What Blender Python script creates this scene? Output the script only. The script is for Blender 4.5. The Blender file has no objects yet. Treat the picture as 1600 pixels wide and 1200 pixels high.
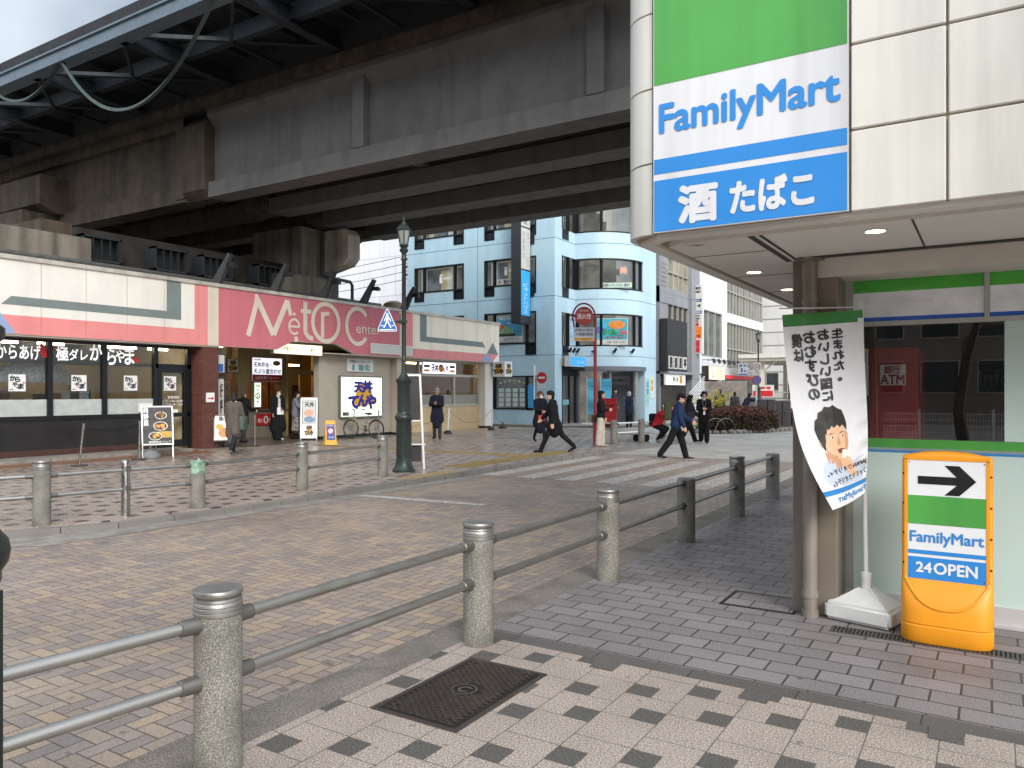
import bpy, bmesh, math, random
import numpy as np
from mathutils import Vector, Matrix, Euler
random.seed(7)
R = math.radians
S = bpy.context.scene
COL = S.collection
# ------------------------------------------------------------------ camera
cam = bpy.data.objects.new('camera', bpy.data.cameras.new('camera')); COL.objects.link(cam)
cam.location = (0, 0, 1.65); cam.rotation_euler = (R(90), 0, R(32))
cam.data.sensor_width = 36; cam.data.lens = 27; cam.data.shift_y = 0.0075
cam.data.clip_start = 0.05; cam.data.clip_end = 2000
S.camera = cam
# ------------------------------------------------------------------ sky, sun, exposure
SUN_EL, SUN_AZ = 30, 132      # azimuth measured clockwise from +Y
W = bpy.data.worlds.new('World'); S.world = W; W.use_nodes = True
nt = W.node_tree; bg = nt.nodes['Background']
sky = nt.nodes.new('ShaderNodeTexSky'); sky.sky_type = 'NISHITA'; sky.sun_disc = False
sky.sun_elevation = R(SUN_EL); sky.sun_rotation = R(SUN_AZ)
sky.air_density = 1.0; sky.dust_density = 3.0; sky.ozone_density = 1.0
mx = nt.nodes.new('ShaderNodeMix'); mx.data_type = 'RGBA'
cn = nt.nodes.new('ShaderNodeTexNoise'); cn.inputs['Scale'].default_value = 3.0; cn.inputs['Detail'].default_value = 5
cr = nt.nodes.new('ShaderNodeMapRange'); cr.inputs[1].default_value = .35; cr.inputs[2].default_value = .65
cr.inputs[3].default_value = .35; cr.inputs[4].default_value = .95
nt.links.new(cn.outputs[0], cr.inputs[0]); nt.links.new(cr.outputs[0], mx.inputs[0])
nt.links.new(sky.outputs[0], mx.inputs[6]); mx.inputs[7].default_value = (9.2, 10.2, 11.4, 1)
tcw = nt.nodes.new('ShaderNodeTexCoord'); vd = nt.nodes.new('ShaderNodeVectorMath'); vd.operation = 'DOT_PRODUCT'
vd.inputs[1].default_value = (.58, -.72, .38); nt.links.new(tcw.outputs['Generated'], vd.inputs[0])
mr = nt.nodes.new('ShaderNodeMapRange'); mr.interpolation_type = 'SMOOTHSTEP'; nt.links.new(vd.outputs['Value'], mr.inputs[0])
for i_, v_ in enumerate((-.9, .9, .5, 1.5)): mr.inputs[i_ + 1].default_value = v_
vs = nt.nodes.new('ShaderNodeVectorMath'); vs.operation = 'SCALE'; nt.links.new(mx.outputs[2], vs.inputs[0]); nt.links.new(mr.outputs[0], vs.inputs['Scale'])
nt.links.new(vs.outputs[0], bg.inputs[0]); bg.inputs[1].default_value = 0.1
sl = bpy.data.lights.new('sun', 'SUN'); sl.energy = 1.5; sl.angle = R(22); sl.color = (1, .97, .92)
so = bpy.data.objects.new('sun', sl); COL.objects.link(so)
so.rotation_euler = (R(90 - SUN_EL), 0, R(180 - SUN_AZ)); so.location = (10, -20, 40)
S.view_settings.view_transform = 'Standard'; S.view_settings.look = 'None'
S.view_settings.gamma = 1; S.view_settings.use_curve_mapping = False
S.view_settings.exposure = 0.64
S.render.engine = 'CYCLES'
S.cycles.max_bounces = 7; S.cycles.transparent_max_bounces = 12; S.cycles.diffuse_bounces = 4
# ------------------------------------------------------------------ materials
def lin(h):
    if not isinstance(h, str): return tuple(h)
    v = [int(h[i:i + 2], 16) / 255 for i in (1, 3, 5)]
    return tuple(x / 12.92 if x <= .04045 else ((x + .055) / 1.055) ** 2.4 for x in v)
class Nd:
    def __init__(s, name):
        s.m = bpy.data.materials.new(name); s.m.use_nodes = True; s.t = s.m.node_tree
        s.b = s.t.nodes['Principled BSDF']; s.out = s.t.nodes['Material Output']
        s.co = s.t.nodes.new('ShaderNodeTexCoord')
    def n(s, ty, **k):
        o = s.t.nodes.new(ty)
        for a, v in k.items(): setattr(o, a, v)
        return o
    def l(s, a, b): s.t.links.new(a, b)
    def put(s, v, i):
        if hasattr(v, 'is_output') or isinstance(v, bpy.types.NodeSocket): s.l(v, i)
        else: i.default_value = v
    def M(s, op, a, b=0.0, c=None):
        o = s.n('ShaderNodeMath', operation=op); s.put(a, o.inputs[0]); s.put(b, o.inputs[1])
        if c is not None: s.put(c, o.inputs[2])
        return o.outputs[0]
    def noise(s, scale, detail=3, vec=None, stretch=None):
        o = s.n('ShaderNodeTexNoise'); o.inputs['Scale'].default_value = scale; o.inputs['Detail'].default_value = detail
        v = vec or s.co.outputs['Object']
        if stretch:
            mp = s.n('ShaderNodeMapping'); mp.inputs['Scale'].default_value = stretch; s.l(v, mp.inputs[0]); v = mp.outputs[0]
        s.l(v, o.inputs['Vector']); return o.outputs[0]
    def rng(s, v, a, b, c, d):
        o = s.n('ShaderNodeMapRange'); s.l(v, o.inputs[0])
        for i, x in enumerate((a, b, c, d)): o.inputs[i + 1].default_value = x
        return o.outputs[0]
    def mix(s, f, a, b, mode='MIX'):
        o = s.n('ShaderNodeMix', data_type='RGBA', blend_type=mode)
        s.put(f, o.inputs[0])
        for v, i in ((a, 6), (b, 7)):
            if isinstance(v, (tuple, list)): o.inputs[i].default_value = (*v[:3], 1)
            else: s.l(v, o.inputs[i])
        return o.outputs[2]
    def scale(s, col, f):
        o = s.n('ShaderNodeVectorMath', operation='SCALE')
        if isinstance(col, (tuple, list)): o.inputs[0].default_value = col[:3]
        else: s.l(col, o.inputs[0])
        s.put(f, o.inputs['Scale']); return o.outputs[0]
    def bump(s, h, st=.3, d=.01):
        o = s.n('ShaderNodeBump'); o.inputs['Strength'].default_value = st; o.inputs['Distance'].default_value = d
        s.l(h, o.inputs['Height']); s.l(o.outputs[0], s.b.inputs['Normal'])
    def fin(s, col=None, rough=.6, metal=0, spec=.5):
        if col is not None: s.put(col if not isinstance(col, tuple) else (*col[:3], 1), s.b.inputs['Base Color'])
        s.put(rough, s.b.inputs['Roughness']); s.b.inputs['Metallic'].default_value = metal
        s.b.inputs['Specular IOR Level'].default_value = spec
        return s.m
_mc = {}
def mat(name, col='#888888', rough=.6, metal=0, var=.12, vs=5, bump=0, bs=80, spec=.5, streak=0, grime=0, emit=0):
    if name in _mc: return _mc[name]
    k = Nd(name); c = lin(col)
    f = k.rng(k.noise(vs, 5), .3, .7, 1 - var, 1 + var)
    if streak: f = k.M('MULTIPLY', f, k.rng(k.noise(1, 7, stretch=(2.6, 2.6, .16)), .42, .75, 1 + streak * .12, 1 - streak))
    cc = k.scale(c, f)
    if grime: cc = k.mix(k.rng(k.noise(1.3, 8), .5, .75, 0, grime), cc, tuple(x * .35 + .01 for x in c))
    rr = k.rng(k.noise(vs * 2.3, 4), .3, .7, max(.03, rough - .1), min(1, rough + .1))
    if bump: k.bump(k.noise(bs, 4), bump, .01)
    m = k.fin(cc, rr, metal, spec)
    if emit:
        k.l(cc, k.b.inputs['Emission Color']); k.b.inputs['Emission Strength'].default_value = emit
    _mc[name] = m; return m
def glass(name='clear_glass', tint=(.9, .93, .93), refl=1.0, rough=.01):
    if name in _mc: return _mc[name]
    k = Nd(name); k.t.nodes.remove(k.b)
    tr = k.n('ShaderNodeBsdfTransparent'); tr.inputs[0].default_value = (*tint, 1)
    gl = k.n('ShaderNodeBsdfGlossy'); gl.inputs['Roughness'].default_value = rough; gl.inputs[0].default_value = (1, 1, 1, 1)
    lw = k.n('ShaderNodeLayerWeight'); fr = k.M('ADD', k.M('MULTIPLY', k.M('POWER', lw.outputs['Facing'], 4.0), .9), .045)
    ms = k.n('ShaderNodeMixShader'); k.l(k.M('MINIMUM', k.M('MULTIPLY', fr, refl), .95), ms.inputs[0])
    k.l(tr.outputs[0], ms.inputs[1]); k.l(gl.outputs[0], ms.inputs[2]); k.l(ms.outputs[0], k.out.inputs[0])
    _mc[name] = k.m; return k.m
def grain(k, sc=260):
    return k.noise(sc, 2, vec=k.n('ShaderNodeNewGeometry').outputs['Position'])
def herringbone(name, cols, s=.1, grime=.35):
    k = Nd(name); g = k.n('ShaderNodeNewGeometry'); sp = k.n('ShaderNodeSeparateXYZ'); k.l(g.outputs['Position'], sp.inputs[0])
    x = k.M('DIVIDE', sp.outputs[0], s); y = k.M('DIVIDE', sp.outputs[1], s)
    ix = k.M('FLOOR', x); iy = k.M('FLOOR', y); fx = k.M('SUBTRACT', x, ix); fy = k.M('SUBTRACT', y, iy)
    t = k.M('ROUND', k.M('FLOORED_MODULO', k.M('SUBTRACT', ix, iy), 4.0))
    v = k.M('GREATER_THAN', t, 1.5); q = k.M('SUBTRACT', 3.0, t)
    def sel(h, w): return k.M('ADD', k.M('MULTIPLY', h, k.M('SUBTRACT', 1.0, v)), k.M('MULTIPLY', w, v))
    a = sel(k.M('ADD', fx, t), k.M('ADD', fy, q)); b = sel(fy, fx)
    e = k.M('MINIMUM', k.M('MINIMUM', a, k.M('SUBTRACT', 2.0, a)), k.M('MINIMUM', b, k.M('SUBTRACT', 1.0, b)))
    cx = k.n('ShaderNodeCombineXYZ'); k.l(sel(k.M('SUBTRACT', ix, t), ix), cx.inputs[0])
    k.l(sel(iy, k.M('SUBTRACT', iy, q)), cx.inputs[1]); k.l(v, cx.inputs[2])
    wn = k.n('ShaderNodeTexWhiteNoise', noise_dimensions='3D'); k.l(cx.outputs[0], wn.inputs['Vector'])
    rp = k.n('ShaderNodeValToRGB'); k.l(wn.outputs['Value'], rp.inputs[0])
    el = rp.color_ramp.elements
    while len(el) < len(cols): el.new(.5)
    for i, c in enumerate(cols): el[i].position = i / (len(cols) - 1); el[i].color = (*lin(c), 1)
    c = k.scale(rp.outputs[0], k.rng(grain(k, 180), .34, .66, .7, 1.3))
    pos = g.outputs['Position']
    st = k.rng(k.noise(.5, 6, vec=pos), .42, .7, 0, grime); c = k.mix(st, c, lin('#4a4644'))
    st2 = k.rng(k.noise(7, 3, vec=pos), .68, .72, 0, .45); c = k.mix(st2, c, lin('#3a3735'))
    jo = k.rng(e, .02, .06, 0, 1); c = k.mix(jo, lin('#4d4640'), c)
    k.bump(k.M('ADD', jo, k.M('MULTIPLY', grain(k, 200), .25)), .35, .004)
    return k.fin(c, k.rng(k.noise(.8, 4, vec=pos), .3, .7, .5, .75))
def pavers(name, c1, c2, mortar, w, h, mw=.004, dark=.25):
    k = Nd(name); g = k.n('ShaderNodeNewGeometry'); pos = g.outputs['Position']
    br = k.n('ShaderNodeTexBrick', offset=.5); k.l(pos, br.inputs['Vector'])
    br.inputs['Scale'].default_value = 1
    for nm, v in (('Brick Width', w), ('Row Height', h), ('Mortar Size', mw), ('Mortar Smooth', .2), ('Bias', 0.)): br.inputs[nm].default_value = v
    br.inputs['Color1'].default_value = (*lin(c1), 1); br.inputs['Color2'].default_value = (*lin(c2), 1); br.inputs['Mortar'].default_value = (*lin(mortar), 1)
    c = k.scale(br.outputs[0], k.rng(k.noise(150, 3, vec=pos), .36, .64, .5, 1.55))
    c = k.mix(k.rng(k.noise(.9, 7, vec=pos), .45, .7, 0, dark), c, lin('#383432'))
    c = k.mix(k.rng(k.noise(9, 3, vec=pos), .70, .73, 0, .5), c, lin('#2c2a29'))
    k.bump(k.M('SUBTRACT', k.M('MULTIPLY', k.noise(260, 2, vec=pos), .3), br.outputs[1]), .4, .004)
    return k.fin(c, k.rng(k.noise(1.1, 4, vec=pos), .3, .7, .45, .7))
def slabs(name, wet=0, light='#a79c92', dk='#4c4946', pink=0):
    """pale granite setts with small dark squares on a stepped lattice"""
    k = Nd(name); g = k.n('ShaderNodeNewGeometry'); pos = g.outputs['Position']; sp = k.n('ShaderNodeSeparateXYZ'); k.l(pos, sp.inputs[0])
    x = k.M('DIVIDE', k.M('ADD', sp.outputs[0], 2.61), .15); kx = k.M('FLOOR', x)
    par = k.M('FLOORED_MODULO', kx, 2.0)
    off = k.M('ADD', k.M('MULTIPLY', kx, .075), k.M('MULTIPLY', par, .525))
    yy = k.M('SUBTRACT', k.M('SUBTRACT', sp.outputs[1], 2.555), off)
    my = k.M('FLOORED_MODULO', yy, .9)
    fx = k.M('SUBTRACT', x, kx)
    ins = k.M('MULTIPLY', k.M('LESS_THAN', my, .15), 1.0)
    # slab joints: 0.3 columns, staggered rows
    cx = k.M('FLOORED_MODULO', k.M('ADD', sp.outputs[0], 2.61), .3)
    jx = k.M('MINIMUM', cx, k.M('SUBTRACT', .3, cx))
    row = k.M('FLOORED_MODULO', k.M('ADD', k.M('SUBTRACT', sp.outputs[1], 2.555), k.M('MULTIPLY', k.M('FLOOR', k.M('DIVIDE', k.M('ADD', sp.outputs[0], 2.61), .3)), -.15)), .3)
    jy = k.M('MINIMUM', row, k.M('SUBTRACT', .3, row))
    j = k.rng(k.M('MINIMUM', jx, jy), .0015, .004, 0, 1)
    gr = k.noise(125, 3, vec=pos)
    lc = k.scale(k.mix(k.rng(k.noise(120, 1, vec=pos), .45, .6, 0, 1), lin(light), lin('#b8a698')), k.rng(gr, .36, .64, .38, 1.55))
    dc = k.scale(lin(dk), k.rng(gr, .36, .64, .35, 1.9))
    c = k.mix(ins, lc, dc)
    c = k.mix(k.rng(k.noise(1.6, 6, vec=pos), .45, .75, 0, .3), c, lin('#5a5048'))
    c = k.mix(j, lin('#57504a'), c)
    c = k.mix(k.rng(k.noise(11, 3, vec=pos), .70, .72, 0, .5), c, lin('#332f2d'))
    k.bump(k.M('ADD', j, k.M('MULTIPLY', gr, .3)), .35, .004)
    rr = k.rng(k.noise(.45, 4, vec=pos), .35, .65, .5 - .38 * wet, .7 - .25 * wet)
    return k.fin(c, rr, 0, .5)
def tiles(name, c1, c2, mortar, w, h, axis, mw=.006, rough=.35, bump=.25):
    """wall tiles / bricks on a vertical face; axis 'x' = face runs along X, 'y' = along Y"""
    k = Nd(name); g = k.n('ShaderNodeNewGeometry'); sp = k.n('ShaderNodeSeparateXYZ'); k.l(g.outputs['Position'], sp.inputs[0])
    cx = k.n('ShaderNodeCombineXYZ')
    a = sp.outputs[0] if axis == 'x' else sp.outputs[1] if axis == 'y' else k.M('ADD', sp.outputs[0], sp.outputs[1])
    k.l(a, cx.inputs[0]); k.l(sp.outputs[2], cx.inputs[1])
    br = k.n('ShaderNodeTexBrick', offset=.5); k.l(cx.outputs[0], br.inputs['Vector']); br.inputs['Scale'].default_value = 1
    for nm, v in (('Brick Width', w), ('Row Height', h), ('Mortar Size', mw), ('Mortar Smooth', .1)): br.inputs[nm].default_value = v
    br.inputs['Color1'].default_value = (*lin(c1), 1); br.inputs['Color2'].default_value = (*lin(c2), 1); br.inputs['Mortar'].default_value = (*lin(mortar), 1)
    c = k.scale(br.outputs[0], k.rng(k.noise(1, 4, vec=g.outputs['Position'], stretch=(1.2, 1.2, .2)), .3, .7, 1.06, .9))
    k.bump(k.M('SUBTRACT', 1.0, br.outputs[1]), bump, .004)
    return k.fin(c, rough)
# ------------------------------------------------------------------ geometry helpers
class Fr:
    """a wall frame: (u along, z up, n outward) -> world"""
    def __init__(s, O, U, N): s.O, s.U, s.N = Vector(O), Vector(U).normalized(), Vector(N).normalized()
    def __call__(s, p): return s.O + s.U * p[0] + Vector((0, 0, p[1])) + s.N * p[2]
def FY(y): return Fr((0, y, 0), (1, 0, 0), (0, -1, 0))       # faces -Y, u = X
def FX(x): return Fr((x, 0, 0), (0, 1, 0), (1, 0, 0))        # faces +X, u = Y
class MB:
    def __init__(s, fr=None): s.v, s.f, s.mi, s.fr = [], [], [], fr
    def add(s, vs, fs, m=0):
        b = len(s.v)
        s.v += [tuple(s.fr(p)) if s.fr else tuple(p) for p in vs]
        s.f += [tuple(i + b for i in f) for f in fs]; s.mi += [m] * len(fs); return s
    def box(s, a0, a1, b0, b1, c0, c1, m=0):
        vs = [(a, b, c) for c in (c0, c1) for b in (b0, b1) for a in (a0, a1)]
        return s.add(vs, [(0, 2, 3, 1), (4, 5, 7, 6), (0, 1, 5, 4), (2, 6, 7, 3), (0, 4, 6, 2), (1, 3, 7, 5)], m)
    def bbox(s, a0, a1, b0, b1, c0, c1, r=.01, m=0, seg=2):
        bm = bmesh.new(); bmesh.ops.create_cube(bm, size=1)
        for v in bm.verts: v.co = Vector(((a0 + a1) / 2 + v.co.x * (a1 - a0), (b0 + b1) / 2 + v.co.y * (b1 - b0), (c0 + c1) / 2 + v.co.z * (c1 - c0)))
        bmesh.ops.bevel(bm, geom=list(bm.edges), offset=r, segments=seg, affect='EDGES', profile=.5)
        return s.bm(bm, m)
    def bm(s, bm, m=0):
        bm.verts.ensure_lookup_table(); bm.verts.index_update()
        s.add([v.co[:] for v in bm.verts], [[v.index for v in f.verts] for f in bm.faces], m); bm.free(); return s
    def quad(s, pts, m=0): return s.add(pts, [tuple(range(len(pts)))], m)
    def rect(s, u0, u1, z0, z1, n=0, m=0): return s.quad([(u0, z0, n), (u1, z0, n), (u1, z1, n), (u0, z1, n)], m)
    def prism(s, poly, n0, n1, m=0, order=None):
        """polygon in (u,z), extruded n0..n1; order maps (u,z,n)->coords"""
        o = order or (lambda u, z, n: (u, z, n)); k = len(poly)
        vs = [o(u, z, n0) for u, z in poly] + [o(u, z, n1) for u, z in poly]
        fs = [tuple(range(k))[::-1], tuple(range(k, 2 * k))] + [(i, (i + 1) % k, k + (i + 1) % k, k + i) for i in range(k)]
        return s.add(vs, fs, m)
    def plan(s, poly, z0, z1, m=0): return s.prism(poly, z0, z1, m)       # identity frame: polygon in XY
    def tube(s, pts, r, seg=10, m=0, cap=True, closed=False):
        pts = [Vector(p) for p in pts]; n = len(pts); vs = []; fs = []; pn = None
        rs = r if isinstance(r, (list, tuple)) else [r] * n
        for i, p in enumerate(pts):
            if closed: d = (pts[(i + 1) % n] - pts[i - 1]).normalized()
            else: d = (pts[min(i + 1, n - 1)] - pts[max(i - 1, 0)]).normalized()
            if pn is None: pn = d.orthogonal().normalized()
            pn = (pn - d * pn.dot(d)); pn = pn.normalized() if pn.length > 1e-6 else d.orthogonal().normalized()
            q = d.cross(pn)
            for j in range(seg):
                a = 2 * math.pi * j / seg; vs.append(p + (pn * math.cos(a) + q * math.sin(a)) * rs[i])
        for i in range(n if closed else n - 1):
            for j in range(seg):
                a, b = i * seg + j, i * seg + (j + 1) % seg; k = ((i + 1) % n) * seg
                fs.append((a, b, k + (j + 1) % seg, k + j))
        if cap and not closed: fs += [tuple(range(seg))[::-1], tuple((n - 1) * seg + j for j in range(seg))]
        return s.add(vs, fs, m)
    def lathe(s, prof, c=(0, 0, 0), seg=24, m=0, sx=1, sy=1):
        vs = []; fs = []; n = len(prof)
        for r, z in prof:
            for j in range(seg):
                a = 2 * math.pi * j / seg; vs.append((c[0] + r * sx * math.cos(a), c[1] + r * sy * math.sin(a), c[2] + z))
        for i in range(n - 1):
            for j in range(seg):
                a, b = i * seg + j, i * seg + (j + 1) % seg; fs.append((a, b, b + seg, a + seg))
        fs += [tuple(range(seg))[::-1], tuple((n - 1) * seg + j for j in range(seg))]
        return s.add(vs, fs, m)
    def disc(s, u, z, r, n0, n1, m=0, seg=28, ru=None):
        return s.prism([(u + (ru or r) * math.cos(2 * math.pi * i / seg), z + r * math.sin(2 * math.pi * i / seg)) for i in range(seg)], n0, n1, m)
    def ball(s, c, r, m=0, sc=(1, 1, 1), seg=12, rings=8):
        vs = []; fs = []
        for i in range(rings + 1):
            t = math.pi * i / rings
            for j in range(seg):
                a = 2 * math.pi * j / seg
                vs.append((c[0] + r * sc[0] * math.sin(t) * math.cos(a), c[1] + r * sc[1] * math.sin(t) * math.sin(a), c[2] + r * sc[2] * math.cos(t)))
        for i in range(rings):
            for j in range(seg):
                a, b = i * seg + j, i * seg + (j + 1) % seg; fs.append((a, a + seg, b + seg, b))
        return s.add(vs, fs, m)
    def cone(s, p0, r0, p1, r1, m=0, seg=12):
        """tapered limb with round ends"""
        p0, p1 = Vector(p0), Vector(p1); d = (p1 - p0); L = d.length; d = d.normalized() if L > 1e-6 else Vector((0, 0, 1))
        pts, rs = [], []
        for t in (-.99, -.8, -.45, 0): pts.append(p0 + d * r0 * t); rs.append(r0 * math.sqrt(1 - t * t))
        for t in (0, .45, .8, .99): pts.append(p1 + d * r1 * t); rs.append(r1 * math.sqrt(1 - t * t))
        return s.tube(pts, rs, seg, m)
    def build(s, name, mats, parent=None, world=False, smooth=False, nrm=True):
        me = bpy.data.meshes.new(name)
        off = Vector((0, 0, 0))
        if parent is not None and world:
            r = parent
            while r.parent: r = r.parent
            off = r.location
        me.from_pydata([tuple(Vector(v) - off) for v in s.v], [], s.f); 
        for mm in (mats if isinstance(mats, (list, tuple)) else [mats]): me.materials.append(mm)
        me.polygons.foreach_set('material_index', s.mi)
        if nrm:
            bm = bmesh.new(); bm.from_mesh(me); bmesh.ops.recalc_face_normals(bm, faces=bm.faces); bm.to_mesh(me); bm.free()
        if smooth:
            me.polygons.foreach_set('use_smooth', [True] * len(me.polygons))
            if smooth != 2: me.set_sharp_from_angle(angle=R(40))
        me.update()
        o = bpy.data.objects.new(name, me); COL.objects.link(o)
        if parent is not None: o.parent = parent
        return o
def tag(o, label, cat, group=None):
    o['label'] = label; o['category'] = cat
    if group: o['group'] = group
    return o
def thing(name, label, cat, loc=(0, 0, 0), rz=0, group=None):
    o = bpy.data.objects.new(name, None); COL.objects.link(o); o.location = loc; o.rotation_euler = (0, 0, R(rz)); o.empty_display_size = .2
    return tag(o, label, cat, group)
def struct(name, mb, m, **k):
    o = mb.build(name, m, **k); o['kind'] = 'structure'; return o
def dup(root, loc, rz=0, label=None, group=None, sc=None):
    r = root.copy(); COL.objects.link(r); r.location = loc; r.rotation_euler = (0, 0, R(rz))
    if label: r['label'] = label
    if group: r['group'] = group
    if sc: r.scale = (sc,) * 3
    for ch in list(root.children):
        c = ch.copy(); COL.objects.link(c); c.parent = r
        for g in ch.children:
            d = g.copy(); COL.objects.link(d); d.parent = c
    return r
_dg = bpy.context.evaluated_depsgraph_get
def text_geo(body, size, bold=0, res=3, vertical=False, spacing=1.0, shear=0):
    """(verts, faces, width, height) of flat lettering, origin bottom left of its ink"""
    V, Fc = [], []
    lines = list(body) if vertical else [body]
    y0 = 0
    for ln in lines:
        c = bpy.data.curves.new('lettering', 'FONT'); c.body = ln; c.size = size; c.resolution_u = res; c.space_character = spacing; c.shear = shear
        o = bpy.data.objects.new('lettering_tmp', c); COL.objects.link(o)
        dg = _dg(); dg.update(); ev = o.evaluated_get(dg); m = ev.to_mesh()
        vs = [(v.co.x, v.co.y + y0) for v in m.vertices]; fs = [tuple(p.vertices) for p in m.polygons]
        ev.to_mesh_clear(); bpy.data.objects.remove(o); bpy.data.curves.remove(c)
        if vertical and vs:
            mxx = (min(v[0] for v in vs) + max(v[0] for v in vs)) / 2; vs = [(v[0] - mxx, v[1]) for v in vs]
        b = len(V); V += vs; Fc += [tuple(i + b for i in f) for f in fs]
        y0 -= size * 1.02 * spacing
    x0 = min(v[0] for v in V); y0 = min(v[1] for v in V); V = [(a - x0, b - y0) for a, b in V]
    return V, Fc, max(v[0] for v in V), max(v[1] for v in V)
def bold_ring(bold):
    if bold < .004: return [(0, 0)]
    k = 4 if bold < .015 else 6 if bold < .03 else 8
    return [(0, 0)] + [(bold * math.cos(6.2832 * i / k + .4), bold * math.sin(6.2832 * i / k + .4)) for i in range(k)]
def text(body, fr, box, n, m, parent, bold=.01, name='lettering', keep=False, mirror=False, vertical=False, world=True, spacing=1.0, rot=0, shear=0, mb=None):
    """lettering stretched (or fitted when keep) into box (u0,u1,z0,z1) on frame fr"""
    V, Fc, w, h = text_geo(body, 1.0, bold, vertical=vertical, spacing=spacing, shear=shear)
    u0, u1, z0, z1 = box; sx, sy = (u1 - u0) / w, (z1 - z0) / h
    if keep: sx = sy = min(sx, sy)
    cx, cy = (u0 + u1) / 2, (z0 + z1) / 2; P = []; FF = []
    for i, (da, db) in enumerate(bold_ring(bold)):
        k0 = len(P); FF += [tuple(j + k0 for j in f) for f in Fc]
        for a, b in V:
            a = (a + da - w / 2) * sx; b = (b + db - h / 2) * sy
            if mirror: a = -a
            if rot: a, b = a * math.cos(rot) - b * math.sin(rot), a * math.sin(rot) + b * math.cos(rot)
            P.append((cx + a, cy + b, n + i * .00015))
    Fc = FF
    if mb is not None: mb.add(P, Fc); return mb
    t = MB(fr); t.add(P, Fc)
    return t.build(name, m, parent, world=world, nrm=False)
def texts(rows, fr, n, m, parent, name='lettering', world=True, **k):
    """several lines of one sign as one printed layer: rows of (body, box)"""
    t = MB(fr)
    for body, box in rows: text(body, fr, box, n, m, parent, mb=t, **k)
    return t.build(name, m, parent, world=world, nrm=False)
def stroke(pts, w):
    """flat polyline stroke outline quads in 2D"""
    out = []
    for a, b in zip(pts[:-1], pts[1:]):
        a, b = Vector(a), Vector(b); d = (b - a).normalized(); q = Vector((-d.y, d.x)) * w / 2
        out.append([a - q, b - q, b + q, a + q])
    return out
def arcring(cx, cz, rx, rz, w, a0, a1, seg=40):
    """elliptic ring quads in 2D"""
    out = []
    for i in range(seg):
        t0, t1 = R(a0 + (a1 - a0) * i / seg), R(a0 + (a1 - a0) * (i + 1) / seg)
        f = lambda t, k: Vector((cx + (rx - k) * math.cos(t), cz + (rz - k) * math.sin(t)))
        out.append([f(t0, w), f(t0, 0), f(t1, 0), f(t1, w)])
    return out
WHITE = mat('white_paint', '#e6e6e4', .45, var=.05, vs=3)
BLACK = mat('black_paint', '#161617', .45)
INK = mat('black_print', '#0d0d0e', .5, var=0)
STEEL = mat('stainless_steel', '#a8a6a2', .3, 1, var=.1, vs=9)
DKFRAME = mat('dark_window_frame', '#17191c', .4, .2)
CLEAR = glass()
# ================================================================== GROUND
def poly2(name, poly, z, m, kind=True):
    b = MB(); b.quad([(x, y, z) for x, y in poly]); return struct(name, b, m)
M_road = herringbone('herringbone_brick', ['#948175', '#a6937f', '#867b75', '#9a8b80', '#ab957c', '#8d8079'], .1, .32)
M_far = pavers('pale_block_paving', '#aaa49c', '#b8b2a8', '#8d8780', .6, .3, .004, .25)
M_pav = pavers('grey_granite_paver', '#787270', '#878080', '#3e3a38', .287, .186, .007, .35)
M_slab = slabs('granite_slab_dark_squares', 0, '#938980', '#504d49')
M_plaza = slabs('damp_granite_slab', .75, '#8b7f76', '#423f3c')
M_border = pavers('dark_granite_border', '#57534f', '#605c58', '#3a3634', .6, 6, .005, .3)
M_conc = mat('kerb_concrete', '#8a847b', .75, var=.22, vs=7, bump=.4, bs=150, grime=.5)
M_kerb = mat('granite_kerb', '#7f7a74', .7, var=.2, vs=90, bump=.3, bs=200, grime=.5)
PLZ = [(-60, 2), (-13, 2), (-11, 3.3), (-9.95, 4.5), (-9.45, 5.6), (-9.28, 7), (-9.25, 8.5), (-9.2, 19.8), (-9.0, 22), (-8.95, 24.3), (-9.4, 26), (-10.8, 27.8), (-13, 29.2), (-17, 30), (-60, 30)]
g = MB(); g.quad([(-900, -900, -.12), (900, -900, -.12), (900, 900, -.12), (-900, 900, -.12)])
struct('ground', g, mat('ground_asphalt', '#77736e', .85, var=.15, vs=.3))
k = Nd('gutter_concrete'); ps_ = k.n('ShaderNodeNewGeometry').outputs['Position']; gc_ = k.mix(k.rng(k.noise(140, 3, vec=ps_), .38, .62, 0, 1), lin('#575048'), lin('#8f867c')); gc_ = k.mix(k.rng(k.noise(3, 6, vec=ps_), .45, .7, 0, .6), gc_, lin('#4a463c')); M_gut = k.fin(gc_, .8)
poly2('road', [(-60, -40), (-3.3, -40), (-3.3, 19.5), (-60, 19.5)], -.07, M_road)
poly2('far_road', [(-80, 19.5), (60, 19.5), (60, 140), (-80, 140)], -.07, M_far)
poly2('gutter_strip', [(-3.3, -40), (-2.97, -40), (-2.97, 60), (-3.3, 60)], -.012, M_gut)
p = MB(); p.box(-2.97, 40, -40, 4.30, -.1, 0); struct('pavement', p, M_slab)
p = MB()
p.box(-2.97, 40, 4.30, 4.445, -.1, .0005)
for x in (-2.05, -1.16, -.26, .64, 1.54): p.box(x, x + .15, 4.15, 4.30, -.05, .004)
struct('pavement_border', p, M_border)
p = MB(); p.box(-2.97, 40, 4.445, 70, -.1, 0); struct('paved_walkway', p, M_pav)
g = MB(); g.plan(PLZ, -.1, .02); struct('plaza', g, M_plaza)
def offset_poly(P, d):
    out = []
    for i, q in enumerate(P):
        a = Vector(P[max(i - 1, 0)]); b = Vector(P[min(i + 1, len(P) - 1)]); t = (b - a).normalized(); out.append((q[0] + t.y * d, q[1] - t.x * d))
    return out
K = PLZ[1:-1]; KO = offset_poly(K, .16); kb = MB()
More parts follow.
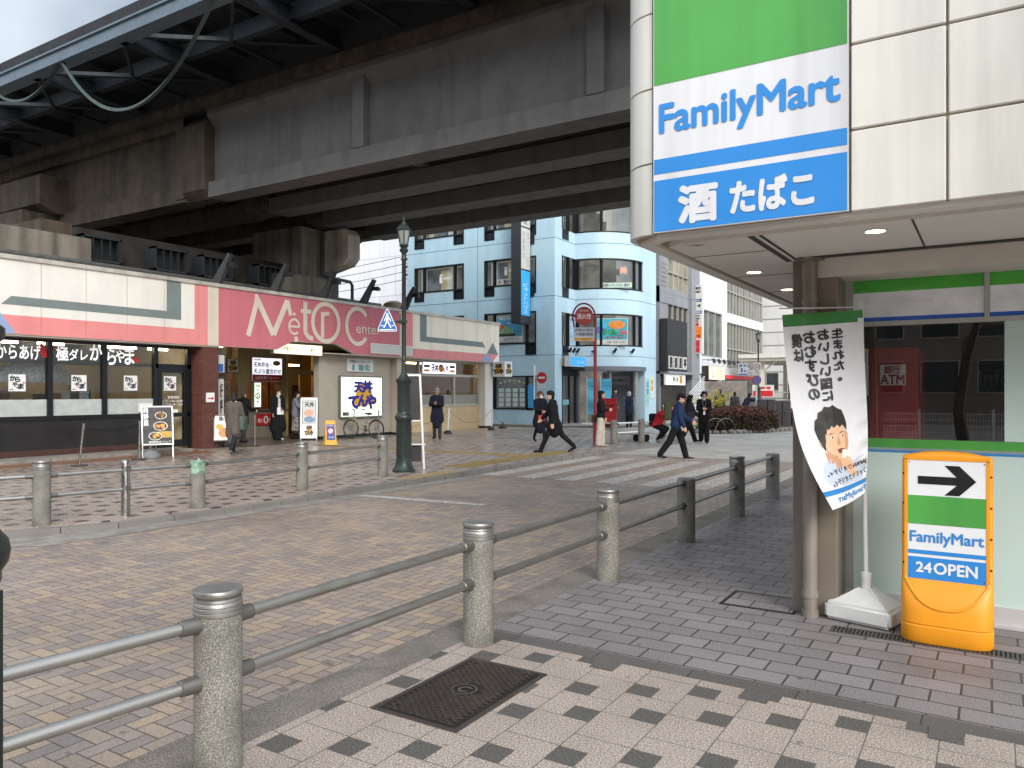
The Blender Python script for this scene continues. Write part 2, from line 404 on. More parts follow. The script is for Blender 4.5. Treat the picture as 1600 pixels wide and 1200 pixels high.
for i in range(len(K) - 1):
    a, b, c, d = K[i], K[i + 1], KO[i + 1], KO[i]; z0 = .024 if K[i][1] > 7.9 else .0
    n = max(1, round((Vector(b) - Vector(a)).length / .6))
    for j in range(n):
        L = lambda p, q, t: (p[0] + (q[0] - p[0]) * t, p[1] + (q[1] - p[1]) * t)
        t0, t1 = j / n + .004, (j + 1) / n - .004
        kb.plan([L(a, b, t0), L(d, c, t0), L(d, c, t1), L(a, b, t1)], -.11, z0 + .002 * ((j * 7 + i) % 3))
struct('kerb', kb, M_kerb)
s = MB(); s.quad([(-11.6, 2.3, -.066), (-8.9, 4.5, -.066), (-8.75, 8, -.066), (-8.7, 19.5, -.066), (-9.05, 19.5, -.066), (-9.1, 8, -.066), (-9.3, 5.6, -.066), (-9.8, 4.4, -.066), (-11.9, 2.6, -.066)])
struct('road_gutter', s, M_conc)
def worn(name, col, under, amt=.5):
    k = Nd(name); pos = k.n('ShaderNodeNewGeometry').outputs['Position']
    f = k.M('MULTIPLY', k.rng(k.noise(26, 5, vec=pos), .42, .58, 0, 1), amt)
    f = k.M('MAXIMUM', f, k.rng(k.noise(2.2, 5, vec=pos), .5, .8, 0, amt))
    return k.fin(k.mix(f, lin(col), lin(under)), .7)
M_mark = worn('worn_road_paint', '#c8c3bb', '#857a70', .9)
for i in range(7):
    x = -9.0 + .87 * i
    b = MB(); b.box(x, x + .43, 13.15, 18.4, -.068, -.0655); struct('crosswalk_stripe', b, M_mark)
b = MB(); b.quad([(-8.85, 9.36, -.0655), (-6.5, 9.54, -.0655), (-6.5, 9.74, -.0655), (-8.85, 9.56, -.0655)]); struct('stop_line', b, M_mark)
b = MB(); b.box(-9, -4.5, 24.2, 24.35, -.068, -.0655); struct('far_stop_line', b, M_mark)
# strips in the plaza
b = MB(); b.box(-19.5, -17.6, 2, 13.4, .0, .026); struct('terracotta_strip', b, tiles('terracotta_paving', '#8d6650', '#7d5a48', '#6a5346', .2, .2, 'xy', .003, .4))
b = MB(); b.box(-19.4, -18.55, 2, 13.2, .0, .10); struct('concrete_step', b, M_conc)
b = MB(); b.box(-19.4, -17.7, 23.2, 29.6, .0, .026); struct('beige_strip', b, mat('beige_paving', '#a8937c', .5, var=.15, vs=4))
b = MB(); b.box(-26, -18.6, 14.6, 22.4, .0, .024); struct('passage_floor', b, tiles('passage_floor_tile', '#5d5650', '#6a6058', '#44403c', .3, .3, 'xy', .004, .3))
def tactile(name, x0, x1, y0, y1, bars):
    b = MB(); b.box(x0, x1, y0, y1, .0, .028)
    if bars:
        for j in range(int((y1 - y0) / .075)):
            b.box(x0 + .02, x1 - .02, y0 + .02 + j * .075, y0 + .055 + j * .075, .027, .033)
    else:
        for i in range(int((x1 - x0) / .075)):
            for j in range(int((y1 - y0) / .075)):
                b.box(x0 + .02 + i * .075, x0 + .055 + i * .075, y0 + .02 + j * .075, y0 + .055 + j * .075, .027, .033)
    struct(name, b, M_tact)
M_tact = mat('yellow_tactile_block', '#8f7848', .6, var=.2, vs=8, grime=.4)
tactile('tactile_guide_path', -17.5, -10.15, 16.55, 16.85, True)
tactile('tactile_warning_strip', -10.15, -9.55, 13.4, 18.6, False)
b = MB(); b.quad([(-18.0, 30.6, -.06), (-14, 31.0, -.06), (-8, 28.5, -.06), (-8, 29.1, -.06), (-14, 31.6, -.06), (-18, 31.2, -.06)]); struct('edge_line', b, M_mark)
b = MB(); b.plan([(-30, 31.9), (-18, 31.9), (-15.2, 33.2), (-13.9, 36), (-13.9, 46), (-13.9, 90), (-30, 90)], -.1, .03); struct('far_pavement', b, mat('far_pavement_concrete', '#a39d95', .7, var=.12, vs=2))
b = MB(); b.plan([(-30, 31.75), (-17.95, 31.75), (-15.05, 33.1), (-13.75, 36), (-13.75, 90), (-13.9, 90), (-13.9, 36), (-15.2, 33.2), (-18, 31.9), (-30, 31.9)], -.1, .05); struct('far_kerb', b, M_kerb)

# ================================================================== VIADUCT
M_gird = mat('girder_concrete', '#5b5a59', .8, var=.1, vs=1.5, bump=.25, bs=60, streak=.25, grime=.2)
M_brown = mat('stained_pier_concrete', '#463c31', .85, var=.2, vs=2, bump=.4, bs=50, streak=.6, grime=.5)
M_pale = mat('pale_pier_concrete', '#777065', .85, var=.12, vs=2, bump=.4, bs=50, streak=.8, grime=.5)
M_steel = mat('bridge_steel_paint', '#1d242b', .55, .1, var=.12, vs=3, grime=.3)
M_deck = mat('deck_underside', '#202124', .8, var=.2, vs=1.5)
via = thing('railway_viaduct', 'massive concrete girder railway viaduct crossing over the road', 'viaduct', (-5, 15, 0))
M_rust = mat('rusty_girder_edge', '#3d342a', .85, var=.35, vs=3, streak=.7)
for gi, gy in enumerate((15.1, 17.45, 19.8, 22.2)):
    b = MB(); o = lambda u, z, n: (n, u, z)
    w_ = .35 if gi == 0 else .42; prof = [(gy - w_, 7.5), (gy + w_, 7.5), (gy + w_, 7.95), (gy + .1, 8.2), (gy + .1, 9.75), (gy + .4, 9.95), (gy + .4, 10.12), (gy - .4, 10.12), (gy - .4, 9.95), (gy - .12, 9.62), (gy - .12, 8.06), (gy - w_, 7.96)]
    b.prism(prof, -20, 24, 0, o)
    # solid end block at the pier
    for x in (-13.95, -7.15, -.3, 6.6, 13.5):
        b.box(x - .2, x + .2, gy - .33, gy - .1, 7.99, 9.9)
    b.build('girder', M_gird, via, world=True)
for x in (-13.6, -7.0, -.4):
    b = MB()
    for y0, y1 in ((15.26, 17.29), (17.61, 19.64), (19.96, 22.04)):
        b.box(x - .17, x + .17, y0, y1, 8.0, 9.4)
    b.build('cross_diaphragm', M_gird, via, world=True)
b = MB(); b.box(-60, 24, 14.35, 23.1, 10.12, 10.5); b.box(-60, 24, 22.75, 23.1, 10.5, 11.6)
b.build('deck_slab', M_deck, via, world=True)
b = MB(); b.box(-60, 24, 14.28, 14.5, 10.02, 10.3); b.build('deck_edge', M_rust, via, world=True)
# spans left of the pier, stained, with solid octagonal ends
for gy in (15.1, 17.45, 19.8, 22.2):
    b = MB()
    b.prism([(gy - .45, 7.75), (gy - .2, 7.5), (gy + .2, 7.5), (gy + .45, 7.75), (gy + .45, 9.85), (gy - .1, 10.1), (gy - .45, 9.75)], -21.1, -20.03, 0, lambda u, z, n: (n, u, z))
    b.box(-48, -21.1, gy - .2, gy + .2, 7.52, 10.1); b.box(-48, -21.1, gy - .36, gy + .36, 7.5, 8.0); b.box(-48, -21.1, gy - .42, gy + .42, 9.75, 10.11)
    b.box(-21.5, -21.1, gy - .4, gy + .4, 7.6, 10.05)
    b.build('stained_girder', M_brown, via, world=True)
# steel platform frame in front of the girders
b = MB()
b.box(-60, 24, 10.92, 11.1, 10.4, 10.72); b.box(-60, 24, 10.84, 11.24, 10.36, 10.41); b.box(-60, 24, 10.86, 11.22, 10.72, 10.77)
b.build('edge_beam', mat('edge_beam_paint', '#5d6a75', .5, .1, var=.1, vs=3), via, world=True)
for i in range(64):
    x = -46 + i * .75; b = MB()
    b.tube([(x, 10.9, 10.77), (x, 10.9, 10.92 + .05 * (i % 3))], .012, 5); b.build('edge_clip', M_steel, via, world=True)
for i in range(18):
    x = -52 + i * 4.2
    b = MB(); b.box(x - .13, x + .13, 11.1, 14.6, 10.36, 10.42); b.box(x - .02, x + .02, 11.1, 14.6, 10.4, 10.8); b.box(x - .13, x + .13, 11.1, 14.6, 10.78, 10.83)
    b.build('cross_beam', M_steel, via, world=True)
    b = MB(); b.tube([(x, 11.1, 10.55), (x + 4.2, 14.4, 10.55)], .075, 4); b.build('diagonal_brace', M_steel, via, world=True)
    b = MB(); b.tube([(x + 4.2, 11.1, 10.47), (x + 2.1, 12.7, 10.47), (x + 2.1, 14.4, 10.47)], .06, 4); b.build('short_brace', M_steel, via, world=True)
b = MB(); b.box(-60, 24, 12.7, 12.9, 10.5, 10.9); b.build('inner_beam', M_steel, via, world=True)
for x in [-45 + 2.1 * i for i in range(24)]: b = MB(); b.box(x - .05, x + .05, 11.66, 14.6, 10.95, 11.15); b.build('floor_joist', M_deck, via, world=True)
b = MB(); b.box(-60, 24, 11.65, 14.6, 11.15, 11.4); b.box(-60, 24, 14.5, 23.1, 12.1, 12.5); b.box(-60, 24, 14.3, 14.55, 10.5, 14.0); b.box(-60, 24, 22.8, 23.1, 10.5, 14.0); b.build('platform_floor', M_deck, via, world=True)
# hanging net
def net(name, p0, p1, sag, label):
    b = MB(); n = 22; w = .05
    P = []
    for i in range(n + 1):
        t = i / n; q = Vector(p0).lerp(Vector(p1), t); q.z -= sag * 4 * t * (1 - t); P.append(q)
    vs = []; fs = []
    for i, q in enumerate(P):
        ww = w * (1 + .9 * math.sin(math.pi * i / n)); vs += [q, q + Vector((0, .05, ww)), q + Vector((0, .12, ww * .4))]
    for i in range(n):
        a = i * 3; fs += [(a, a + 1, a + 4, a + 3), (a + 1, a + 2, a + 5, a + 4), (a + 2, a, a + 3, a + 5)]
    b.add(vs, fs)
    return tag(b.build(name, mat('green_grey_netting', '#3c4a46', .9, var=.25, vs=12), smooth=True), label, 'net')
net('safety_net', (-20.9, 10.88, 10.4), (-14.6, 10.88, 10.4), 1.9, 'long sagging green safety net hung below the bridge edge')
net('safety_net', (-24.6, 10.88, 10.4), (-20.9, 10.88, 10.45), .7, 'short green safety net at the far left of the bridge edge')
# pier
pier = thing('bridge_pier', 'stained concrete bridge pier behind the pink arcade fascia', 'pier', (-22, 17, 0))
b = MB(); b.prism([(13.9, 8.2), (14.4, 7.95), (24, 7.95), (25, 8.3), (25, 9.2), (13.9, 9.2)], -31, -28, 0, lambda u, z, n: (n, u, z)); b.build('cross_beam', M_brown, pier, world=True)
b = MB(); b.box(-30.5, -28.4, 13.5, 23.5, 0, 7.95); b.build('column', M_brown, pier, world=True)
b = MB(); b.box(-23, -20.5, 18.86, 20.4, 4.2, 7.45); b.box(-23.1, -20.3, 17.9, 20.5, 4.2, 5.7); b.build('column', M_pale, pier, world=True); b = MB(); b.prism([(-20.5, 5.95), (-19.5, 6.15), (-19.25, 6.4), (-19.25, 7.2), (-19.4, 7.42), (-20.5, 7.42)], 19.9, 20.5, 0, lambda u, z, n: (u, n, z)); b.build('end_block', mat('lit_end_concrete', '#b8b0a2', .85, var=.15, vs=2, bump=.4, bs=50, streak=.6, grime=.35), pier, world=True)  # end block: paler concrete, skylight on it is put into the colour
b = MB(); b.box(-25, -21.4, 11.6, 18.9, 4.2, 6.2); b.build('back_wall', mat('shade_dark_wall', '#2b2622', .9, var=.3, vs=2, streak=.4), pier, world=True)  # wall colour darkened to stand in for the shade under the girders
b = MB(); b.box(-24.5, -20.5, -4, 11.5, 4.2, 5.75); b.build('end_wall', M_pale, pier, world=True); b = MB(); b.box(-24, -20.9, 10.4, 11.2, 5.75, 6.15); b.build('end_block', M_brown, pier, world=True)
dp = MB(); dp.tube([(-20.4, 19.8, 7.4), (-20.4, 19.8, 5.85), (-20.2, 19.95, 5.75), (-20.2, 21.0, 5.72), (-20.2, 21.1, 5.6), (-20.2, 21.1, 5.05)], .06, 8); dp.build('drain_pipe', mat('dark_pipe', '#3d3c3b', .5, var=.2), pier, world=True)
b = MB(); b.tube([(-20.15, -4, 5.02), (-20.15, 9, 5.02), (-20.15, 22.6, 5.0)], .075, 8)
for y in range(4, 23, 2): b.tube([(-20.15, y, 5.0), (-20.15, y, 4.75), (-20.4, y, 4.6)], .02, 5)
tag(b.build('roof_pipe', mat('galvanised_pipe', '#5c5c5b', .5, .3, var=.2)), 'long grey pipe running along the roof edge of the arcade', 'pipe')
M_lv = mat('louvre_paint', '#202326', .6)
for i, y in enumerate((11.9, 14.0, 15.6, 17.7)):
    t = thing('louvre_unit', ('dark louvred vent box on the pier nearest the left edge', 'dark louvred vent box second from left under the girder', 'dark louvred vent box third from left under the girder', 'dark louvred vent box nearest the end of the pier')[i], 'vent', (-20.8, y, 5.2), 0, 'louvred vents above the arcade roof')
    b = MB(); b.box(-.15, .15, -.55, .55, 0, .06); b.box(-.15, .15, -.55, .55, .64, .7); b.box(-.15, .15, -.55, -.5, 0, .7); b.box(-.15, .15, .5, .55, 0, .7); b.box(-.4, -.15, -.55, .55, 0, .7); b.build('housing', M_lv, t)
    b = MB()
    for j in range(5): b.box(.02, .12, -.5 + j * .24, -.47 + j * .24, .06, .64)
    b.build('slat', M_lv, t)

b = MB(); b.plan([(-9.5, 11.2), (-9.17, 11.2), (-9.17, 12.7), (-9.5, 12.7)], .02, .0305); struct('kerb_paint', b, worn('yellow_kerb_paint', '#a8854a', '#8a7f72', .5))
# ================================================================== ARCADE (pink and white)
M_fw = mat('fascia_white_panel', '#e2ded5', .6, var=.04, vs=1.5, bump=.35, bs=45, streak=.1)
M_coral = mat('fascia_coral', '#de8a88', .6, var=.05, vs=1.2, bump=.2, bs=45, streak=.1)
M_rose = mat('fascia_rose', '#c66f79', .6, var=.05, vs=1.2, bump=.2, bs=45, streak=.1)
M_fgrey = mat('fascia_grey', '#75807e', .6, var=.08, vs=2)
M_fblue = mat('fascia_blue', '#8fa6c8', .6, var=.08, vs=2)
M_cream = mat('fascia_cream', '#d6cbb9', .6, var=.06, vs=2, streak=.1)
M_joint = mat('panel_joint', '#85716e', .7)
M_greige = mat('greige_wall_paint', '#a89f92', .7, var=.05, vs=1.5, streak=.12)
M_btile = tiles('beige_wall_tile', '#c9b28a', '#c2aa82', '#a8946f', .6, .33, 'y', .006, .4)
M_brick = tiles('red_brick', '#6e3a30', '#5c2f29', '#4a3a34', .21, .075, 'xy', .009, .7, .5)
M_alu = mat('aluminium_frame', '#b9b5aa', .4, .4, var=.05)
M_counter = mat('black_stained_board', '#221f1e', .45, var=.35, vs=2)
M_int = mat('cream_interior', '#c9b587', .7, var=.06)
F19 = FX(-19); FW = FX(-19.5)
arc = thing('shopping_arcade', 'low pink and white shopping arcade under the railway viaduct', 'building', (-19.5, 18, 0))
b = MB(F19); q = lambda y0, y1, z0, z1, m, n=.004: b.rect(y0, y1, z0, z1, n, m)
b.prism([(2, 2.97), (16.52, 2.97), (17.15, 3.27), (19.12, 3.27), (20.01, 2.97), (29.3, 2.97), (29.3, 4.7), (2, 4.7)], -.16, 0, 0)
# left panel graphics
q(2, 14.0, 2.975, 3.405, 1); q(13.57, 14.0, 3.405, 4.695, 1)
b.quad([(8.6, 3.64, .004), (13.15, 3.63, .004), (13.15, 4.69, .004), (12.71, 4.69, .004), (12.71, 3.84, .004), (8.82, 3.84, .004)], 3)
b.quad([(8.0, 3.0, .008), (8.92, 2.98, .008), (8.45, 3.62, .008)], 4)
# rose name panel
b.quad([(14.36, 2.975, .004), (16.51, 2.975, .004), (17.14, 3.275, .004), (19.13, 3.275, .004), (20.02, 2.975, .004), (22.39, 2.975, .004), (22.39, 4.69, .004), (14.36, 4.69, .004)], 2)
q(22.39, 22.66, 2.975, 4.69, 6); q(14.0, 14.36, 2.975, 4.69, 6)
q(23.161, 29.29, 3.321, 4.69, 7, .0025); q(22.66, 23.16, 2.975, 4.69, 1); q(23.16, 28.7, 2.975, 3.32, 1)
b.quad([(23.6, 3.62, .004), (28.2, 3.6, .004), (27.95, 3.83, .004), (24.02, 3.83, .004), (24.02, 4.69, .004), (23.6, 4.69, .004)], 3)
b.quad([(28.3, 3.34, .006), (29.2, 3.33, .006), (28.78, 3.86, .006)], 3)
b.quad([(27.85, 2.98, .007), (28.75, 2.98, .007), (28.3, 3.36, .007)], 4)
b.quad([(28.75, 2.98, .006), (29.2, 3.33, .006), (28.3, 3.34, .006)], 1)
for i, y in enumerate([3.1 + 1.06 * j for j in range(25)]):
    b.rect(y, y + .007, 3.28 if 17 < y < 19.3 else 3.03, 4.69, .010, 5)
fas = b.build('fascia', [M_fw, M_coral, M_rose, M_fgrey, M_fblue, M_joint, M_cream, mat('fascia_warm_white', '#efe5cf', .6, var=.03, vs=1.5, bump=.3, bs=45, streak=.1)], arc, world=True)
b = MB(F19); b.box(2, 29.36, 4.68, 4.78, -.25, .05); b.build('coping', mat('coping_metal', '#bdb8ae', .5, .2, var=.1, streak=.3), fas, world=True)
# big lettering
b = MB(F19); N = .014
def put(quads, n=N):
    for k in quads: b.quad([(p[0], p[1], n) for p in k])
put(stroke([(15.40, 3.33), (15.75, 4.50)], .17)); put(stroke([(15.72, 4.50), (16.36, 3.42)], .19), N + .0006); put(stroke([(16.36, 3.42), (16.92, 4.55)], .19), N + .0012); put(stroke([(16.92, 4.55), (17.05, 4.08)], .15), N + .0018); put(stroke([(17.26, 3.42), (17.3, 3.26)], .14), N + .0018)
b.quad([(15.62, 4.36, N + .0024), (15.82, 4.36, N + .0024), (15.76, 4.62, N + .0024), (15.66, 4.62, N + .0024)])
put(arcring(17.2, 3.74, .25, .27, .075, 0, 315), N + .003); put(stroke([(17.0, 3.74), (17.41, 3.74)], .065), N + .0035); b.disc(17.2, 4.14, .055, N, N + .003)
put(stroke([(17.66, 4.58), (17.66, 3.68)], .17), N + .0042); put(stroke([(17.46, 4.27), (17.92, 4.27)], .13), N + .0048); put(arcring(17.97, 3.68, .395, .36, .16, 180, 275, 14), N + .0054)
put(arcring(18.58, 3.97, .67, .70, .15, 0, 360, 60), N + .006)
put(stroke([(18.42, 3.46), (18.42, 4.32)], .15), N + .0066); put(arcring(18.62, 4.1, .27, .24, .13, 60, 175, 14), N + .0072)
put(arcring(20.1, 3.96, .62, .70, .15, 38, 322, 50), N + .006)
text('enter', F19, (20.02, 21.3, 3.72, 4.0), N + .008, None, None, bold=.006, mb=b)
b.build('lettering', M_cream, fas, world=True, nrm=False)
# body, roof
b = MB(); b.box(-34, -19.16, 2, 29.2, 4.3, 4.62); b.box(-19.6, -19.02, 2, 14.4, 2.93, 2.968); b.box(-19.6, -19.02, 18.7, 29.2, 2.93, 2.968); b.box(-26, -19.17, 14.4, 22.4, 3.3, 3.4)
b.box(-34, -24.5, 2, 29.2, 0, 4.3); b.box(-24.5, -19.3, 29.0, 29.2, 0, 4.3)
b.build('roof', M_greige, arc, world=True)
b = MB(FW); b.box(18.76, 22.48, .12, 2.93, -.25, 0); b.box(18.76, 22.48, .02, .12, -.25, .02, 1); b.build('wall', [M_greige, BLACK], arc, world=True)
b = MB(FW); b.box(22.48, 22.92, .1, 2.93, -.3, .3); b.box(22.46, 22.94, 0, .1, -.3, .32, 1); b.build('pillar', [mat('pillar_paint', '#b3aa9a', .7, var=.05, vs=2, streak=.2), BLACK], arc, world=True)
b = MB(FW); b.box(28.4, 29.0, .12, 2.93, -.3, .35); b.box(28.38, 29.02, 0, .12, -.3, .37, 1); b.build('pillar', [M_fw, BLACK], arc, world=True)
b = MB(); b.box(-19.7, -19.05, 13.86, 14.4, 0, 2.93); bp = b.build('brick_pillar', M_brick, arc, world=True)
# lit-front eatery wall
b = MB(FW); b.box(22.92, 28.4, 0, 1.04, -.2, 0); b.build('tiled_wall', M_btile, arc, world=True)
b = MB(FW)
b.box(22.92, 28.4, 1.04, 1.12, -.12, .03); b.box(22.92, 28.4, 2.28, 2.38, -.12, .03); b.box(22.92, 28.4, 2.86, 2.93, -.12, .03)
for y in (22.92, 24.12, 26.48, 28.3): b.box(y, y + .09, 1.12, 2.86, -.11, .025)
wf = b.build('window_frame', M_alu, arc, world=True)
b = MB(FW); b.rect(22.95, 28.35, 1.1, 2.88, -.05); b.build('pane', glass('tinted_glass', (.8, .76, .68), 1.3), wf, world=True)
b = MB(FW); b.rect(24.2, 28.3, 1.12, 1.52, -.045); b.build('frosted_film', mat('frosted_film_grey', '#8c897f', .5), wf, world=True)
# eatery interior
b = MB(); b.box(-24.4, -19.75, 22.5, 22.6, 0, 3.2); b.box(-24.4, -24.3, 22.6, 29, 0, 3.2); b.box(-24.4, -19.75, 22.6, 29, 3.0, 3.1); b.box(-24.4, -19.75, 22.6, 29, 0, .03)
b.build('interior_wall', mat('ochre_interior', '#a5854c', .6, var=.2, vs=1), arc, world=True)
b = MB(FX(-24.25)); rr = random.Random(3)
for i in range(7): b.rect(23 + i * .9, 23.5 + i * .9, 1.5, 2.2, .02, i % 3)
b.rect(27, 27.6, 1.3, 2.4, .5, 1)
b.build('wall_picture', [mat('picture_brown', '#5b3a24', .6, var=.5, vs=9), mat('picture_dark', '#2f2a22', .5, var=.5, vs=9), mat('picture_white', '#c9bfa8', .6)], arc, world=True)
def lamp(name, y0, y1, x, z, label, e=9, col='#fff1d8'):
    t = thing(name, label, 'ceiling light', (x, (y0 + y1) / 2, z), 0, 'tube lights inside the shops')
    b = MB(); b.box(-.05, .05, -(y1 - y0) / 2, (y1 - y0) / 2, 0, .05); b.build('housing', WHITE, t)
    b = MB(); b.tube([(0, -(y1 - y0) / 2 + .03, -.03), (0, (y1 - y0) / 2 - .03, -.03)], .03, 8); b.build('tube', mat('tube_glow_%s_%g' % (col, e), col, .5, var=0, emit=e * 1.6), t)
lamp('tube_light', 24, 27.5, -21.5, 2.93, 'warm tube light inside the tiled eatery at the arcade end', 10, '#ffdca0')
# fried chicken shop front
b = MB(FW)
b.box(2, 13.75, .95, 1.06, -.12, .03); b.box(2, 13.75, 2.86, 2.93, -.12, .03); b.box(12.7, 13.8, 2.3, 2.42, -.1, .03)
for y in (6.9, 8.45, 9.86, 11.22, 12.66, 13.68): b.box(y, y + .12, .1 if y > 12.6 else 1.06, 2.86, -.1, .03)
sf = b.build('shopfront_frame', DKFRAME, arc, world=True)
b = MB(FW); b.rect(2, 12.7, 1.0, 2.9, -.04); b.rect(12.78, 13.7, .1, 2.9, -.04); b.build('pane', CLEAR, sf, world=True)
b = MB(FW); b.rect(2, 12.66, 1.06, 1.46, -.036); b.build('frosted_film', mat('frosted_film_pale', '#b4b8b4', .5), sf, world=True)
b = MB(FW); b.box(2, 12.72, .1, .95, -.2, 0)
for z in (.38, .66): b.box(2, 12.72, z, z + .006, -.1, .004)
b.build('counter_board', M_counter, arc, world=True)
b = MB(FW); b.box(2, 12.72, .1, .24, 0, .02); b.build('kick_board', mat('dark_brown_board', '#4a2f28', .6, var=.2), arc, world=True)
dr = MB(FW); dr.box(12.80, 12.9, .1, 2.3, -.08, .02); dr.box(13.58, 13.68, .1, 2.3, -.08, .02); dr.box(12.9, 13.58, .1, .3, -.08, .02); dr.box(12.9, 13.58, 2.18, 2.3, -.08, .02); do = dr.build('door', DKFRAME, arc, world=True)
b = MB(FW); b.box(12.93, 12.96, .9, 1.5, .05, .08); b.box(12.93, 12.96, .95, .98, .02, .06); b.box(12.93, 12.96, 1.42, 1.45, .02, .06); b.build('handle', STEEL, do, world=True)
b = MB(); b.box(-24.4, -24.3, 2, 13.8, 0, 3.2, 0); b.box(-24.4, -19.7, 13.75, 13.86, 0, 3.2, 0); b.box(-24.4, -19.7, 2, 13.8, 3.0, 3.1, 0); b.box(-24.4, -19.7, 2, 13.8, 0, .03, 1); b.box(-20.6, -19.75, 2, 13.7, 2.36, 2.42, 2); b.box(-20.6, -20.5, 2, 12.6, 2.36, 2.9, 2)
b.build('interior_wall', [M_int, mat('shop_floor', '#6b5f52', .4), mat('dark_header', '#1d1c1c', .5)], arc, world=True)
for i, (y0, y1) in enumerate(((8.2, 9.5), (9.9, 10.6), (11.45, 12.55), (12.85, 13.5))):
    lamp('tube_light', y0, y1, -20.1, 2.88, 'white tube light behind the fried chicken shop window, ' + ('leftmost of four', 'second of four from the left', 'third of four from the left', 'above the shop door')[i], 7)
lamp('tube_light', 8.5, 12.5, -22.2, 2.9, 'long tube light deep inside the fried chicken shop kitchen', 8)
rr = random.Random(11)
kc = thing('kitchen_counter', 'steel kitchen counter with pots behind the fried chicken shop window', 'counter', (-21.6, 10, .03))
b = MB(); b.box(-.35, .35, -2.2, 2.2, 0, 1.25); b.build('body', mat('kitchen_body', '#4b423a', .5, var=.3), kc)
b = MB()
for i in range(14):
    y = -2.1 + i * .31; h = rr.uniform(.1, .55)
    b.box(-.3, rr.uniform(-.1, .3), y, y + rr.uniform(.12, .28), 1.25, 1.25 + h, i % 4)
b.build('pot', [STEEL, mat('pan_black', '#2a2624', .4), mat('tray_brown', '#7a5a3a', .6), mat('box_white', '#c5c0b5', .6)], kc)
hd = thing('kitchen_hood', 'steel extractor hood hanging in the fried chicken shop kitchen', 'hood', (-22.6, 10.9, 1.9))
b = MB(); b.prism([(-1.0, 0), (1.0, 0), (1.0, .15), (.7, .5), (-.7, .5), (-1.0, .15)], -.5, .5, 0, lambda u, z, n: (n, u, z)); b.build('canopy', STEEL, hd)
b = MB(); b.box(-.2, .2, -.3, .3, .5, 1.1); b.build('duct', STEEL, hd)
# lettering on the glass
texts([('からあげ', (8.72, 9.7, 2.42, 2.76)), ('極', (10.07, 10.36, 2.42, 2.76)), ('ダレ', (10.38, 10.84, 2.44, 2.72)), ('か', (10.9, 11.21, 2.46, 2.86)), ('ら', (11.36, 11.58, 2.36, 2.76)), ('や', (11.58, 11.82, 2.42, 2.74)), ('ま', (11.83, 12.09, 2.38, 2.82))], FW, .004, mat('lit_letter', '#ffffff', .5, var=0, emit=.3), sf, bold=.02)
RED = mat('print_red', '#c02a2c', .5, var=.04); 
b = MB(FW); b.prism([(9.70, 2.8), (9.74, 2.84), (9.8, 2.78), (9.83, 2.68), (9.9, 2.66), (9.97, 2.72), (10.03, 2.8), (10.06, 2.72), (10.0, 2.58), (9.9, 2.48), (9.78, 2.48), (9.71, 2.6)], -.032, -.028); b.build('rooster_mark', RED, sf, world=True); b = MB(FW); b.quad([(12.08, 2.46, -.03), (12.2, 2.42, -.03), (12.24, 2.55, -.03), (12.12, 2.59, -.03)]); b.build('seal_mark', RED, sf, world=True)
for i, (y, z) in enumerate(((9.0, 1.66), (10.45, 1.67), (11.82, 1.68), (12.98, 1.68))):
    b = MB(FW); b.rect(y, y + .38, z, z + .40, -.028); po = b.build('sticker', WHITE, sf if i < 3 else do, world=True)
    texts([('か', (y + .03, y + .15, z + .25, z + .37)), ('ら', (y + .14, y + .25, z + .22, z + .34)), ('や', (y + .09, y + .19, z + .11, z + .21)), ('ま', (y + .21, y + .33, z + .06, z + .18)), ('から', (y + .03, y + .1, z + .03, z + .06))], FW, -.024, INK, po, bold=.05)
    b = MB(FW); b.disc(y + .335, z + .2, .022, -.026, -.022, 0, 10); b.disc(y + .19, z + .09, .02, -.026, -.022, 0, 10); b.build('red_mark', RED, po, world=True)
texts([('営業時間', (13.1, 13.45, 1.45, 1.53)), ('平日 11:00〜23:00', (12.95, 13.56, 1.35, 1.42)), ('ラストオーダー 22:30', (12.95, 13.56, 1.26, 1.33))], FW, -.028, WHITE, do, bold=.01)
b = MB(FW); b.rect(13.1, 13.42, .9, 1.15, -.03); b.build('notice', WHITE, do, world=True)
b = MB(FW); b.box(12.2, 12.6, 1.1, 1.34, .02, .03); b.build('notice', WHITE, sf, world=True)
# sign on the brick pillar
def board(name, label, cat, fr, box, n, th, face, frame=None, group=None, lip=.02):
    u0, u1, z0, z1 = box
    t = thing(name, label, cat, fr(((u0 + u1) / 2, z0, n)), 0, group)
    b = MB(fr); b.box(u0, u1, z0, z1, n - th, n); b.build('casing', frame or M_alu, t, world=True)
    b = MB(fr); b.rect(u0 + lip, u1 - lip, z0 + lip, z1 - lip, n + .003); b.build('face', face, t, world=True)
    return t
t = board('arrow_sign', 'small white sign with a red arrow on the brick pillar', 'sign', FX(-19.05), (13.98, 14.25, 1.35, 1.62), .02, .02, WHITE, WHITE, lip=.003)
b = MB(FX(-19.05)); 
for k in stroke([(14.02, 1.46), (14.19, 1.46)], .03): b.quad([(p[0], p[1], .027) for p in k])
b.quad([(14.16, 1.41, .027), (14.23, 1.46, .027), (14.16, 1.51, .027)]); b.build('arrow', RED, t, world=True)
PAPER = mat('sign_paper', '#cfcdc8', .5, var=.04)
LIT = mat('lit_sign_white', '#ffffff', .5, var=0, emit=.85); LITW = mat('lit_sign_warm', '#fff0cc', .5, var=0, emit=.75)
t = board('number_sign', 'narrow white hanging sign with a blue figure one beside the brick pillar', 'sign', FX(-19.3), (14.42, 14.78, 2.2, 2.75), .04, .06, PAPER, DKFRAME)
texts([('1', (14.53, 14.68, 2.24, 2.46))], FX(-19.3), .047, mat('print_blue', '#2b5fa3', .5, var=0), t, bold=.03)
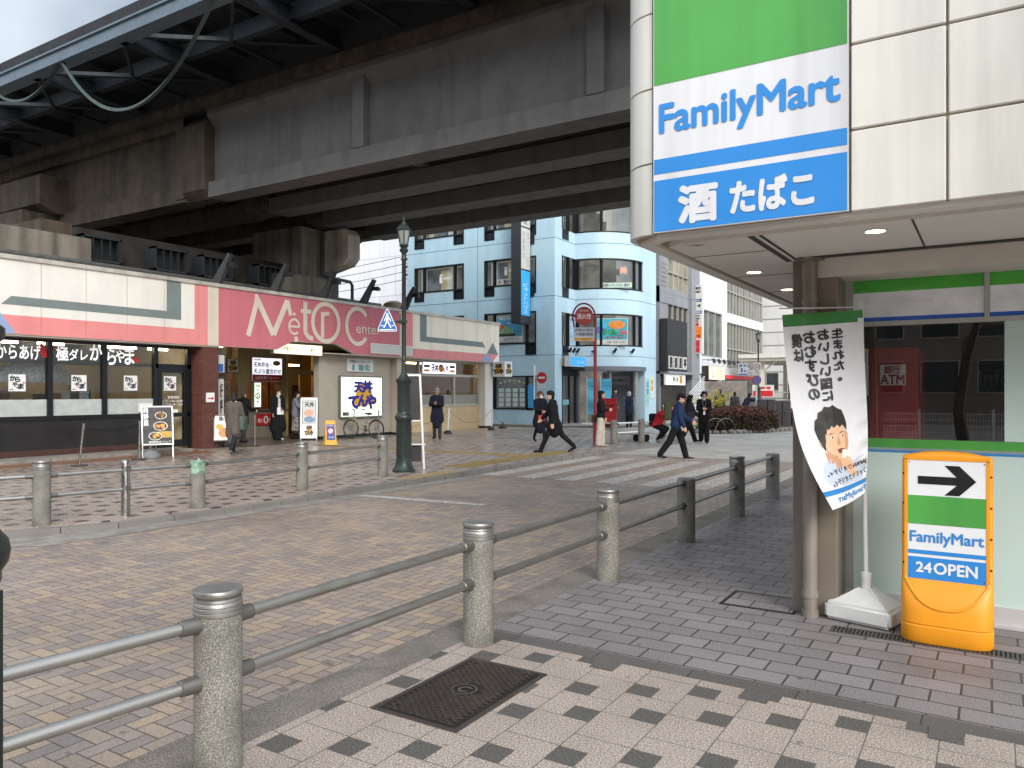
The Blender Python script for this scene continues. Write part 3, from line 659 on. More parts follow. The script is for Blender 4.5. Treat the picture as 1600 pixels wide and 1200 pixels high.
t = board('tall_poster', 'tall red and white poster panel standing at the passage entrance', 'poster', FX(-19.5), (14.44, 14.92, .35, 2.05), .03, .04, PAPER, DKFRAME)
b = MB(FX(-19.5)); b.quad([(14.46, .95, .036), (14.62, .95, .036), (14.7, 1.4, .036), (14.6, 1.75, .036), (14.72, 2.0, .036), (14.46, 2.03, .036)], 0); b.rect(14.46, 14.9, .37, .85, .037, 1); b.build('print', [RED, INK], t, world=True)
texts([('好評', (14.76, 14.86, 1.0, 1.9))], FX(-19.5), .039, INK, t, bold=.03, vertical=True); texts([('No', (14.5, 14.85, .5, .75))], FX(-19.5), .041, WHITE, t, bold=.02)
# lit name box under the notch
t = board('lit_name_sign', 'cream lit name box hanging under the pink fascia notch', 'sign', FX(-19.25), (16.55, 18.62, 2.86, 3.2), .05, .16, LITW, M_cream, lip=.012)
texts([('西葛西メトロセンター1番街', (16.95, 18.3, 2.97, 3.09))], FX(-19.25), .057, INK, t, bold=.01)
# board + lightbox on the greige wall
t = board('street_name_board', 'white board with blue street number on the greige arcade wall', 'sign', FW, (20.04, 21.42, 2.36, 2.84), .05, .05, PAPER, M_alu)
texts([('西葛西メトロセンター', (20.18, 21.3, 2.68, 2.79))], FW, .058, mat('print_navy', '#2c3f78', .5, var=0), t, bold=.012); texts([('1', (20.32, 20.42, 2.42, 2.63))], FW, .058, mat('print_teal', '#20808e', .5, var=0), t, bold=.006); texts([('番街', (20.62, 21.24, 2.41, 2.64))], FW, .058, mat('print_teal', '#20808e', .5, var=0), t, bold=.025)
ORG = mat('print_orange', '#d9a017', .5, var=.03); NAVY = mat('print_deep_blue', '#241f8a', .5, var=.03)
def tenya(fr, box, n, parent, colour, world=True, orange=ORG):
    u0, u1, z0, z1 = box; w, h = u1 - u0, z1 - z0; P = lambda a, c: (u0 + a * w, z0 + c * h, n)
    b = MB(fr); b.quad([P(*p) for p in ((.08, .25), (.25, .5), (.3, .8), (.45, .95), (.62, .85), (.68, .98), (.8, .9), (.85, .55), (.98, .3), (.8, .2), (.6, .06), (.35, .1))]); b.build('orange_mark', orange, parent, world=world, nrm=False)
    B = lambda a, c, d, e: (u0 + a * w, u0 + c * w, z0 + d * h, z0 + e * h)
    texts([('天', B(.2, .5, .6, .95)), ('丼', B(.5, .86, .6, 1.0)), ('て', B(.0, .35, .05, .45)), ('ん', B(.33, .66, .1, .5)), ('や', B(.62, 1.0, .02, .5))], fr, n + .004, colour, parent, bold=.065, world=world)
t = board('lightbox_poster', 'large lit white poster box with orange and blue lettering on the arcade wall', 'sign', FW, (19.66, 21.88, .71, 2.22), .10, .10, mat('lit_poster_green_white', '#eaf6e4', .5, var=.02, emit=.6), mat('grey_metal_casing', '#77736b', .5, .3), lip=.05)
tenya(FW, (20.08, 21.5, 1.02, 2.04), .108, t, NAVY)
b = MB(FW); b.rect(19.78, 20.08, .80, .92, .107); b.build('small_print', INK, t, world=True); texts([('テイクアウト 営業中', (20.2, 21.3, .86, .93))], FW, .107, mat('print_grey', '#8a8f88', .5), t, bold=0)
t = board('shop_name_sign', 'white lit shop sign above the eatery windows', 'sign', FX(-19.45), (24.24, 26.5, 2.38, 2.86), .07, .08, mat('lit_sign_lilac', '#f0eeff', .5, var=0, emit=.8), PAPER, lip=.015)
b = MB(FX(-19.45)); b.disc(25.45, 2.62, .17, .0735, .075); b.rect(24.32, 24.7, 2.46, 2.56, .075); b.rect(26.05, 26.42, 2.46, 2.56, .075); b.build('orange_mark', mat('print_bright_orange', '#ee9a1c', .5), t, world=True)
b = MB(FX(-19.45)); b.rect(24.32, 24.7, 2.64, 2.74, .0745); b.rect(26.05, 26.42, 2.64, 2.74, .0745); b.build('black_mark', INK, t, world=True)
texts([('天', (24.82, 25.02, 2.48, 2.76)), ('丼', (25.04, 25.26, 2.48, 2.76)), ('て', (25.36, 25.56, 2.5, 2.74)), ('ん', (25.58, 25.75, 2.48, 2.72)), ('や', (25.77, 25.95, 2.48, 2.74))], FX(-19.45), .08, INK, t, bold=.05)
t = thing('projecting_cube_sign', 'small white cube sign projecting from the far end of the arcade', 'sign', (-18.75, 29.15, 2.32))
b = MB(); b.bbox(-.3, .35, -.32, .32, 0, .68, .02); b.build('box', WHITE, t); b = MB(); b.box(-.6, -.3, -.05, .05, .3, .36); b.build('bracket', STEEL, t)
tenya(FX(.353), (-.24, .24, .1, .58), .0, t, INK, world=False); tenya(FY(-.323), (-.26, .28, .1, .58), .0, t, INK, world=False)
# ------- passage interior
b = MB(); b.box(-26, -25.9, 14.4, 22.5, 0, 3.4); b.box(-26, -19.7, 14.3, 14.4, 0, 3.3); b.box(-25.9, -22.6, 17.4, 17.5, 0, 3.3)
b.build('passage_wall', M_greige, arc, world=True)
FK = FX(-22.1)
ks = thing('takeout_kiosk', 'takeout counter kiosk with warm light inside the arcade passage', 'kiosk', (-22.4, 19, 0))
b = MB(FK); b.box(17.5, 19.62, 0, .98, -.5, 0); b.build('counter', mat('kiosk_counter', '#8d8577', .6), ks, world=True)
b = MB(FK); b.box(17.5, 19.62, .98, 1.03, -.55, .12); b.build('counter_top', mat('kiosk_top', '#6b6459', .4), ks, world=True)
b = MB(FK); b.box(17.5, 19.62, 2.0, 3.3, -.3, 0); b.box(17.5, 17.95, 1.03, 2.0, -.3, 0); b.box(19.4, 19.62, 0, 2.0, -.3, .01); b.build('front_panel', mat('kiosk_cream', '#a08a5c', .6), ks, world=True)
b = MB(FK); b.box(17.5, 21.4, 0, 3.3, -2.4, -2.3); b.build('back_wall', mat('kiosk_inside', '#8a5a38', .6, var=.4, vs=2), ks, world=True)
b = MB(FK); b.box(18.32, 18.36, 1.03, 2.0, -.06, 0); b.box(18.85, 18.88, 1.03, 2.0, -.06, 0); b.box(18.36, 18.85, 1.03, 1.6, -1.2, -1.1, 1); b.build('window_bar', [mat('dark_wood', '#3a2a20', .5), RED], ks, world=True)
lamp('tube_light', 18.2, 21, -22.9, 2.7, 'warm tube light inside the takeout kiosk of the passage', 9, '#ffd79a')
b = MB(FK); b.box(19.62, 19.72, 0, 3.3, -.1, .02); b.box(20.95, 21.1, 0, 3.3, -.1, .02); b.box(19.7, 21, 2.3, 2.45, -.1, .02); b.box(20.3, 20.36, 0, 2.3, -.09, .0); b.build('door_frame', mat('cream_door_frame', '#c4b27c', .5), ks, world=True)
b = MB(FK); b.rect(19.7, 21, .1, 3.2, -.05); b.build('door_pane', glass('warm_glass', (.95, .85, .65), 1), ks, world=True)
b = MB(FK); b.rect(20.45, 20.85, .8, 1.9, -.6, 0); b.box(19.8, 20.9, 0, .8, -1.2, -.7, 1); b.build('display', [mat('display_brown', '#5a3018', .6, var=.5, vs=8), mat('display_dark', '#4a3826', .6)], ks, world=True)
t = board('takeout_sign', 'white and red takeout sign above the kiosk window', 'sign', FX(-22.05), (18.02, 19.36, 2.02, 2.86), .04, .05, mat('lit_sign_pale', '#f4f4ff', .5, var=0, emit=.7), PAPER, lip=.01)
b = MB(FX(-22.05)); b.rect(18.03, 19.35, 2.03, 2.26, .045); b.build('red_band', RED, t, world=True)
texts([('お持ち帰りコーナー', (18.15, 19.25, 2.09, 2.2))], FX(-22.05), .048, WHITE, t, bold=.03); texts([('天丼弁当・', (18.08, 18.85, 2.52, 2.7)), ('天ぷら盛合わせ', (18.08, 19.3, 2.29, 2.47)), ('お持ち帰り', (18.08, 18.4, 2.75, 2.82))], FX(-22.05), .048, mat('print_navy2', '#1c2350', .5), t, bold=.03)
b = MB(FX(-22.05)); b.disc(19.1, 2.68, .09, .046, .05, 0, 18, .17); b.disc(19.1, 2.70, .06, .05, .053, 1, 14, .12); b.build('food_picture', [mat('bowl_brown', '#6b4420', .5), mat('tempura_gold', '#d29a3a', .6, var=.3, vs=30)], t, world=True)
t = board('lantern_sign', 'narrow lit lantern sign with a yellow ring beside the kiosk window', 'sign', FX(-21.9), (17.93, 18.24, 1.1, 1.98), .1, .12, mat('lit_lantern', '#eaffe6', .5, var=0, emit=.8), mat('lantern_frame', '#a9b3a2', .5), lip=.02)
b = MB(FX(-21.9))
for k in arcring(18.085, 1.5, .11, .11, .04, 0, 360, 24): b.quad([(p[0], p[1], .105) for p in k])
b.build('ring', ORG, t, world=True); texts([('天丼', (17.99, 18.18, 1.8, 1.9)), ('て', (18.02, 18.15, 1.62, 1.74)), ('ん', (18.03, 18.14, 1.44, 1.56)), ('や', (18.02, 18.15, 1.22, 1.35))], FX(-21.9), .108, INK, t, bold=.03)
t = board('price_sign', 'red price sign on the front of the takeout counter', 'sign', FX(-22.08), (18.25, 19.0, .45, .86), .03, .02, RED, RED, lip=.003); texts([('0', (18.55, 18.75, .52, .78)), ('最大', (18.3, 18.5, .55, .7)), ('円', (18.8, 18.95, .55, .68))], FX(-22.08), .037, WHITE, t, bold=.02)
t = board('small_hanging_sign', 'small white square sign hanging in the passage left of the kiosk', 'sign', FX(-22.0), (16.95, 17.42, 2.3, 2.78), .02, .03, PAPER, DKFRAME, lip=.02); tenya(FX(-22.0), (17.0, 17.36, 2.34, 2.72), .027, t, INK)
for i, (y, w, z0, z1, c, lb) in enumerate(((15.7, .4, 1.0, 2.0, '#5c7f92', 'pale blue poster on the back wall of the passage'), (17.05, .45, 1.1, 2.0, '#9c8a72', 'brown printed notice on the passage wall'))):
    x = -25.88 if i == 0 else -22.55; t = board('wall_poster', lb, 'poster', FX(x), (y, y + w, z0, z1), .03, .02, mat('poster_print_%d' % i, c, .5, var=.5, vs=7), PAPER)
lamp('tube_light', 15.2, 17.2, -22.5, 3.24, 'tube light on the ceiling of the arcade passage', 4)
# roof floodlights
for i, y in enumerate((14.35, 16.45, 18.5, 20.45, 22.7)):
    t = thing('roof_floodlight', 'dark wedge bracket floodlight on the arcade roof edge, ' + ('leftmost of five', 'second of five from the left', 'middle one of five', 'fourth of five, against the white wall', 'rightmost of five, behind the lamp post')[i], 'floodlight', (-19.1, y, 4.76), 0, 'floodlights along the arcade roof')
    b = MB(); b.prism([(-.14, 0), (.16, 0), (.52, .86), (.44, .9)], -.06, .06, 0, lambda u, z, n: (u * .9, n + u * .35, z)); b.build('bracket', mat('dark_bracket', '#3b3b3c', .5, .3), t)
    b = MB(); b.box(.3, .62, .1, .22, .5, .62); b.box(.5, .66, .08, .24, .48, .58); b.build('lamp_head', BLACK, t)
t = thing('roof_vent', 'tan rounded roof vent behind the arcade fascia', 'vent', (-20.6, 23.9, 4.6)); b = MB(); b.lathe([(.5, 0), (.5, .35), (.4, .62), (.2, .72)], (0, 0, 0), 16); b.build('cowl', mat('tan_metal', '#8d7a62', .6), t, smooth=True); b = MB(); b.lathe([(.56, 0), (.56, .08)], (0, 0, 0), 16); b.build('collar', STEEL, t)
# ================================================================== CONVENIENCE STORE
M_panel = mat('store_panel', '#d3d0c6', .3, var=.04, vs=1, streak=.5, grime=.12)
M_seal = mat('panel_sealant', '#9c907a', .7, var=.2)
M_soff = mat('store_soffit', '#dedad2', .5, var=.05, vs=1.5)
M_soffd = mat('soffit_groove', '#3c3834', .7)
M_colm = mat('brown_metal_column', '#83796d', .4, .3, var=.1, vs=2, streak=.35)
M_head = mat('taupe_header', '#cac3b9', .5, var=.05)
M_grn = mat('store_green', '#4fa048', .4, var=.04, vs=2, streak=.4)
M_blu = mat('store_blue', '#2f86cf', .4, var=.03, vs=2, streak=.1)
M_swh = mat('store_white', '#dadadc', .4, var=.03, vs=2, streak=.35)
store = thing('convenience_store', 'corner convenience store with pale panel fascia and green white blue window bands', 'store', (0, 6.4, 0))
def rbox(mbx, poly, z0, z1): mbx.plan(poly, z0, z1)
arcp = [(-1.85 - .23 * math.sin(R(a)), 4.89 - .23 * math.cos(R(a))) for a in range(0, 91, 10)]
bk = [(x + .0, y) for x, y in arcp]
b = MB(); off = .02
inner = [(-1.85 - .21 * math.sin(R(a)), 4.89 - .21 * math.cos(R(a))) for a in range(0, 91, 10)]
b.plan([(12, 4.68)] + inner + [(-2.06, 9.72), (-1.9, 9.95), (-1.1, 9.95), (-1.1, 6.3), (12, 6.3)], 2.665, 5.4)
b.build('fascia_backing', M_seal, store, world=True)
rows = [(2.66, 3.109), (3.121, 3.589), (3.601, 4.073), (4.085, 4.56), (4.578, 5.42)]
for z0, z1 in rows:
    for x0, x1 in ((-.67, -.206), (-.194, .95), (.97, 2.1), (2.12, 3.3), (3.32, 12)):
        b = MB(); b.bbox(x0, x1, 4.655, 4.70, z0, z1, .006, seg=1); b.build('fascia_panel', M_panel, store, world=True)
    b = MB(); out = arcp + [(-2.08, 6.3)]; inn = [(-1.85 - .19 * math.sin(R(a)), 4.89 - .19 * math.cos(R(a))) for a in range(0, 91, 10)] + [(-2.04, 6.3)]
    b.plan(out + inn[::-1], z0, z1); b.build('corner_panel', M_panel, store, world=True, smooth=True)
    for y0, y1 in ((6.32, 8.0), (8.02, 9.7)):
        b = MB(); b.bbox(-2.08, -2.04, y0, y1, z0, z1, .006, seg=1); b.build('fascia_panel', M_panel, store, world=True)
b = MB(); b.plan([(12, 4.9), (-1.75, 4.9), (-1.86, 5.0), (-1.86, 9.7), (-1.12, 9.7), (-1.12, 5.99), (12, 5.99)], 2.63, 2.664); b.plan([(12, 4.70), (-1.83, 4.70), (-2.03, 4.9), (-2.03, 9.6), (-1.93, 9.6), (-1.93, 4.93), (-1.82, 4.83), (12, 4.83)], 2.64, 2.664)
so_ = b.build('soffit', M_soff, store, world=True)
b = MB()
b.box(-1.31, -1.27, 4.9, 6.0, 2.626, 2.6295); b.box(-1.24, -1.22, 4.9, 6.0, 2.626, 2.6295); b.box(-.39, -.378, 4.9, 5.9, 2.627, 2.6295)
for y in (5.45, 6.6, 7.75, 8.9): b.box(-1.86, -1.32, y, y + .008, 2.627, 2.6295)
b.box(-1.2, 12, 5.86, 5.93, 2.62, 2.6285)
b.build('groove', M_soffd, so_, world=True)
b = MB(); b.box(-1.2, 12, 6.0, 6.36, 2.49, 2.64); b.box(-.96, 12, 6.3, 6.38, 2.53, 2.66); b.build('header', M_head, store, world=True)
b = MB(); b.bbox(-1.27, -.955, 6.01, 6.5, 0, 2.63, .008); b.box(-1.27, -1.2, 6.5, 11, 0, 2.66); b.build('column', M_colm, store, world=True)
b = MB(); b.tube([(-1.135, 5.955, .04), (-1.135, 5.955, 2.63)], .052, 14); b.lathe([(.1, 2.615), (.1, 2.632)], (-1.135, 5.955, 0), 18); b.lathe([(.06, .14), (.06, .19)], (-1.135, 5.955, 0), 14); b.lathe([(.058, 2.3), (.058, 2.33)], (-1.135, 5.955, 0), 14); b.lathe([(.062, 0), (.062, .05)], (-1.135, 5.955, 0), 14)
b.build('downpipe', mat('painted_pipe', '#8b8379', .45, .2, var=.2, vs=4, streak=.6, grime=.4), store, world=True, smooth=True)
F6 = FY(6.39)
b = MB(F6)
b.box(-.955, -.90, 0, 2.53, -.06, .02); b.box(-.9, 6, 2.495, 2.53, -.06, .02); b.box(-.9, 6, 2.145, 2.18, -.06, .02); b.box(-.045, -.012, 2.18, 2.495, -.05, .018); b.box(1.1, 1.14, 0, 2.495, -.06, .02)
wf = b.build('window_frame', mat('pale_aluminium', '#b9bab4', .4, .4, var=.05), store, world=True)
b = MB(F6); b.box(-.955, 6, 0.02, .14, -.05, .03); b.box(-.955, 6, 0, .02, -.05, .06); b.build('sill', mat('white_sill', '#c7c6c6', .4, .1, var=.05, grime=.3), store, world=True)
b = MB(F6); b.rect(-.9, 6, .14, 2.495, 0); b.build('pane', glass('shop_glass', (.84, .85, .83), 3.4), wf, world=True)
M_frost = mat('frosted_aqua_film', '#c6dbd5', .18, var=.03, vs=1.5)
b = MB(F6); b.rect(-.9, 6, .14, 1.195, .003); b.rect(.075, 6, 1.3, 2.145, .003); b.rect(-.9, -.835, 1.3, 2.145, .003); b.build('frosted_film', M_frost, wf, world=True)
b = MB(F6); b.rect(-.9, 6, 1.196, 1.212, .003, 1); b.rect(-.9, 6, 1.212, 1.232, .003, 3); b.rect(-.9, 6, 1.232, 1.298, .003, 0)
b.rect(-.9, -.046, 2.40, 2.495, .003, 4); b.rect(-.9, -.046, 2.212, 2.40, .003, 2); b.rect(-.9, -.046, 2.181, 2.212, .003, 5)
b.rect(-.011, 6, 2.40, 2.495, .003, 4); b.rect(-.011, 6, 2.212, 2.40, .003, 2); b.rect(-.011, 6, 2.181, 2.212, .003, 5)
b.build('colour_band', [M_grn, M_blu, mat('band_white', '#eceef4', .2), mat('band_grey', '#8b9a98', .4), mat('band_green', '#52b544', .2), mat('band_blue', '#3f6ad0', .2)], wf, world=True)
b = MB(); b.box(-1.2, 12, 11, 11.1, 0, 2.8); b.box(-1.2, 12, 6.45, 11, 2.54, 2.6); b.box(-1.2, 12, 6.45, 11, -.0, .012); b.box(-1.195, -1.15, 6.5, 11, 0, 2.6)
b.build('interior_wall', mat('store_interior', '#6b5c50', .6, var=.25, vs=1), store, world=True)
# main sign on the fascia
F4 = FY(4.655)
t = thing('store_sign', 'big green white and blue store sign on the fascia corner', 'sign', (-1.25, 4.63, 2.66))
b = MB(F4); b.box(-1.83, -.68, 2.66, 4.32, 0, .025); b.build('panel', M_swh, t, world=True)
b = MB(F4); b.rect(-1.825, -.685, 3.595, 4.315, .027, 0); b.rect(-1.825, -.685, 3.03, 3.125, .027, 1); b.rect(-1.825, -.685, 2.665, 2.99, .027, 1); b.build('colour_band', [M_grn, M_blu], t, world=True)
def famima(fr, u0, u1, zb, n, m, parent, mirror=False, world=True, mb=None, bold=.028, xh=None):
    """the store's word mark; zb = baseline, sized to width"""
    V, Fc, w, h = text_geo('FamilyMart', 1.0, bold, spacing=.99, res=4)
    k = (u1 - u0) / w; q = mb or MB(fr)
    for i, (da, db) in enumerate(bold_ring(bold)): q.add([((u1 - (a + da) * k) if mirror else (u0 + (a + da) * k), zb + (bb + db - .21) * k * 1.05, n + i * .00015) for a, bb in V], Fc)
    return q if mb else q.build('lettering', m, parent, world=world, nrm=False)
famima(F4, -1.785, -.725, 3.285, .029, M_blu, t)
texts([('酒', (-1.655, -1.425, 2.705, 2.925))], F4, .030, M_swh, t, bold=.05); texts([('たばこ', (-1.335, -.865, 2.725, 2.91))], F4, .030, M_swh, t, bold=.045)
for i, (x, y, on) in enumerate(((-1.67, 4.99, 0), (-.60, 5.13, 1), (-1.65, 6.37, 1), (-1.66, 7.62, 1))):
    d = thing('downlight', ('unlit round downlight under the sign corner of the store soffit', 'lit round downlight under the store front soffit', 'lit round downlight of the side soffit near the corner column', 'lit round downlight farthest along the side soffit')[i], 'downlight', (x, y, 2.63), 0, 'downlights in the store soffit')
    b = MB(); b.lathe([(.072, 0), (.075, -.006), (.058, -.008), (.055, 0)], (0, 0, 0), 24); b.build('ring', M_soff, d, smooth=True)
    b = MB(); b.lathe([(.054, -.002), (.02, -.003)], (0, 0, 0), 20); b.build('lens', mat('lens_lit', '#fff0c0', .4, var=0, emit=14) if on else mat('lens_off', '#8f877c', .3), d)
# cash machine and notices behind the glass
t = thing('cash_machine', 'dark red cash machine behind the store window', 'cash machine', (-.68, 7.3, .012))
b = MB(); b.bbox(-.18, .18, -.35, .4, 0, 2.0, .02); b.bbox(.18, .36, -.3, .4, 0, 1.22, .02)
b.build('body', mat('machine_red', '#d2202c', .45, var=.08), t); b = MB(); b.box(.19, .34, -.31, -.295, .9, 1.15); b.build('screen', BLACK, t)
t2 = board('machine_sign', 'pale sign with red lettering behind the store window above the cash machine', 'sign', FY(6.6), (-.74, -.56, 1.70, 1.86), 0, .01, PAPER, PAPER, lip=.002)
texts([('銀行', (-.71, -.60, 1.79, 1.85)), ('ATM', (-.735, -.57, 1.71, 1.78))], FY(6.6), .006, mat('print_dark_red', '#8c1c30', .5, var=0), t2, bold=.03)
t2 = board('window_notice', 'narrow white notice with red words at the left of the store window', 'notice', FY(6.42), (-.9, -.80, 1.62, 1.98), 0, .004, PAPER, PAPER, lip=.001)
texts([('くが', (-.87, -.82, 1.92, 1.95)), ('際は', (-.87, -.82, 1.87, 1.90))], FY(6.42), .003, INK, t2, bold=.02); texts([('お得', (-.87, -.82, 1.77, 1.81)), ('を', (-.84, -.82, 1.72, 1.75)), ('す', (-.84, -.82, 1.67, 1.70))], FY(6.42), .003, RED, t2, bold=.04)
t2 = board('information_sign', 'dark board with faint lettering inside the store', 'sign', FY(8.2), (-.3, .9, 1.65, 1.9), 0, .03, mat('dark_board', '#2b2523', .5), BLACK); texts([('Information', (-.1, .7, 1.7, 1.85))], FY(8.2), .005, mat('print_faint', '#8a8480', .5), t2, bold=0)
sh = thing('store_shelf', 'dark shelf unit deep inside the store', 'shelf', (.9, 9.5, .012))
b = MB()
for z in (0, .4, .8, 1.2): b.box(-1.2, 1.2, -.25, .25, z, z + .04)
b.box(-1.2, 1.2, .2, .25, 0, 1.4); b.build('rack', mat('shelf_grey', '#55504c', .5), sh)
b = MB()
for z in (.04, .44, .84, 1.24):
    for i in range(14): b.box(-1.15 + i * .165, -1.15 + i * .165 + .13, -.2, .1, z, z + rr.uniform(.15, .3), rr.randrange(4))
b.build('goods', [mat('goods_%d' % i, c, .5) for i, c in enumerate(('#7a2c28', '#8a8478', '#3e4f3a', '#a0895a'))], sh)
# drain grate and pavement covers
t = thing('drain_grate', 'narrow slotted metal drain along the foot of the store front', 'drain', (-.2, 5.72, 0))
b = MB(); b.box(-.75, 3, -.075, -.06, -.05, .004); b.box(-.75, 3, .06, .075, -.05, .004); b.box(-.75, 3, -.06, .06, .0006, .0012, 1); b.build('frame', [mat('grate_steel', '#55534f', .5, .5, var=.2), mat('drain_dark', '#0f0e0d', .9)], t)
b = MB()
for i in range(150): b.box(-.745 + i * .025, -.733 + i * .025, -.06, .06, .0012, .004)
b.build('bar', mat('grate_steel', '#55534f', .5, .5), t)
t = thing('manhole_cover', 'rectangular cast iron cover with studded tread set in the pale slabs', 'manhole cover', (-2.47, 3.455, 0), 0)
M_iron = mat('cast_iron', '#4a413b', .55, .35, var=.2, vs=8, bump=.2, bs=200)
M_irond = mat('cast_iron_dark', '#25201d', .6, .3, var=.2)
b = MB(); b.bbox(-.275, .275, -.455, .455, -.05, .004, .003); b.build('frame', M_iron, t)
b = MB(); b.bbox(-.245, .245, -.425, .425, -.03, .0055, .002, seg=1); b.build('plate', M_irond, t)
b = MB()
for j in range(38):
    for i in range(9):
        x = -.222 + i * .05 + (.025 if j % 2 else 0); y = -.405 + j * .0218
        if x + .04 > .228 or x * x + y * y < .0065: continue
        b.box(x, x + .04, y, y + .012, .005, .0095)
b.build('tread', M_iron, t)
b = MB()
for k in arcring(0, 0, .075, .075, .012, 0, 360, 28) + arcring(.006, 0, .042, .042, .018, 40, 320, 20): b.quad([(p[0], p[1], .0085) for p in k])
b.build('emblem', mat('worn_iron', '#6b625a', .4, .5), t, nrm=False)
b = MB()
for x in (-.17, .17):
    for y in (-.36, .36): b.lathe([(.014, .0096), (.012, .0099)], (x, y, 0), 10)
b.build('key_hole', mat('hole_black', '#060505', .9), t)
t = thing('access_cover', 'small paver-filled access cover near the store corner', 'manhole cover', (-1.52, 6.15, 0), 0)
b = MB()
for s_ in (-1, 1): b.box(-.27, .27, s_ * .22 - .012, s_ * .22 + .012, -.02, .004); b.box(s_ * .27 - .012, s_ * .27 + .012, -.232, .232, -.02, .0045)
b.build('frame', M_irond, t)
b = MB(); b.box(-.255, .255, -.205, .205, -.02, .003); b.build('plate', M_pav, t)
# ------- free-standing orange sign
ST = thing('sign_stand', 'orange plastic sign stand with a black arrow panel leaning by the store window', 'sign stand', (-.255, 5.86, 0))
M_or = mat('orange_plastic', '#ec981a', .45, var=.07, vs=3, grime=.3, spec=.5)
FS = Fr((0, 0, 0), (1, 0, 0), (0, -1, 0))
pr = [(0, .165, .262), (.012, .172, .268), (.11, .172, .268), (.118, .165, .262), (.126, .172, .268), (.2, .168, .268), (.3, .135, .267), (.37, .085, .266), (.41, .058, .265), (1.16, .05, .262)]
b = MB(); vs = []; fs = []; n = 40
for z, dpt, w in pr:
    for j in range(n):
        a = 2 * math.pi * j / n; ca, sa = math.cos(a), math.sin(a); e = .55 if z < .22 else .55 - .25 * min(1, (z - .22) / .2)
        x = w * math.copysign(abs(ca) ** e, ca); y = dpt * math.copysign(abs(sa) ** e, sa)
        if y > 0: y = min(y, .10)
        vs.append((x, y, z))
for i in range(len(pr) - 1):
    for j in range(n): fs.append((i * n + j, i * n + (j + 1) % n, (i + 1) * n + (j + 1) % n, (i + 1) * n + j))
fs.append(tuple(range(n))[::-1])
# rounded top
top0 = (len(pr) - 1) * n
for k in range(1, 5):
    sc_ = (1, .985, .96, .86)[k - 1]; 
    for j in range(n):
        x, y, z = vs[top0 + j]; vs.append((x * sc_, y * (1, .9, .7, .3)[k - 1], 1.16 + (.03, .05, .06, .066)[k - 1] + .03 * (1 - (x / .27) ** 2)))
    for j in range(n):
        a0 = (len(pr) - 2 + k) * n; fs.append((a0 + j, a0 + (j + 1) % n, a0 + n + (j + 1) % n, a0 + n + j))
fs.append(tuple((len(pr) + 3) * n + j for j in range(n)))
b.add(vs, fs); b.build('body', M_or, ST, smooth=True)
b = MB(); P_ = []
for i in range(25):
    x = -.25 + .5 * i / 24; z = .23 + .19 * abs(x / .25) ** 2.6; k_ = max(j for j in range(9) if pr[j][0] <= z); f_ = (z - pr[k_][0]) / (pr[k_ + 1][0] - pr[k_][0]); dp_ = pr[k_][1] + (pr[k_ + 1][1] - pr[k_][1]) * f_
    e = .55 if z < .22 else .55 - .25 * min(1, (z - .22) / .2); c_ = min(.999, abs(x / .266)) ** (1 / e); P_.append((x, -dp_ * math.sqrt(1 - c_ * c_) ** e - .002, z))
b.tube(P_, .009, 8); b.build('scoop_edge', M_or, ST, smooth=True)
b = MB(FS); b.box(-.245, -.225, .38, 1.2, .03, .066); b.box(.225, .245, .38, 1.2, .03, .066); b.box(-.245, .245, 1.195, 1.215, .03, .066); b.build('rim', M_or, ST)
b = MB(FS); b.box(-.228, .228, .40, 1.197, .02, .062); b.build('panel', mat('stand_panel_white', '#e2e2e2', .4, var=.03, vs=6), ST)
b = MB(FS); b.rect(-.227, .227, .767, .958, .064, 0); b.rect(-.227, .227, .567, .594, .064, 1); b.rect(-.227, .227, .402, .548, .064, 1); b.build('colour_band', [M_grn, M_blu], ST)
b = MB(FS); b.prism([(-.165, 1.035), (.06, 1.035), (-.01, .967), (.075, .967), (.17, 1.065), (.075, 1.163), (-.01, 1.163), (.06, 1.088), (-.165, 1.088)], .06, .0645); b.build('arrow', INK, ST)
famima(FS, -.212, .212, .648, .065, M_blu, ST, world=False, bold=.022)
texts([('24', (-.175, -.085, .448, .513)), ('OPEN', (-.07, .175, .444, .517))], FS, .0655, mat('stand_panel_white', '#e2e2e2', .4), ST, world=False, bold=.03)
b = MB(FS)
for x in (-.252, .252):
    for z in (.3, .5, .7, .9, 1.1): b.disc(x, z, .007, .05, .057 if abs(x) < .25 else .0555, 0, 8)
for x in (-.215, .215):
    for z in (1.18, .42): b.disc(x, z, .004, .06, .065, 0, 8)
b.disc(0, .39, .006, .05, .066, 0, 8)
b.build('screw', mat('rusty_screw', '#4a3020', .6, .4), ST)
# ------- banner on its weighted base
BN = thing('banner_stand', 'white weighted plastic base holding the tall banner pole', 'banner stand', (-.77, 6.05, 0), 0)
M_pl = mat('white_plastic', '#cfcec9', .5, var=.06, vs=5, grime=.4)
bm = bmesh.new(); bmesh.ops.create_cube(bm, size=1)
for v in bm.verts: v.co = Vector((v.co.x * .46, v.co.y * .36, v.co.z * .125 + .0725))
bmesh.ops.bevel(bm, geom=list(bm.edges), offset=.022, segments=3, affect='EDGES')
rot = Matrix.Rotation(R(-14), 4, 'Z')
b = MB(); b.bm(bm)
b.add([(-.2, -.15, .13), (.2, -.15, .13), (.2, .15, .13), (-.2, .15, .13), (-.035, -.035, .235), (.035, -.035, .235), (.035, .035, .235), (-.035, .035, .235)], [(0, 1, 5, 4), (1, 2, 6, 5), (2, 3, 7, 6), (3, 0, 4, 7), (4, 5, 6, 7)])
b.box(-.06, .06, -.182, -.17, .045, .09)
for dx, dy in ((-.17, -.13), (.17, -.13), (.17, .13), (-.17, .13)): b.tube([(dx, dy, .135), (dx * .2, dy * .25, .237)], .008, 5)
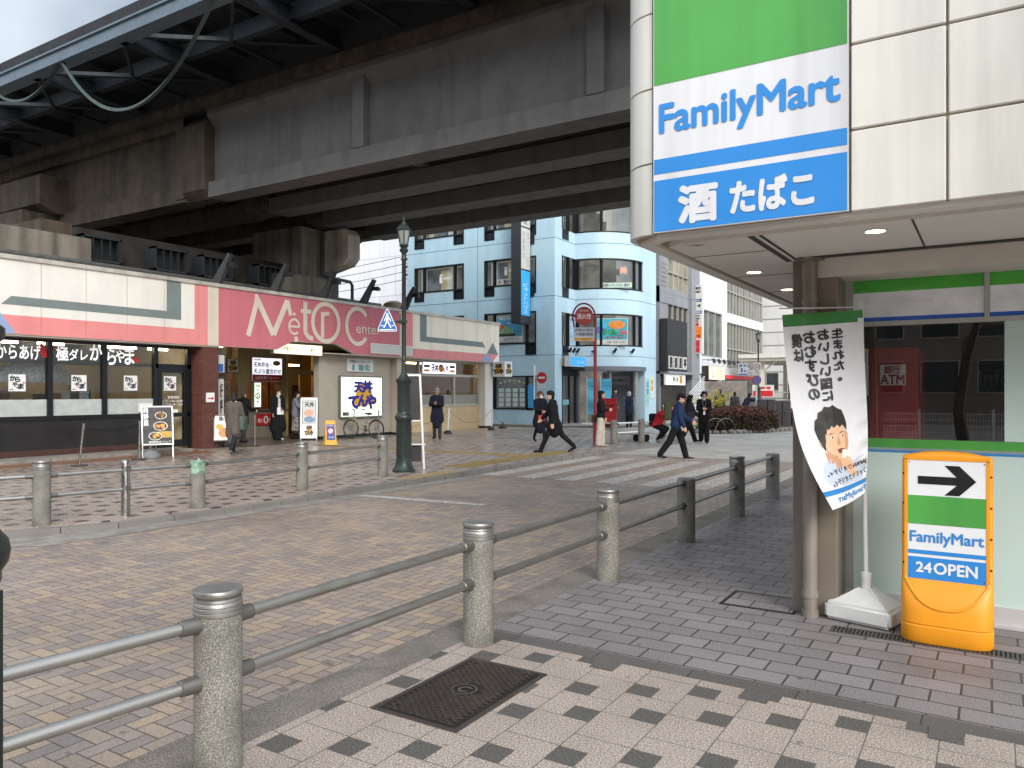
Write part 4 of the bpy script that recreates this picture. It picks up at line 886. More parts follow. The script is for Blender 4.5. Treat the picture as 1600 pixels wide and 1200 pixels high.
for i in range(len(b.v)): b.v[i] = tuple(rot @ Vector(b.v[i]))
b.build('tank', M_pl, BN, smooth=True)
b = MB(); b.lathe([(.034, .23), (.03, .3)], (0, 0, 0), 16); b.lathe([(.036, .3), (.036, .345), (.028, .35)], (0, 0, 0), 16); b.build('socket', M_pl, BN, smooth=True)
b = MB(); b.tube([(0, 0, .3), (-.015, 0, 1.4), (-.03, 0, 2.3)], [.0155, .0135, .0125], 12); b.box(-.05, -.012, -.02, .02, 2.24, 2.3); b.tube([(-.03, 0, 2.262), (.33, .0, 2.275), (.42, 0, 2.28)], [.005, .005, .011], 6); b.tube([(-.03, 0, 2.262), (-.28, -.16, 2.255), (-.53, -.33, 2.25)], .005, 6)
b.build('pole', mat('white_pole', '#d6d6d4', .4), BN, smooth=True)
# banner cloth: surface s (0 = free edge .. 1 = pole edge), t (0 top .. 1 bottom)
PX = lambda x, y, d: Vector((d * (-.52992 + (x - 800) / 1200 * .84805), d * (.84805 + (x - 800) / 1200 * .52992), 1.65 + d * (612 - y) / 1200))
LE = [(0, 1222, 492, 5.52), (.2, 1227, 556, 5.50), (.4, 1235, 622, 5.44), (.6, 1247, 685, 5.34), (.8, 1268, 738, 5.2), (1, 1301, 797, 5.06)]
RE = [(0, 1348, 484, 5.50), (.2, 1350, 545, 5.49), (.4, 1353, 606, 5.47), (.6, 1356, 665, 5.44), (.8, 1356, 718, 5.42), (1, 1351, 770, 5.42)]
def along(E, t):
    t = max(0, min(1, t))
    for a, c in zip(E[:-1], E[1:]):
        if t <= c[0] + 1e-9: 
            f = (t - a[0]) / (c[0] - a[0]); return [a[i] + (c[i] - a[i]) * f for i in (1, 2, 3)]
def smooth_edge(E, t):
    acc = Vector((0, 0, 0)); 
    for k in (-.08, -.04, 0, .04, .08):
        tt = min(1, max(0, t + k * min(1, min(t, 1 - t) / .08))); acc += Vector(along(E, tt))
    return acc / 5
def cloth(s, t, lift=0):
    a, c = smooth_edge(LE, t), smooth_edge(RE, t); p = a.lerp(c, s)
    w = .018 * math.sin(6.5 * s + 3.2 * t) * math.sin(math.pi * s) + .012 * t * math.sin(11 * t + 5 * s)
    w += .010 * max(0, s - .72) / .28 * math.sin(55 * t + 6 * s) * (.3 + min(1, t * 1.6)) * math.sin(math.pi * min(1, (1 - s) / .28 + .25))
    p.z += w - lift; return PX(p.x, p.y + 3 * math.sin(math.pi * s) * t, p.z)
def cloth_mb(mbx, pts, faces, lift, m=0): mbx.add([cloth(a, c, lift) for a, c in pts], faces, m)
def cloth_poly(mbx, poly, lift, m=0):
    """dense-ish polygon on the cloth: triangulated with inner subdivision"""
    bm = bmesh.new(); f = bm.faces.new([bm.verts.new((a, c, 0)) for a, c in poly]); bmesh.ops.triangulate(bm, faces=[f])
    bmesh.ops.subdivide_edges(bm, edges=[e for e in bm.edges if e.calc_length() > .12], cuts=2, use_grid_fill=True); bmesh.ops.triangulate(bm, faces=list(bm.faces))
    bm.verts.index_update(); cloth_mb(mbx, [v.co[:2] for v in bm.verts], [[v.index for v in q_.verts] for q_ in bm.faces], lift, m); bm.free()
FL = thing('advertising_banner', 'tall white advertising banner with green hem seen from behind, man eating rice ball pictured', 'banner', tuple(cloth(.5, .5)))
ns, nt_ = 60, 150
b = MB(); pts = [(i / ns, j / nt_) for j in range(nt_ + 1) for i in range(ns + 1)]
fcs = [(j * (ns + 1) + i, j * (ns + 1) + i + 1, (j + 1) * (ns + 1) + i + 1, (j + 1) * (ns + 1) + i) for j in range(nt_) for i in range(ns)]
b.add([cloth(*p_) for p_ in pts], fcs)
for j in range(nt_):
    for i in range(ns):
        tt = (j + .5) / nt_; ss = (i + .5) / ns
        b.mi[j * ns + i] = 1 if tt < .062 - .02 * (ss > .93) else 2 if .905 < tt < .935 else 0
M_cl = mat('banner_cloth', '#d9d9dd', .6, var=.02, vs=4); M_clb = mat('banner_blue', '#2d7fc4', .55)
b.build('cloth', [M_cl, mat('banner_green', '#2f7a33', .55), M_clb], FL, world=True, smooth=2, nrm=False)
def cloth_text(body, s0, s1, t0, t1, m, vertical=True, mirror=True, bold=.03, sh=0, lift=.004):
    V, Fc, w, h = text_geo(body, 1.0, bold, vertical=vertical, res=4)
    q = MB()
    for i, (da, db) in enumerate(bold_ring(bold)):
        P = []
        for a, c in V:
            a = (a + da) / w; c = (c + db) / h; s_ = s1 - a * (s1 - s0) if mirror else s0 + a * (s1 - s0); P.append(cloth(s_, t1 - c * (t1 - t0) + sh * (s_ - .5), lift + i * .0001))
        q.add(P, Fc)
    return q.build('lettering', m, FL, world=True, nrm=False)
cloth_text('生まれた。', .60, .74, .085, .345, INK, bold=.045); cloth_text('おいしい国に', .42, .56, .085, .435, INK, bold=.045); cloth_text('おむすびの', .24, .39, .09, .42, INK, bold=.045); cloth_text('僕は', .10, .23, .10, .23, INK, bold=.045)
# generic pictured man, built as flat printed shapes on the cloth
M_sk = mat('print_skin', '#d9ae8c', .6, var=.05, vs=12); M_sk2 = mat('print_skin_dark', '#bf9170', .6); M_hr = mat('print_hair', '#1c1917', .6); M_lip = mat('print_lip', '#7d3a30', .6); M_sh = mat('print_shirt', '#b9c3d4', .6, var=.05, vs=8); M_rice = mat('print_rice', '#e0ddd2', .6)
pb = MB(); C = lambda cx, cy, rx, ry, k=20, a0=0: [(cx + rx * math.cos(2 * math.pi * i / k + a0), cy + ry * math.sin(2 * math.pi * i / k + a0)) for i in range(k)]
cloth_poly(pb, [(.16, .83), (.25, .77), (.38, .745), (.6, .79), (.93, .76), (.97, .84), (.9, .9), (.3, .9), (.2, .87)], .0025, 4)
cloth_poly(pb, [(.32, .70), (.55, .74), (.58, .80), (.45, .80), (.34, .765)], .003, 1)
cloth_poly(pb, [(.33, .60), (.40, .56), (.52, .545), (.64, .565), (.69, .61), (.70, .67), (.67, .715), (.60, .745), (.52, .755), (.43, .735), (.36, .69)], .0035, 0)
cloth_poly(pb, C(.315, .645, .035, .03, 12), .004, 1); cloth_poly(pb, [(.66, .60), (.70, .61), (.70, .67), (.67, .715), (.62, .735), (.65, .68)], .0042, 1); cloth_poly(pb, [(.36, .69), (.43, .735), (.52, .752), (.47, .757), (.38, .73)], .0042, 1)
cloth_poly(pb, [(.27, .62), (.245, .57), (.27, .525), (.31, .515), (.33, .487), (.39, .48), (.42, .462), (.49, .468), (.54, .459), (.60, .48), (.65, .49), (.685, .53), (.70, .565), (.695, .60), (.67, .583), (.645, .566), (.60, .578), (.57, .562), (.52, .577), (.49, .564), (.45, .583), (.42, .578), (.40, .61), (.385, .60), (.375, .645), (.355, .665), (.345, .70), (.31, .665)], .0045, 2)
for cx in (.475, .625):
    cloth_poly(pb, [(cx - .048, .612), (cx - .01, .601), (cx + .046, .607), (cx, .606)], .005, 2); cloth_poly(pb, C(cx, .627, .03, .0055, 12), .005, 5); cloth_poly(pb, C(cx + .004, .6265, .011, .006, 10), .0055, 2)
cloth_poly(pb, [(.555, .63), (.57, .63), (.585, .67), (.55, .675), (.535, .67)], .005, 1); cloth_poly(pb, [(.52, .697), (.60, .692), (.635, .70), (.60, .722), (.54, .72)], .005, 3)
cloth_poly(pb, [(.60, .70), (.70, .715), (.72, .76), (.64, .765), (.56, .745)], .006, 5)
for k in range(4): cloth_poly(pb, C(.56 + k * .045, .765 + .008 * (k % 2), .024, .022, 12), .0065 + k * .0003, 0)
cloth_poly(pb, [(.55, .775), (.74, .78), (.80, .86), (.70, .88), (.62, .82)], .006, 0)
pb.build('printed_picture', [M_sk, M_sk2, M_hr, M_lip, M_sh, M_rice], FL, world=True, nrm=False)
cloth_text('JAPANクオリティ。', .25, .99, .80, .835, INK, vertical=False, bold=.02, sh=-.03, lift=.0075); cloth_text('ファミマクオリティ。', .30, .99, .855, .888, INK, vertical=False, bold=.02, sh=-.03, lift=.0075); cloth_text('FamilyMart', .28, 1.0, .945, .985, M_clb, vertical=False, bold=.025, lift=.004)
# ================================================================== STREET FENCE
M_gran = mat('bollard_granite', '#8d8a80', .7, var=.14, vs=5, bump=.25, bs=160)
k = Nd('speckled_granite'); gr_ = k.noise(330, 3); sp_ = k.noise(120, 3)
cc = k.mix(k.rng(gr_, .42, .58, 0, 1), lin('#47443e'), lin('#96938a')); cc = k.mix(k.rng(sp_, .52, .62, 0, .7), cc, lin('#aeaa9e'))
cc = k.mix(k.rng(k.noise(4, 7), .44, .7, 0, .65), cc, lin('#4a4a42')); k.bump(gr_, .3, .003); M_gran = k.fin(cc, .7)
def capprof(): return [(.098, .685), (.103, .69), (.103, .702), (.099, .706), (.103, .71), (.103, .722), (.099, .726), (.103, .73), (.101, .742), (.097, .746), (.1, .75), (.098, .76), (.09, .765), (.102, .772), (.104, .776), (.104, .79), (.1, .796), (.06, .8)]
def bollard(name, label, loc, cap=True, h=.685, group='granite bollards of the street fences'):
    t = thing(name, label, 'bollard', loc, 0, group); H = h if cap else h + .02
    b = MB(); b.lathe([(.1, -.1), (.1, .0), (.1, H - .02), (.098, H)] + ([] if cap else [(.085, H + .008)]), (0, 0, 0), 28); b.build('shaft', M_gran, t, smooth=True)
    if cap: b = MB(); b.lathe(capprof(), (0, 0, 0), 28); b.build('cap', mat('ribbed_cap_metal', '#9a9792', .42, .75, var=.12, vs=14), t, smooth=True)
    return t
ORD = ['nearest to the camera', 'second from the camera', 'third from the camera', '', 'fifth from the camera', '']
first = bollard('granite_bollard', 'granite bollard with ribbed metal cap, nearest to the camera', (-2.86, 2.16, 0))
BY = [2.16, 4.16, 6.17, 8.2, 10.2, 12.15]
plain = bollard('granite_bollard', 'plain flat-topped granite bollard, fourth from the camera along the walkway', (-2.86, 8.2, 0), False, .67)
for i in (1, 2, 4): dup(first, (-2.86, BY[i], 0), 40 * i, 'granite bollard with ribbed metal cap, %s along the walkway' % ORD[i])
dup(plain, (-2.86, BY[5], 0), 90, 'plain flat-topped granite bollard at the far end of the walkway fence')
M_rail = mat('brushed_rail', '#a8a5a0', .42, .9, var=.06, vs=3)
M_rail2 = mat('rail_socket', '#77746f', .4, .7, var=.12)
def rail(p0, p1, label, r=.026, end=.1, group='steel rails between the bollards', m=None, first=False):
    p0, p1 = Vector(p0), Vector(p1); d = (p1 - p0).normalized(); a, c = p0 + d * (.02 if first else end), p1 - d * end
    t = thing('guard_rail', label, 'rail', (p0 + p1) / 2, 0, group); o = t.location
    b = MB(); b.tube([a - o, c - o], r, 14); b.build('tube', m or M_rail, t, smooth=True)
    for q_, s_ in ((p0, 1), (p1, -1))[int(first):]:
        b = MB(); e0 = q_ + d * s_ * (end - .012); b.tube([e0 - o, e0 + d * s_ * .03 - o, e0 + d * s_ * .085 - o, e0 + d * s_ * .09 - o], [r * 1.5, r * 1.4, r * 1.32, r * 1.1], 14); b.build('socket', M_rail2, t, smooth=True)
PR = [1.2] + BY; NM = ['lamp post and the nearest bollard', 'nearest and second bollards', 'second and third bollards', 'third and fourth bollards', 'fourth and fifth bollards', 'fifth and last bollards']
for i in range(6):
    for z, w in ((.655, 'upper'), (.405, 'lower')):
        rail((-2.86 - (.1 if i == 0 else 0), PR[i], z), (-2.86, PR[i + 1], z), '%s steel rail between the %s of the walkway' % (w, NM[i]), first=i == 0)
# far fence on the plaza
FB = [(-9.86, 4.92, 1), (-9.45, 6.80, 2), (-9.74, 8.99, 1), (-9.94, 11.21, 1)]
LB = ['granite bollard with metal cap at the left end of the plaza fence', 'granite bollard with torn green tape on top in the plaza fence', 'granite bollard with metal cap between the taped bollard and the lamp post', 'granite bollard with metal cap just left of the green lamp post']
for i, (x, y, c_) in enumerate(FB):
    if c_ == 1: dup(first, (x, y, .01), 25 * i, LB[i])
    else:
        t = bollard('granite_bollard', LB[i], (x, y, .01), False, .64)
        b = MB(); b.lathe([(.102, .5), (.104, .52), (.104, .66), (.1, .668), (.04, .672)], (0, 0, 0), 16)
        for j in range(9):
            a = j * .7; b.add([(.09 * math.cos(a), .09 * math.sin(a), .66), (.15 * math.cos(a + .3), .15 * math.sin(a + .3), .70 - .03 * (j % 3)), (.09 * math.cos(a + .6), .09 * math.sin(a + .6), .665)], [(0, 1, 2)])
        b.build('tape', mat('green_torn_tape', '#8aa892', .7, var=.5, vs=14), t)
sp = thing('steel_post', 'round-topped stainless steel post in the middle of the plaza rail', 'post', (-9.66, 5.87, .01)); b = MB(); b.lathe([(.055, -.05), (.055, .70), (.048, .73), (.03, .745)], (0, 0, 0), 16); b.build('tube', STEEL, sp, smooth=True)
b = MB()
for z in (.38, .63): b.box(-.06, .075, -.03, .03, z - .03, z + .03)
b.build('clamp', STEEL, sp)
P3 = [(-10.4, 3.2), (-9.86, 4.92), (-9.45, 6.80), (-9.74, 8.99), (-9.94, 11.21)]
N3 = ['left of the leftmost plaza bollard', 'passing the steel post on the plaza', 'right of the taped plaza bollard', 'just left of the lamp post on the plaza']
for i in range(4):
    for z, w in ((.62, 'upper'), (.37, 'lower')):
        rail((*P3[i], z), (*P3[i + 1], z), '%s steel rail %s' % (w, N3[i]), .022, .1, 'steel rails of the plaza fence')
# corner fence by the post box
CB = [(-10.0, 22.0), (-9.62, 23.3), (-9.55, 25.0), (-10.9, 22.6), (-10.45, 25.8)]
for i, (x, y) in enumerate(CB[:4]):
    dup(plain, (x, y, .01), 30 * i, 'brownish stone bollard of the far corner fence, ' + ('nearest the red hydrant pole', 'middle one at the kerb', 'behind the walking man', 'at the back beside the post box')[i], 'stone bollards of the far corner fence', 1.08)
for i, (a, c_) in enumerate(((0, 1), (1, 2), (0, 3))):
    for z, w in ((.66, 'upper'), (.36, 'lower')):
        rail((*CB[a], z), (*CB[c_], z), '%s pale rail of the far corner fence, %s' % (w, ('left bay', 'right bay', 'bay running back')[i]), .022, .1, 'pale rails of the far corner fence', WHITE)
# ================================================================== LAMP POSTS, ROAD SIGNS
M_post = mat('green_black_post', '#2f3835', .42, .25, var=.15, vs=4, grime=.15)
def lamp_post(name, label, loc, group='old style street lamps'):
    t = thing(name, label, 'street lamp', loc, 0, group)
    b = MB(); b.lathe([(.235, 0), (.235, .03), (.2, .07), (.165, .16), (.155, .24), (.15, .3), (.148, .98), (.155, 1.0), (.155, 1.03), (.175, 1.06), (.182, 1.1), (.175, 1.14), (.15, 1.17), (.132, 1.19), (.13, 1.22), (.13, 1.76), (.14, 1.78), (.15, 1.82), (.165, 1.84), (.165, 1.87), (.13, 1.9), (.09, 1.95), (.06, 2.0)], (0, 0, 0), 24)
    for j in range(8):
        a = j * math.pi / 4; b.tube([(.146 * math.cos(a), .146 * math.sin(a), .32), (.146 * math.cos(a), .146 * math.sin(a), .96)], .012, 5); b.tube([(.126 * math.cos(a), .126 * math.sin(a), 1.24), (.126 * math.cos(a), .126 * math.sin(a), 1.74)], .01, 5)
    b.build('base_shaft', M_post, t, smooth=True)
    b = MB(); b.lathe([(.058, 1.98), (.047, 2.1), (.043, 4.3), (.06, 4.32), (.06, 4.36), (.045, 4.38), (.05, 4.46), (.085, 4.5), (.09, 4.54), (.06, 4.56), (.08, 4.6), (.1, 4.62)], (0, 0, 0), 16); b.build('pole', M_post, t, smooth=True)
    b = MB()
    for j in range(6):
        a = j * math.pi / 3 + .2; b.tube([(.085 * math.cos(a), .085 * math.sin(a), 4.62), (.142 * math.cos(a), .142 * math.sin(a), 4.92)], .011, 6)
    b.lathe([(.155, 4.92), (.16, 4.94), (.1, 5.02), (.05, 5.06), (.045, 5.09)], (0, 0, 0), 6); b.lathe([(.03, 5.09), (.025, 5.11), (.035, 5.14), (.012, 5.17), (.008, 5.24)], (0, 0, 0), 10); b.lathe([(.1, 4.6), (.09, 4.64)], (0, 0, 0), 6)
    h = b.build('lantern', M_post, t); b = MB(); b.lathe([(.08, 4.63), (.135, 4.915)], (0, 0, 0), 6); b.build('lamp_glass', mat('lantern_glass', '#8a8d88', .25, var=.1), h)
    return t
LP = lamp_post('street_lamp', 'dark green street lamp with lantern head standing on the plaza corner', (-10.2, 12.15, .02))
b = MB(); b.lathe([(.046, 2.28), (.046, 2.36)], (0, 0, 0), 12); b.build('sticker', WHITE, LP)
b = MB(); b.lathe([(.07, 3.03), (.07, 3.09)], (0, 0, 0), 12); b.tube([(0, 0, 3.06), (-.2, -.125, 3.06)], .014, 8); b.tube([(-.06, -.04, 3.0), (-.06, -.04, 3.22)], .01, 6); b.box(-.1, .1, -.1, -.06, 3.03, 3.08); b.build('clamp', M_post, LP)
dup(LP, (-2.985, 1.185, 0), 20, 'dark lamp post base cut off at the left edge close to the camera')
dup(LP, (-11.1, 43.8, .03), 0, 'distant street lamp with lantern head before the glass fronted building', sc=.98)
dup(LP, (-4.6, -9.5, 0), 0, 'street lamp behind the camera, mirrored in the store window')
M_sb = mat('sign_blue', '#2566ae', .4, var=.03)
def facing(px): 
    a = math.atan((px - 800) / 1200); return a
FC = Fr((0, 0, 0), (math.cos(R(32)), math.sin(R(32)), 0), (math.sin(R(32)), -math.cos(R(32)), 0))
def sign_frame(loc): return Fr(loc, FC.U, FC.N)
t = thing('crossing_sign', 'blue house-shaped pedestrian crossing sign on an arm of the lamp post', 'road sign', (-10.47, 11.95, 2.88))
f = Fr((0, 0, 0), FC.U, FC.N)
b = MB(f); b.prism([(-.19, 0), (.19, 0), (.19, .07), (.02, .46), (-.02, .46), (-.19, .07)], -.01, 0); b.build('plate', WHITE, t)
b = MB(f); b.prism([(-.175, .014), (.175, .014), (.175, .072), (.012, .44), (-.012, .44), (-.175, .072)], 0, .003); b.build('face', M_sb, t)
b = MB(f)
b.disc(.0, .355, .022, .003, .006, 0, 12)
for kk in stroke([(0, .33), (-.005, .22)], .06) + stroke([(-.005, .23), (.05, .13), (.075, .07)], .026) + stroke([(-.005, .23), (-.04, .13), (-.075, .075)], .026) + stroke([(.0, .32), (.06, .24), (.07, .2)], .02) + stroke([(-.0, .32), (-.05, .25), (-.06, .21)], .02) + stroke([(-.15, .035), (.15, .035)], .022) + stroke([(-.13, .12), (-.08, .12)], .02) + stroke([(.09, .12), (.14, .12)], .02): b.quad([(p[0], p[1], .0045) for p in kk])
b.build('pictogram', WHITE, t, nrm=False)
t = board('perforated_plate', 'white perforated notice plate fixed low on the rose fascia', 'sign', FX(-18.97), (20.75, 23.1, 3.04, 3.4), .02, .02, mat('speckled_plate', '#c4c4c0', .6, var=.4, vs=60), WHITE)
t = thing('framed_display_board', 'tall leaning board with white frame legs seen from the side behind the lamp post', 'sign board', (-10.35, 12.65, .02), 32)
b = MB(); b.tube([(.22, 0, 0), (.12, .1, 2.0)], .028, 4); b.tube([(-.28, 0, 0), (-.2, .1, 2.0)], .028, 4); b.tube([(-.2, .1, 1.98), (.12, .1, 1.98)], .028, 4); b.build('frame', WHITE, t)
b = MB(); b.box(-.2, .12, .09, .11, 1.0, 1.93); b.box(-.22, .15, .07, .09, .15, .5); b.build('board', mat('dark_board_back', '#3c3a38', .6), t)
b = MB(); b.box(-.3, .24, .02, .05, .5, .53); b.box(-.24, .18, .06, .09, 1.0, 1.03); b.build('crossbar', WHITE, t)
# hydrant sign
M_rp = mat('red_post_paint', '#8e1f24', .45, var=.1, vs=5); M_red = mat('hydrant_red', '#9c2a2a', .45, var=.06)
t = thing('hydrant_sign', 'tall red pole carrying a round red fire hydrant sign and an advert plate', 'road sign', (-10.45, 21.6, .02))
b = MB(f)
P_ = [(0, 0), (0, 3.9)] + [(-.35 + .35 * math.cos(R(a)), 3.95 + .42 * math.sin(R(a))) for a in range(0, 200, 15)] + [(-.62, 3.5)]
b.tube([(a, c_, 0) for a, c_ in P_[:2]], .05, 10); b.tube([(a, c_, 0) for a, c_ in P_], .028, 8); b.build('pole', M_rp, t, smooth=True)
b = MB(f); b.disc(-.35, 3.98, .29, .03, .05); b.build('disc', M_red, t)
texts([('消火栓', (-.57, -.13, 3.88, 4.06)), ('FIRE HYDRANT', (-.5, -.2, 4.12, 4.16))], f, .053, mat('sign_white_letter', '#e0d8d2', .5), t, bold=.02, world=False)
b = MB(f); b.box(-.68, -.02, 3.2, 3.62, .03, .05); b.build('advert_plate', mat('plate_pale_blue', '#a9b7c4', .5, var=.1), t)
b = MB(f); b.rect(-.67, -.03, 3.21, 3.31, .052, 0); b.build('advert_band', [mat('plate_amber', '#d59a3a', .5)], t)
texts([('大塚歯科医院', (-.62, -.08, 3.36, 3.46)), ('内科小児科', (-.62, -.08, 3.49, 3.59)), ('→この先すぐ', (-.6, -.1, 3.225, 3.295))], f, .054, mat('print_brown', '#5a3a30', .5), t, bold=.02, world=False)
b = MB(f); b.tube([(-.62, 3.5, 0), (-.62, 3.2, 0)], .02, 6); b.build('bracket', M_rp, t)
# no entry sign by the blue building
t = thing('no_entry_sign', 'small red no entry sign on a pale pole by the blue building corner', 'road sign', (-18.25, 31.2, 0))
b = MB(); b.tube([(0, 0, 0), (0, 0, 2.9)], .04, 8); b.tube([(0, 0, 2.3), (.38, 0, 2.3)], .015, 6); b.build('pole', WHITE, t)
b = MB(FY(0)); b.disc(.42, 2.3, .27, .03, .05); b.build('disc', RED, t); b = MB(FY(0)); b.rect(.24, .6, 2.26, 2.35, .053); b.box(.26, .58, 1.84, 1.98, .03, .045); b.build('white_bar', WHITE, t)
texts([('ここから', (.3, .54, 1.88, 1.94))], FY(0), .048, INK, t, world=False)
# far sign cluster
t = thing('parking_sign_pole', 'white pole with blue round no parking sign and speed sign before the hedge', 'road sign', (-8.75, 34.2, 0))
b = MB(); b.tube([(0, 0, 0), (0, 0, 2.95)], .04, 8); b.build('pole', WHITE, t)
b = MB(f); b.box(-.17, .18, 2.36, 2.92, .05, .07); b.build('plate', PAPER, t)
b = MB(f); b.disc(.0, 2.16, .2, .05, .07); b.build('disc', M_red, t); b = MB(f); b.disc(0, 2.16, .16, .07, .074); b.build('disc_face', M_sb, t); b = MB(f)
for kk in stroke([(-.11, 2.27), (.11, 2.05)], .045): b.quad([(p[0], p[1], .078) for p in kk])
for kk in arcring(0, 2.73, .15, .15, .035, 0, 360, 24): b.quad([(p[0], p[1], .073) for p in kk])
b.build('red_mark', M_red, t, nrm=False); texts([('30', (-.07, .07, 2.68, 2.78))], f, .074, M_sb, t, bold=.03, world=False); texts([('区域', (-.08, .08, 2.48, 2.54)), ('ここから', (-.12, .12, 2.40, 2.46))], f, .074, INK, t, world=False)
t = thing('pedestrian_zone_sign', 'square blue and white pictogram sign left of the parking sign pole', 'road sign', (-9.3, 34.0, 2.36))
b = MB(f); b.box(-.2, .2, .0, .54, 0, .03); b.build('plate', PAPER, t); b = MB(f); b.rect(-.18, .18, .02, .08, .033, 0); b.prism([(-.15, .46), (-.02, .5), (-.02, .4), (-.15, .36)], .031, .034, 0); b.rect(.03, .15, .4, .48, .033, 1); b.disc(-.04, .3, .04, .031, .035, 1, 12); b.rect(-.08, .0, .14, .26, .034, 0); b.disc(.1, .2, .045, .031, .035, 0, 12); b.build('pictogram', [M_sb, M_sb, PAPER], t); b = MB(f); b.tube([(.2, .3, -.02), (.55, .3, -.02)], .015, 6); b.build('arm', STEEL, t)
# post box
t = thing('post_box', 'big red square post box on the far corner pavement', 'post box', (-14.95, 32.2, .03), 24)
b = MB(); b.bbox(-.42, .42, -.36, .36, .12, 1.28, .03); b.box(-.36, .36, -.3, .3, 0, .14, 1); b.build('body', [mat('post_box_red', '#b01820', .4, var=.04), mat('post_box_foot', '#4a2a26', .6)], t)
b = MB(); b.bbox(-.44, .44, -.38, .38, 1.26, 1.32, .02); b.build('lid', mat('post_box_red', '#b01820', .4), t); b = MB(); b.box(-.3, .3, -.375, -.36, .95, 1.02); b.build('slot', BLACK, t)
b = MB(FY(-.362)); b.rect(-.3, -.1, .84, .87, .003); b.rect(-.3, -.1, .78, .81, .003); b.rect(-.22, -.18, .66, .8, .0035); b.build('emblem', WHITE, t)
# utility cabinets
for i, (px, d, w, h) in enumerate(((1199, 33.5, .66, 1.32), (1222, 34.2, .7, 1.25))):
    p_ = PX(px, 612, d); t = thing('utility_cabinet', ('tall dark grey utility cabinet at the right end of the hedge', 'tall dark grey utility cabinet with open recess next to the column')[i], 'cabinet', (p_.x, p_.y, 0), 15, 'utility cabinets by the hedge')
    b = MB(); b.bbox(-w / 2, w / 2, -.3, .3, .12, h, .02); b.build('body', mat('cabinet_grey', '#5a5455', .5, .1, var=.06), t); b = MB(); b.box(-w / 2 - .03, w / 2 + .03, -.33, .33, -.07, .12); b.build('plinth', M_conc, t)
    b = MB(); b.box(-.02, .02, -.31, -.295, .2, h - .05); b.box(.1, .13, -.325, -.3, .6, .75); b.build('door_seam', BLACK, t)
# ================================================================== PLAZA OBJECTS
def stanchion(label, loc, tilt=0, base='#4a4440', col=None, h=.92):
    t = thing('stanchion', label, 'post', loc, 0, 'barrier posts on the plaza')
    b = MB(); b.lathe([(.17, 0), (.17, .015), (.05, .03)], (0, 0, 0), 20); b.build('base', mat('stanchion_base_' + base[1:], base, .45, .3), t, smooth=True)
    b = MB(); b.tube([(0, 0, .02), (tilt * .4, tilt * .6, h)], .028, 10); b.tube([(tilt * .36, tilt * .55, h - .12), (tilt * .4, tilt * .6, h)], .034, 10); b.build('pole', col or STEEL, t, smooth=True)
    return t
stanchion('leaning steel barrier post in front of the black counter', (-16.95, 9.24, .03), .12)
stanchion('steel barrier post beside the food poster stand', (-17.3, 10.85, .03), .02)
stanchion('steel barrier post standing in the passage entrance', (-18.7, 15.4, .03), 0)
stanchion('thin pale barrier post behind the bicycle', (-18.9, 21.1, .03), 0, '#3a3836', None, .95)
bl = MB(); bl.box(-.003, .003, 0, 1, -.025, .025)
b = MB(); n = 14; pts = [Vector((-16.9, 9.31, .86)).lerp(Vector((-17.29, 10.86, .87)), i / n) - Vector((0, 0, .1 * 4 * (i / n) * (1 - i / n))) for i in range(n + 1)]
b.add([q_ + Vector((0, 0, dz)) for q_ in pts for dz in (-.025, .025)], [(2 * i, 2 * i + 2, 2 * i + 3, 2 * i + 1) for i in range(n)]); b.add([q_ + Vector((.006, 0, dz)) for q_ in pts for dz in (-.025, .025)], [(2 * i, 2 * i + 2, 2 * i + 3, 2 * i + 1) for i in range(n)])
tag(b.build('belt', BLACK), 'black belt strung between two barrier posts before the counter', 'belt')
CP = [(-17.75, 23.75), (-17.9, 27.0), (-18.3, 28.55)]
for i, (x, y) in enumerate(CP[:2]):
    t = thing('chain_post', ('white chain post on a black rubber foot, left one by the tiled wall', 'white chain post on a black rubber foot, right one past the arcade end')[i], 'post', (x, y, .02), 0, 'chain posts by the tiled wall')
    b = MB(); b.lathe([(.17, 0), (.16, .05), (.1, .13), (.05, .15)], (0, 0, 0), 16); b.build('foot', BLACK, t, smooth=True); b = MB(); b.tube([(0, 0, .14), (.04, .03, .98)], .026, 8); b.build('pole', WHITE, t)
t = thing('stub_post', 'black rubber chain post foot beside the end pillar of the arcade', 'post', (-18.3, 28.5, .02)); b = MB(); b.lathe([(.2, 0), (.18, .06), (.1, .12)], (0, 0, 0), 14); b.build('foot', BLACK, t); b = MB(); b.tube([(0, 0, .1), (0, 0, .3)], .03, 6); b.build('stub', BLACK, t)
def chain(a, c_, sag, label):
    b = MB(); a, c_ = Vector(a), Vector(c_); b.tube([a.lerp(c_, i / 16) - Vector((0, 0, sag * 4 * (i / 16) * (1 - i / 16))) for i in range(17)], .011, 5); return tag(b.build('chain', mat('pale_chain', '#8d8372', .6, .3)), label, 'chain', 'chains by the tiled wall')
chain((-17.71, 23.78, .95), (-17.86, 27.03, .95), .55, 'sagging chain between the two white chain posts'); chain((-17.71, 23.78, .95), (-19.3, 22.95, .3), .2, 'chain from the left chain post down toward the white pillar'); chain((-17.86, 27.03, .95), (-18.3, 28.5, .3), .15, 'chain from the right chain post to the black foot by the end pillar')
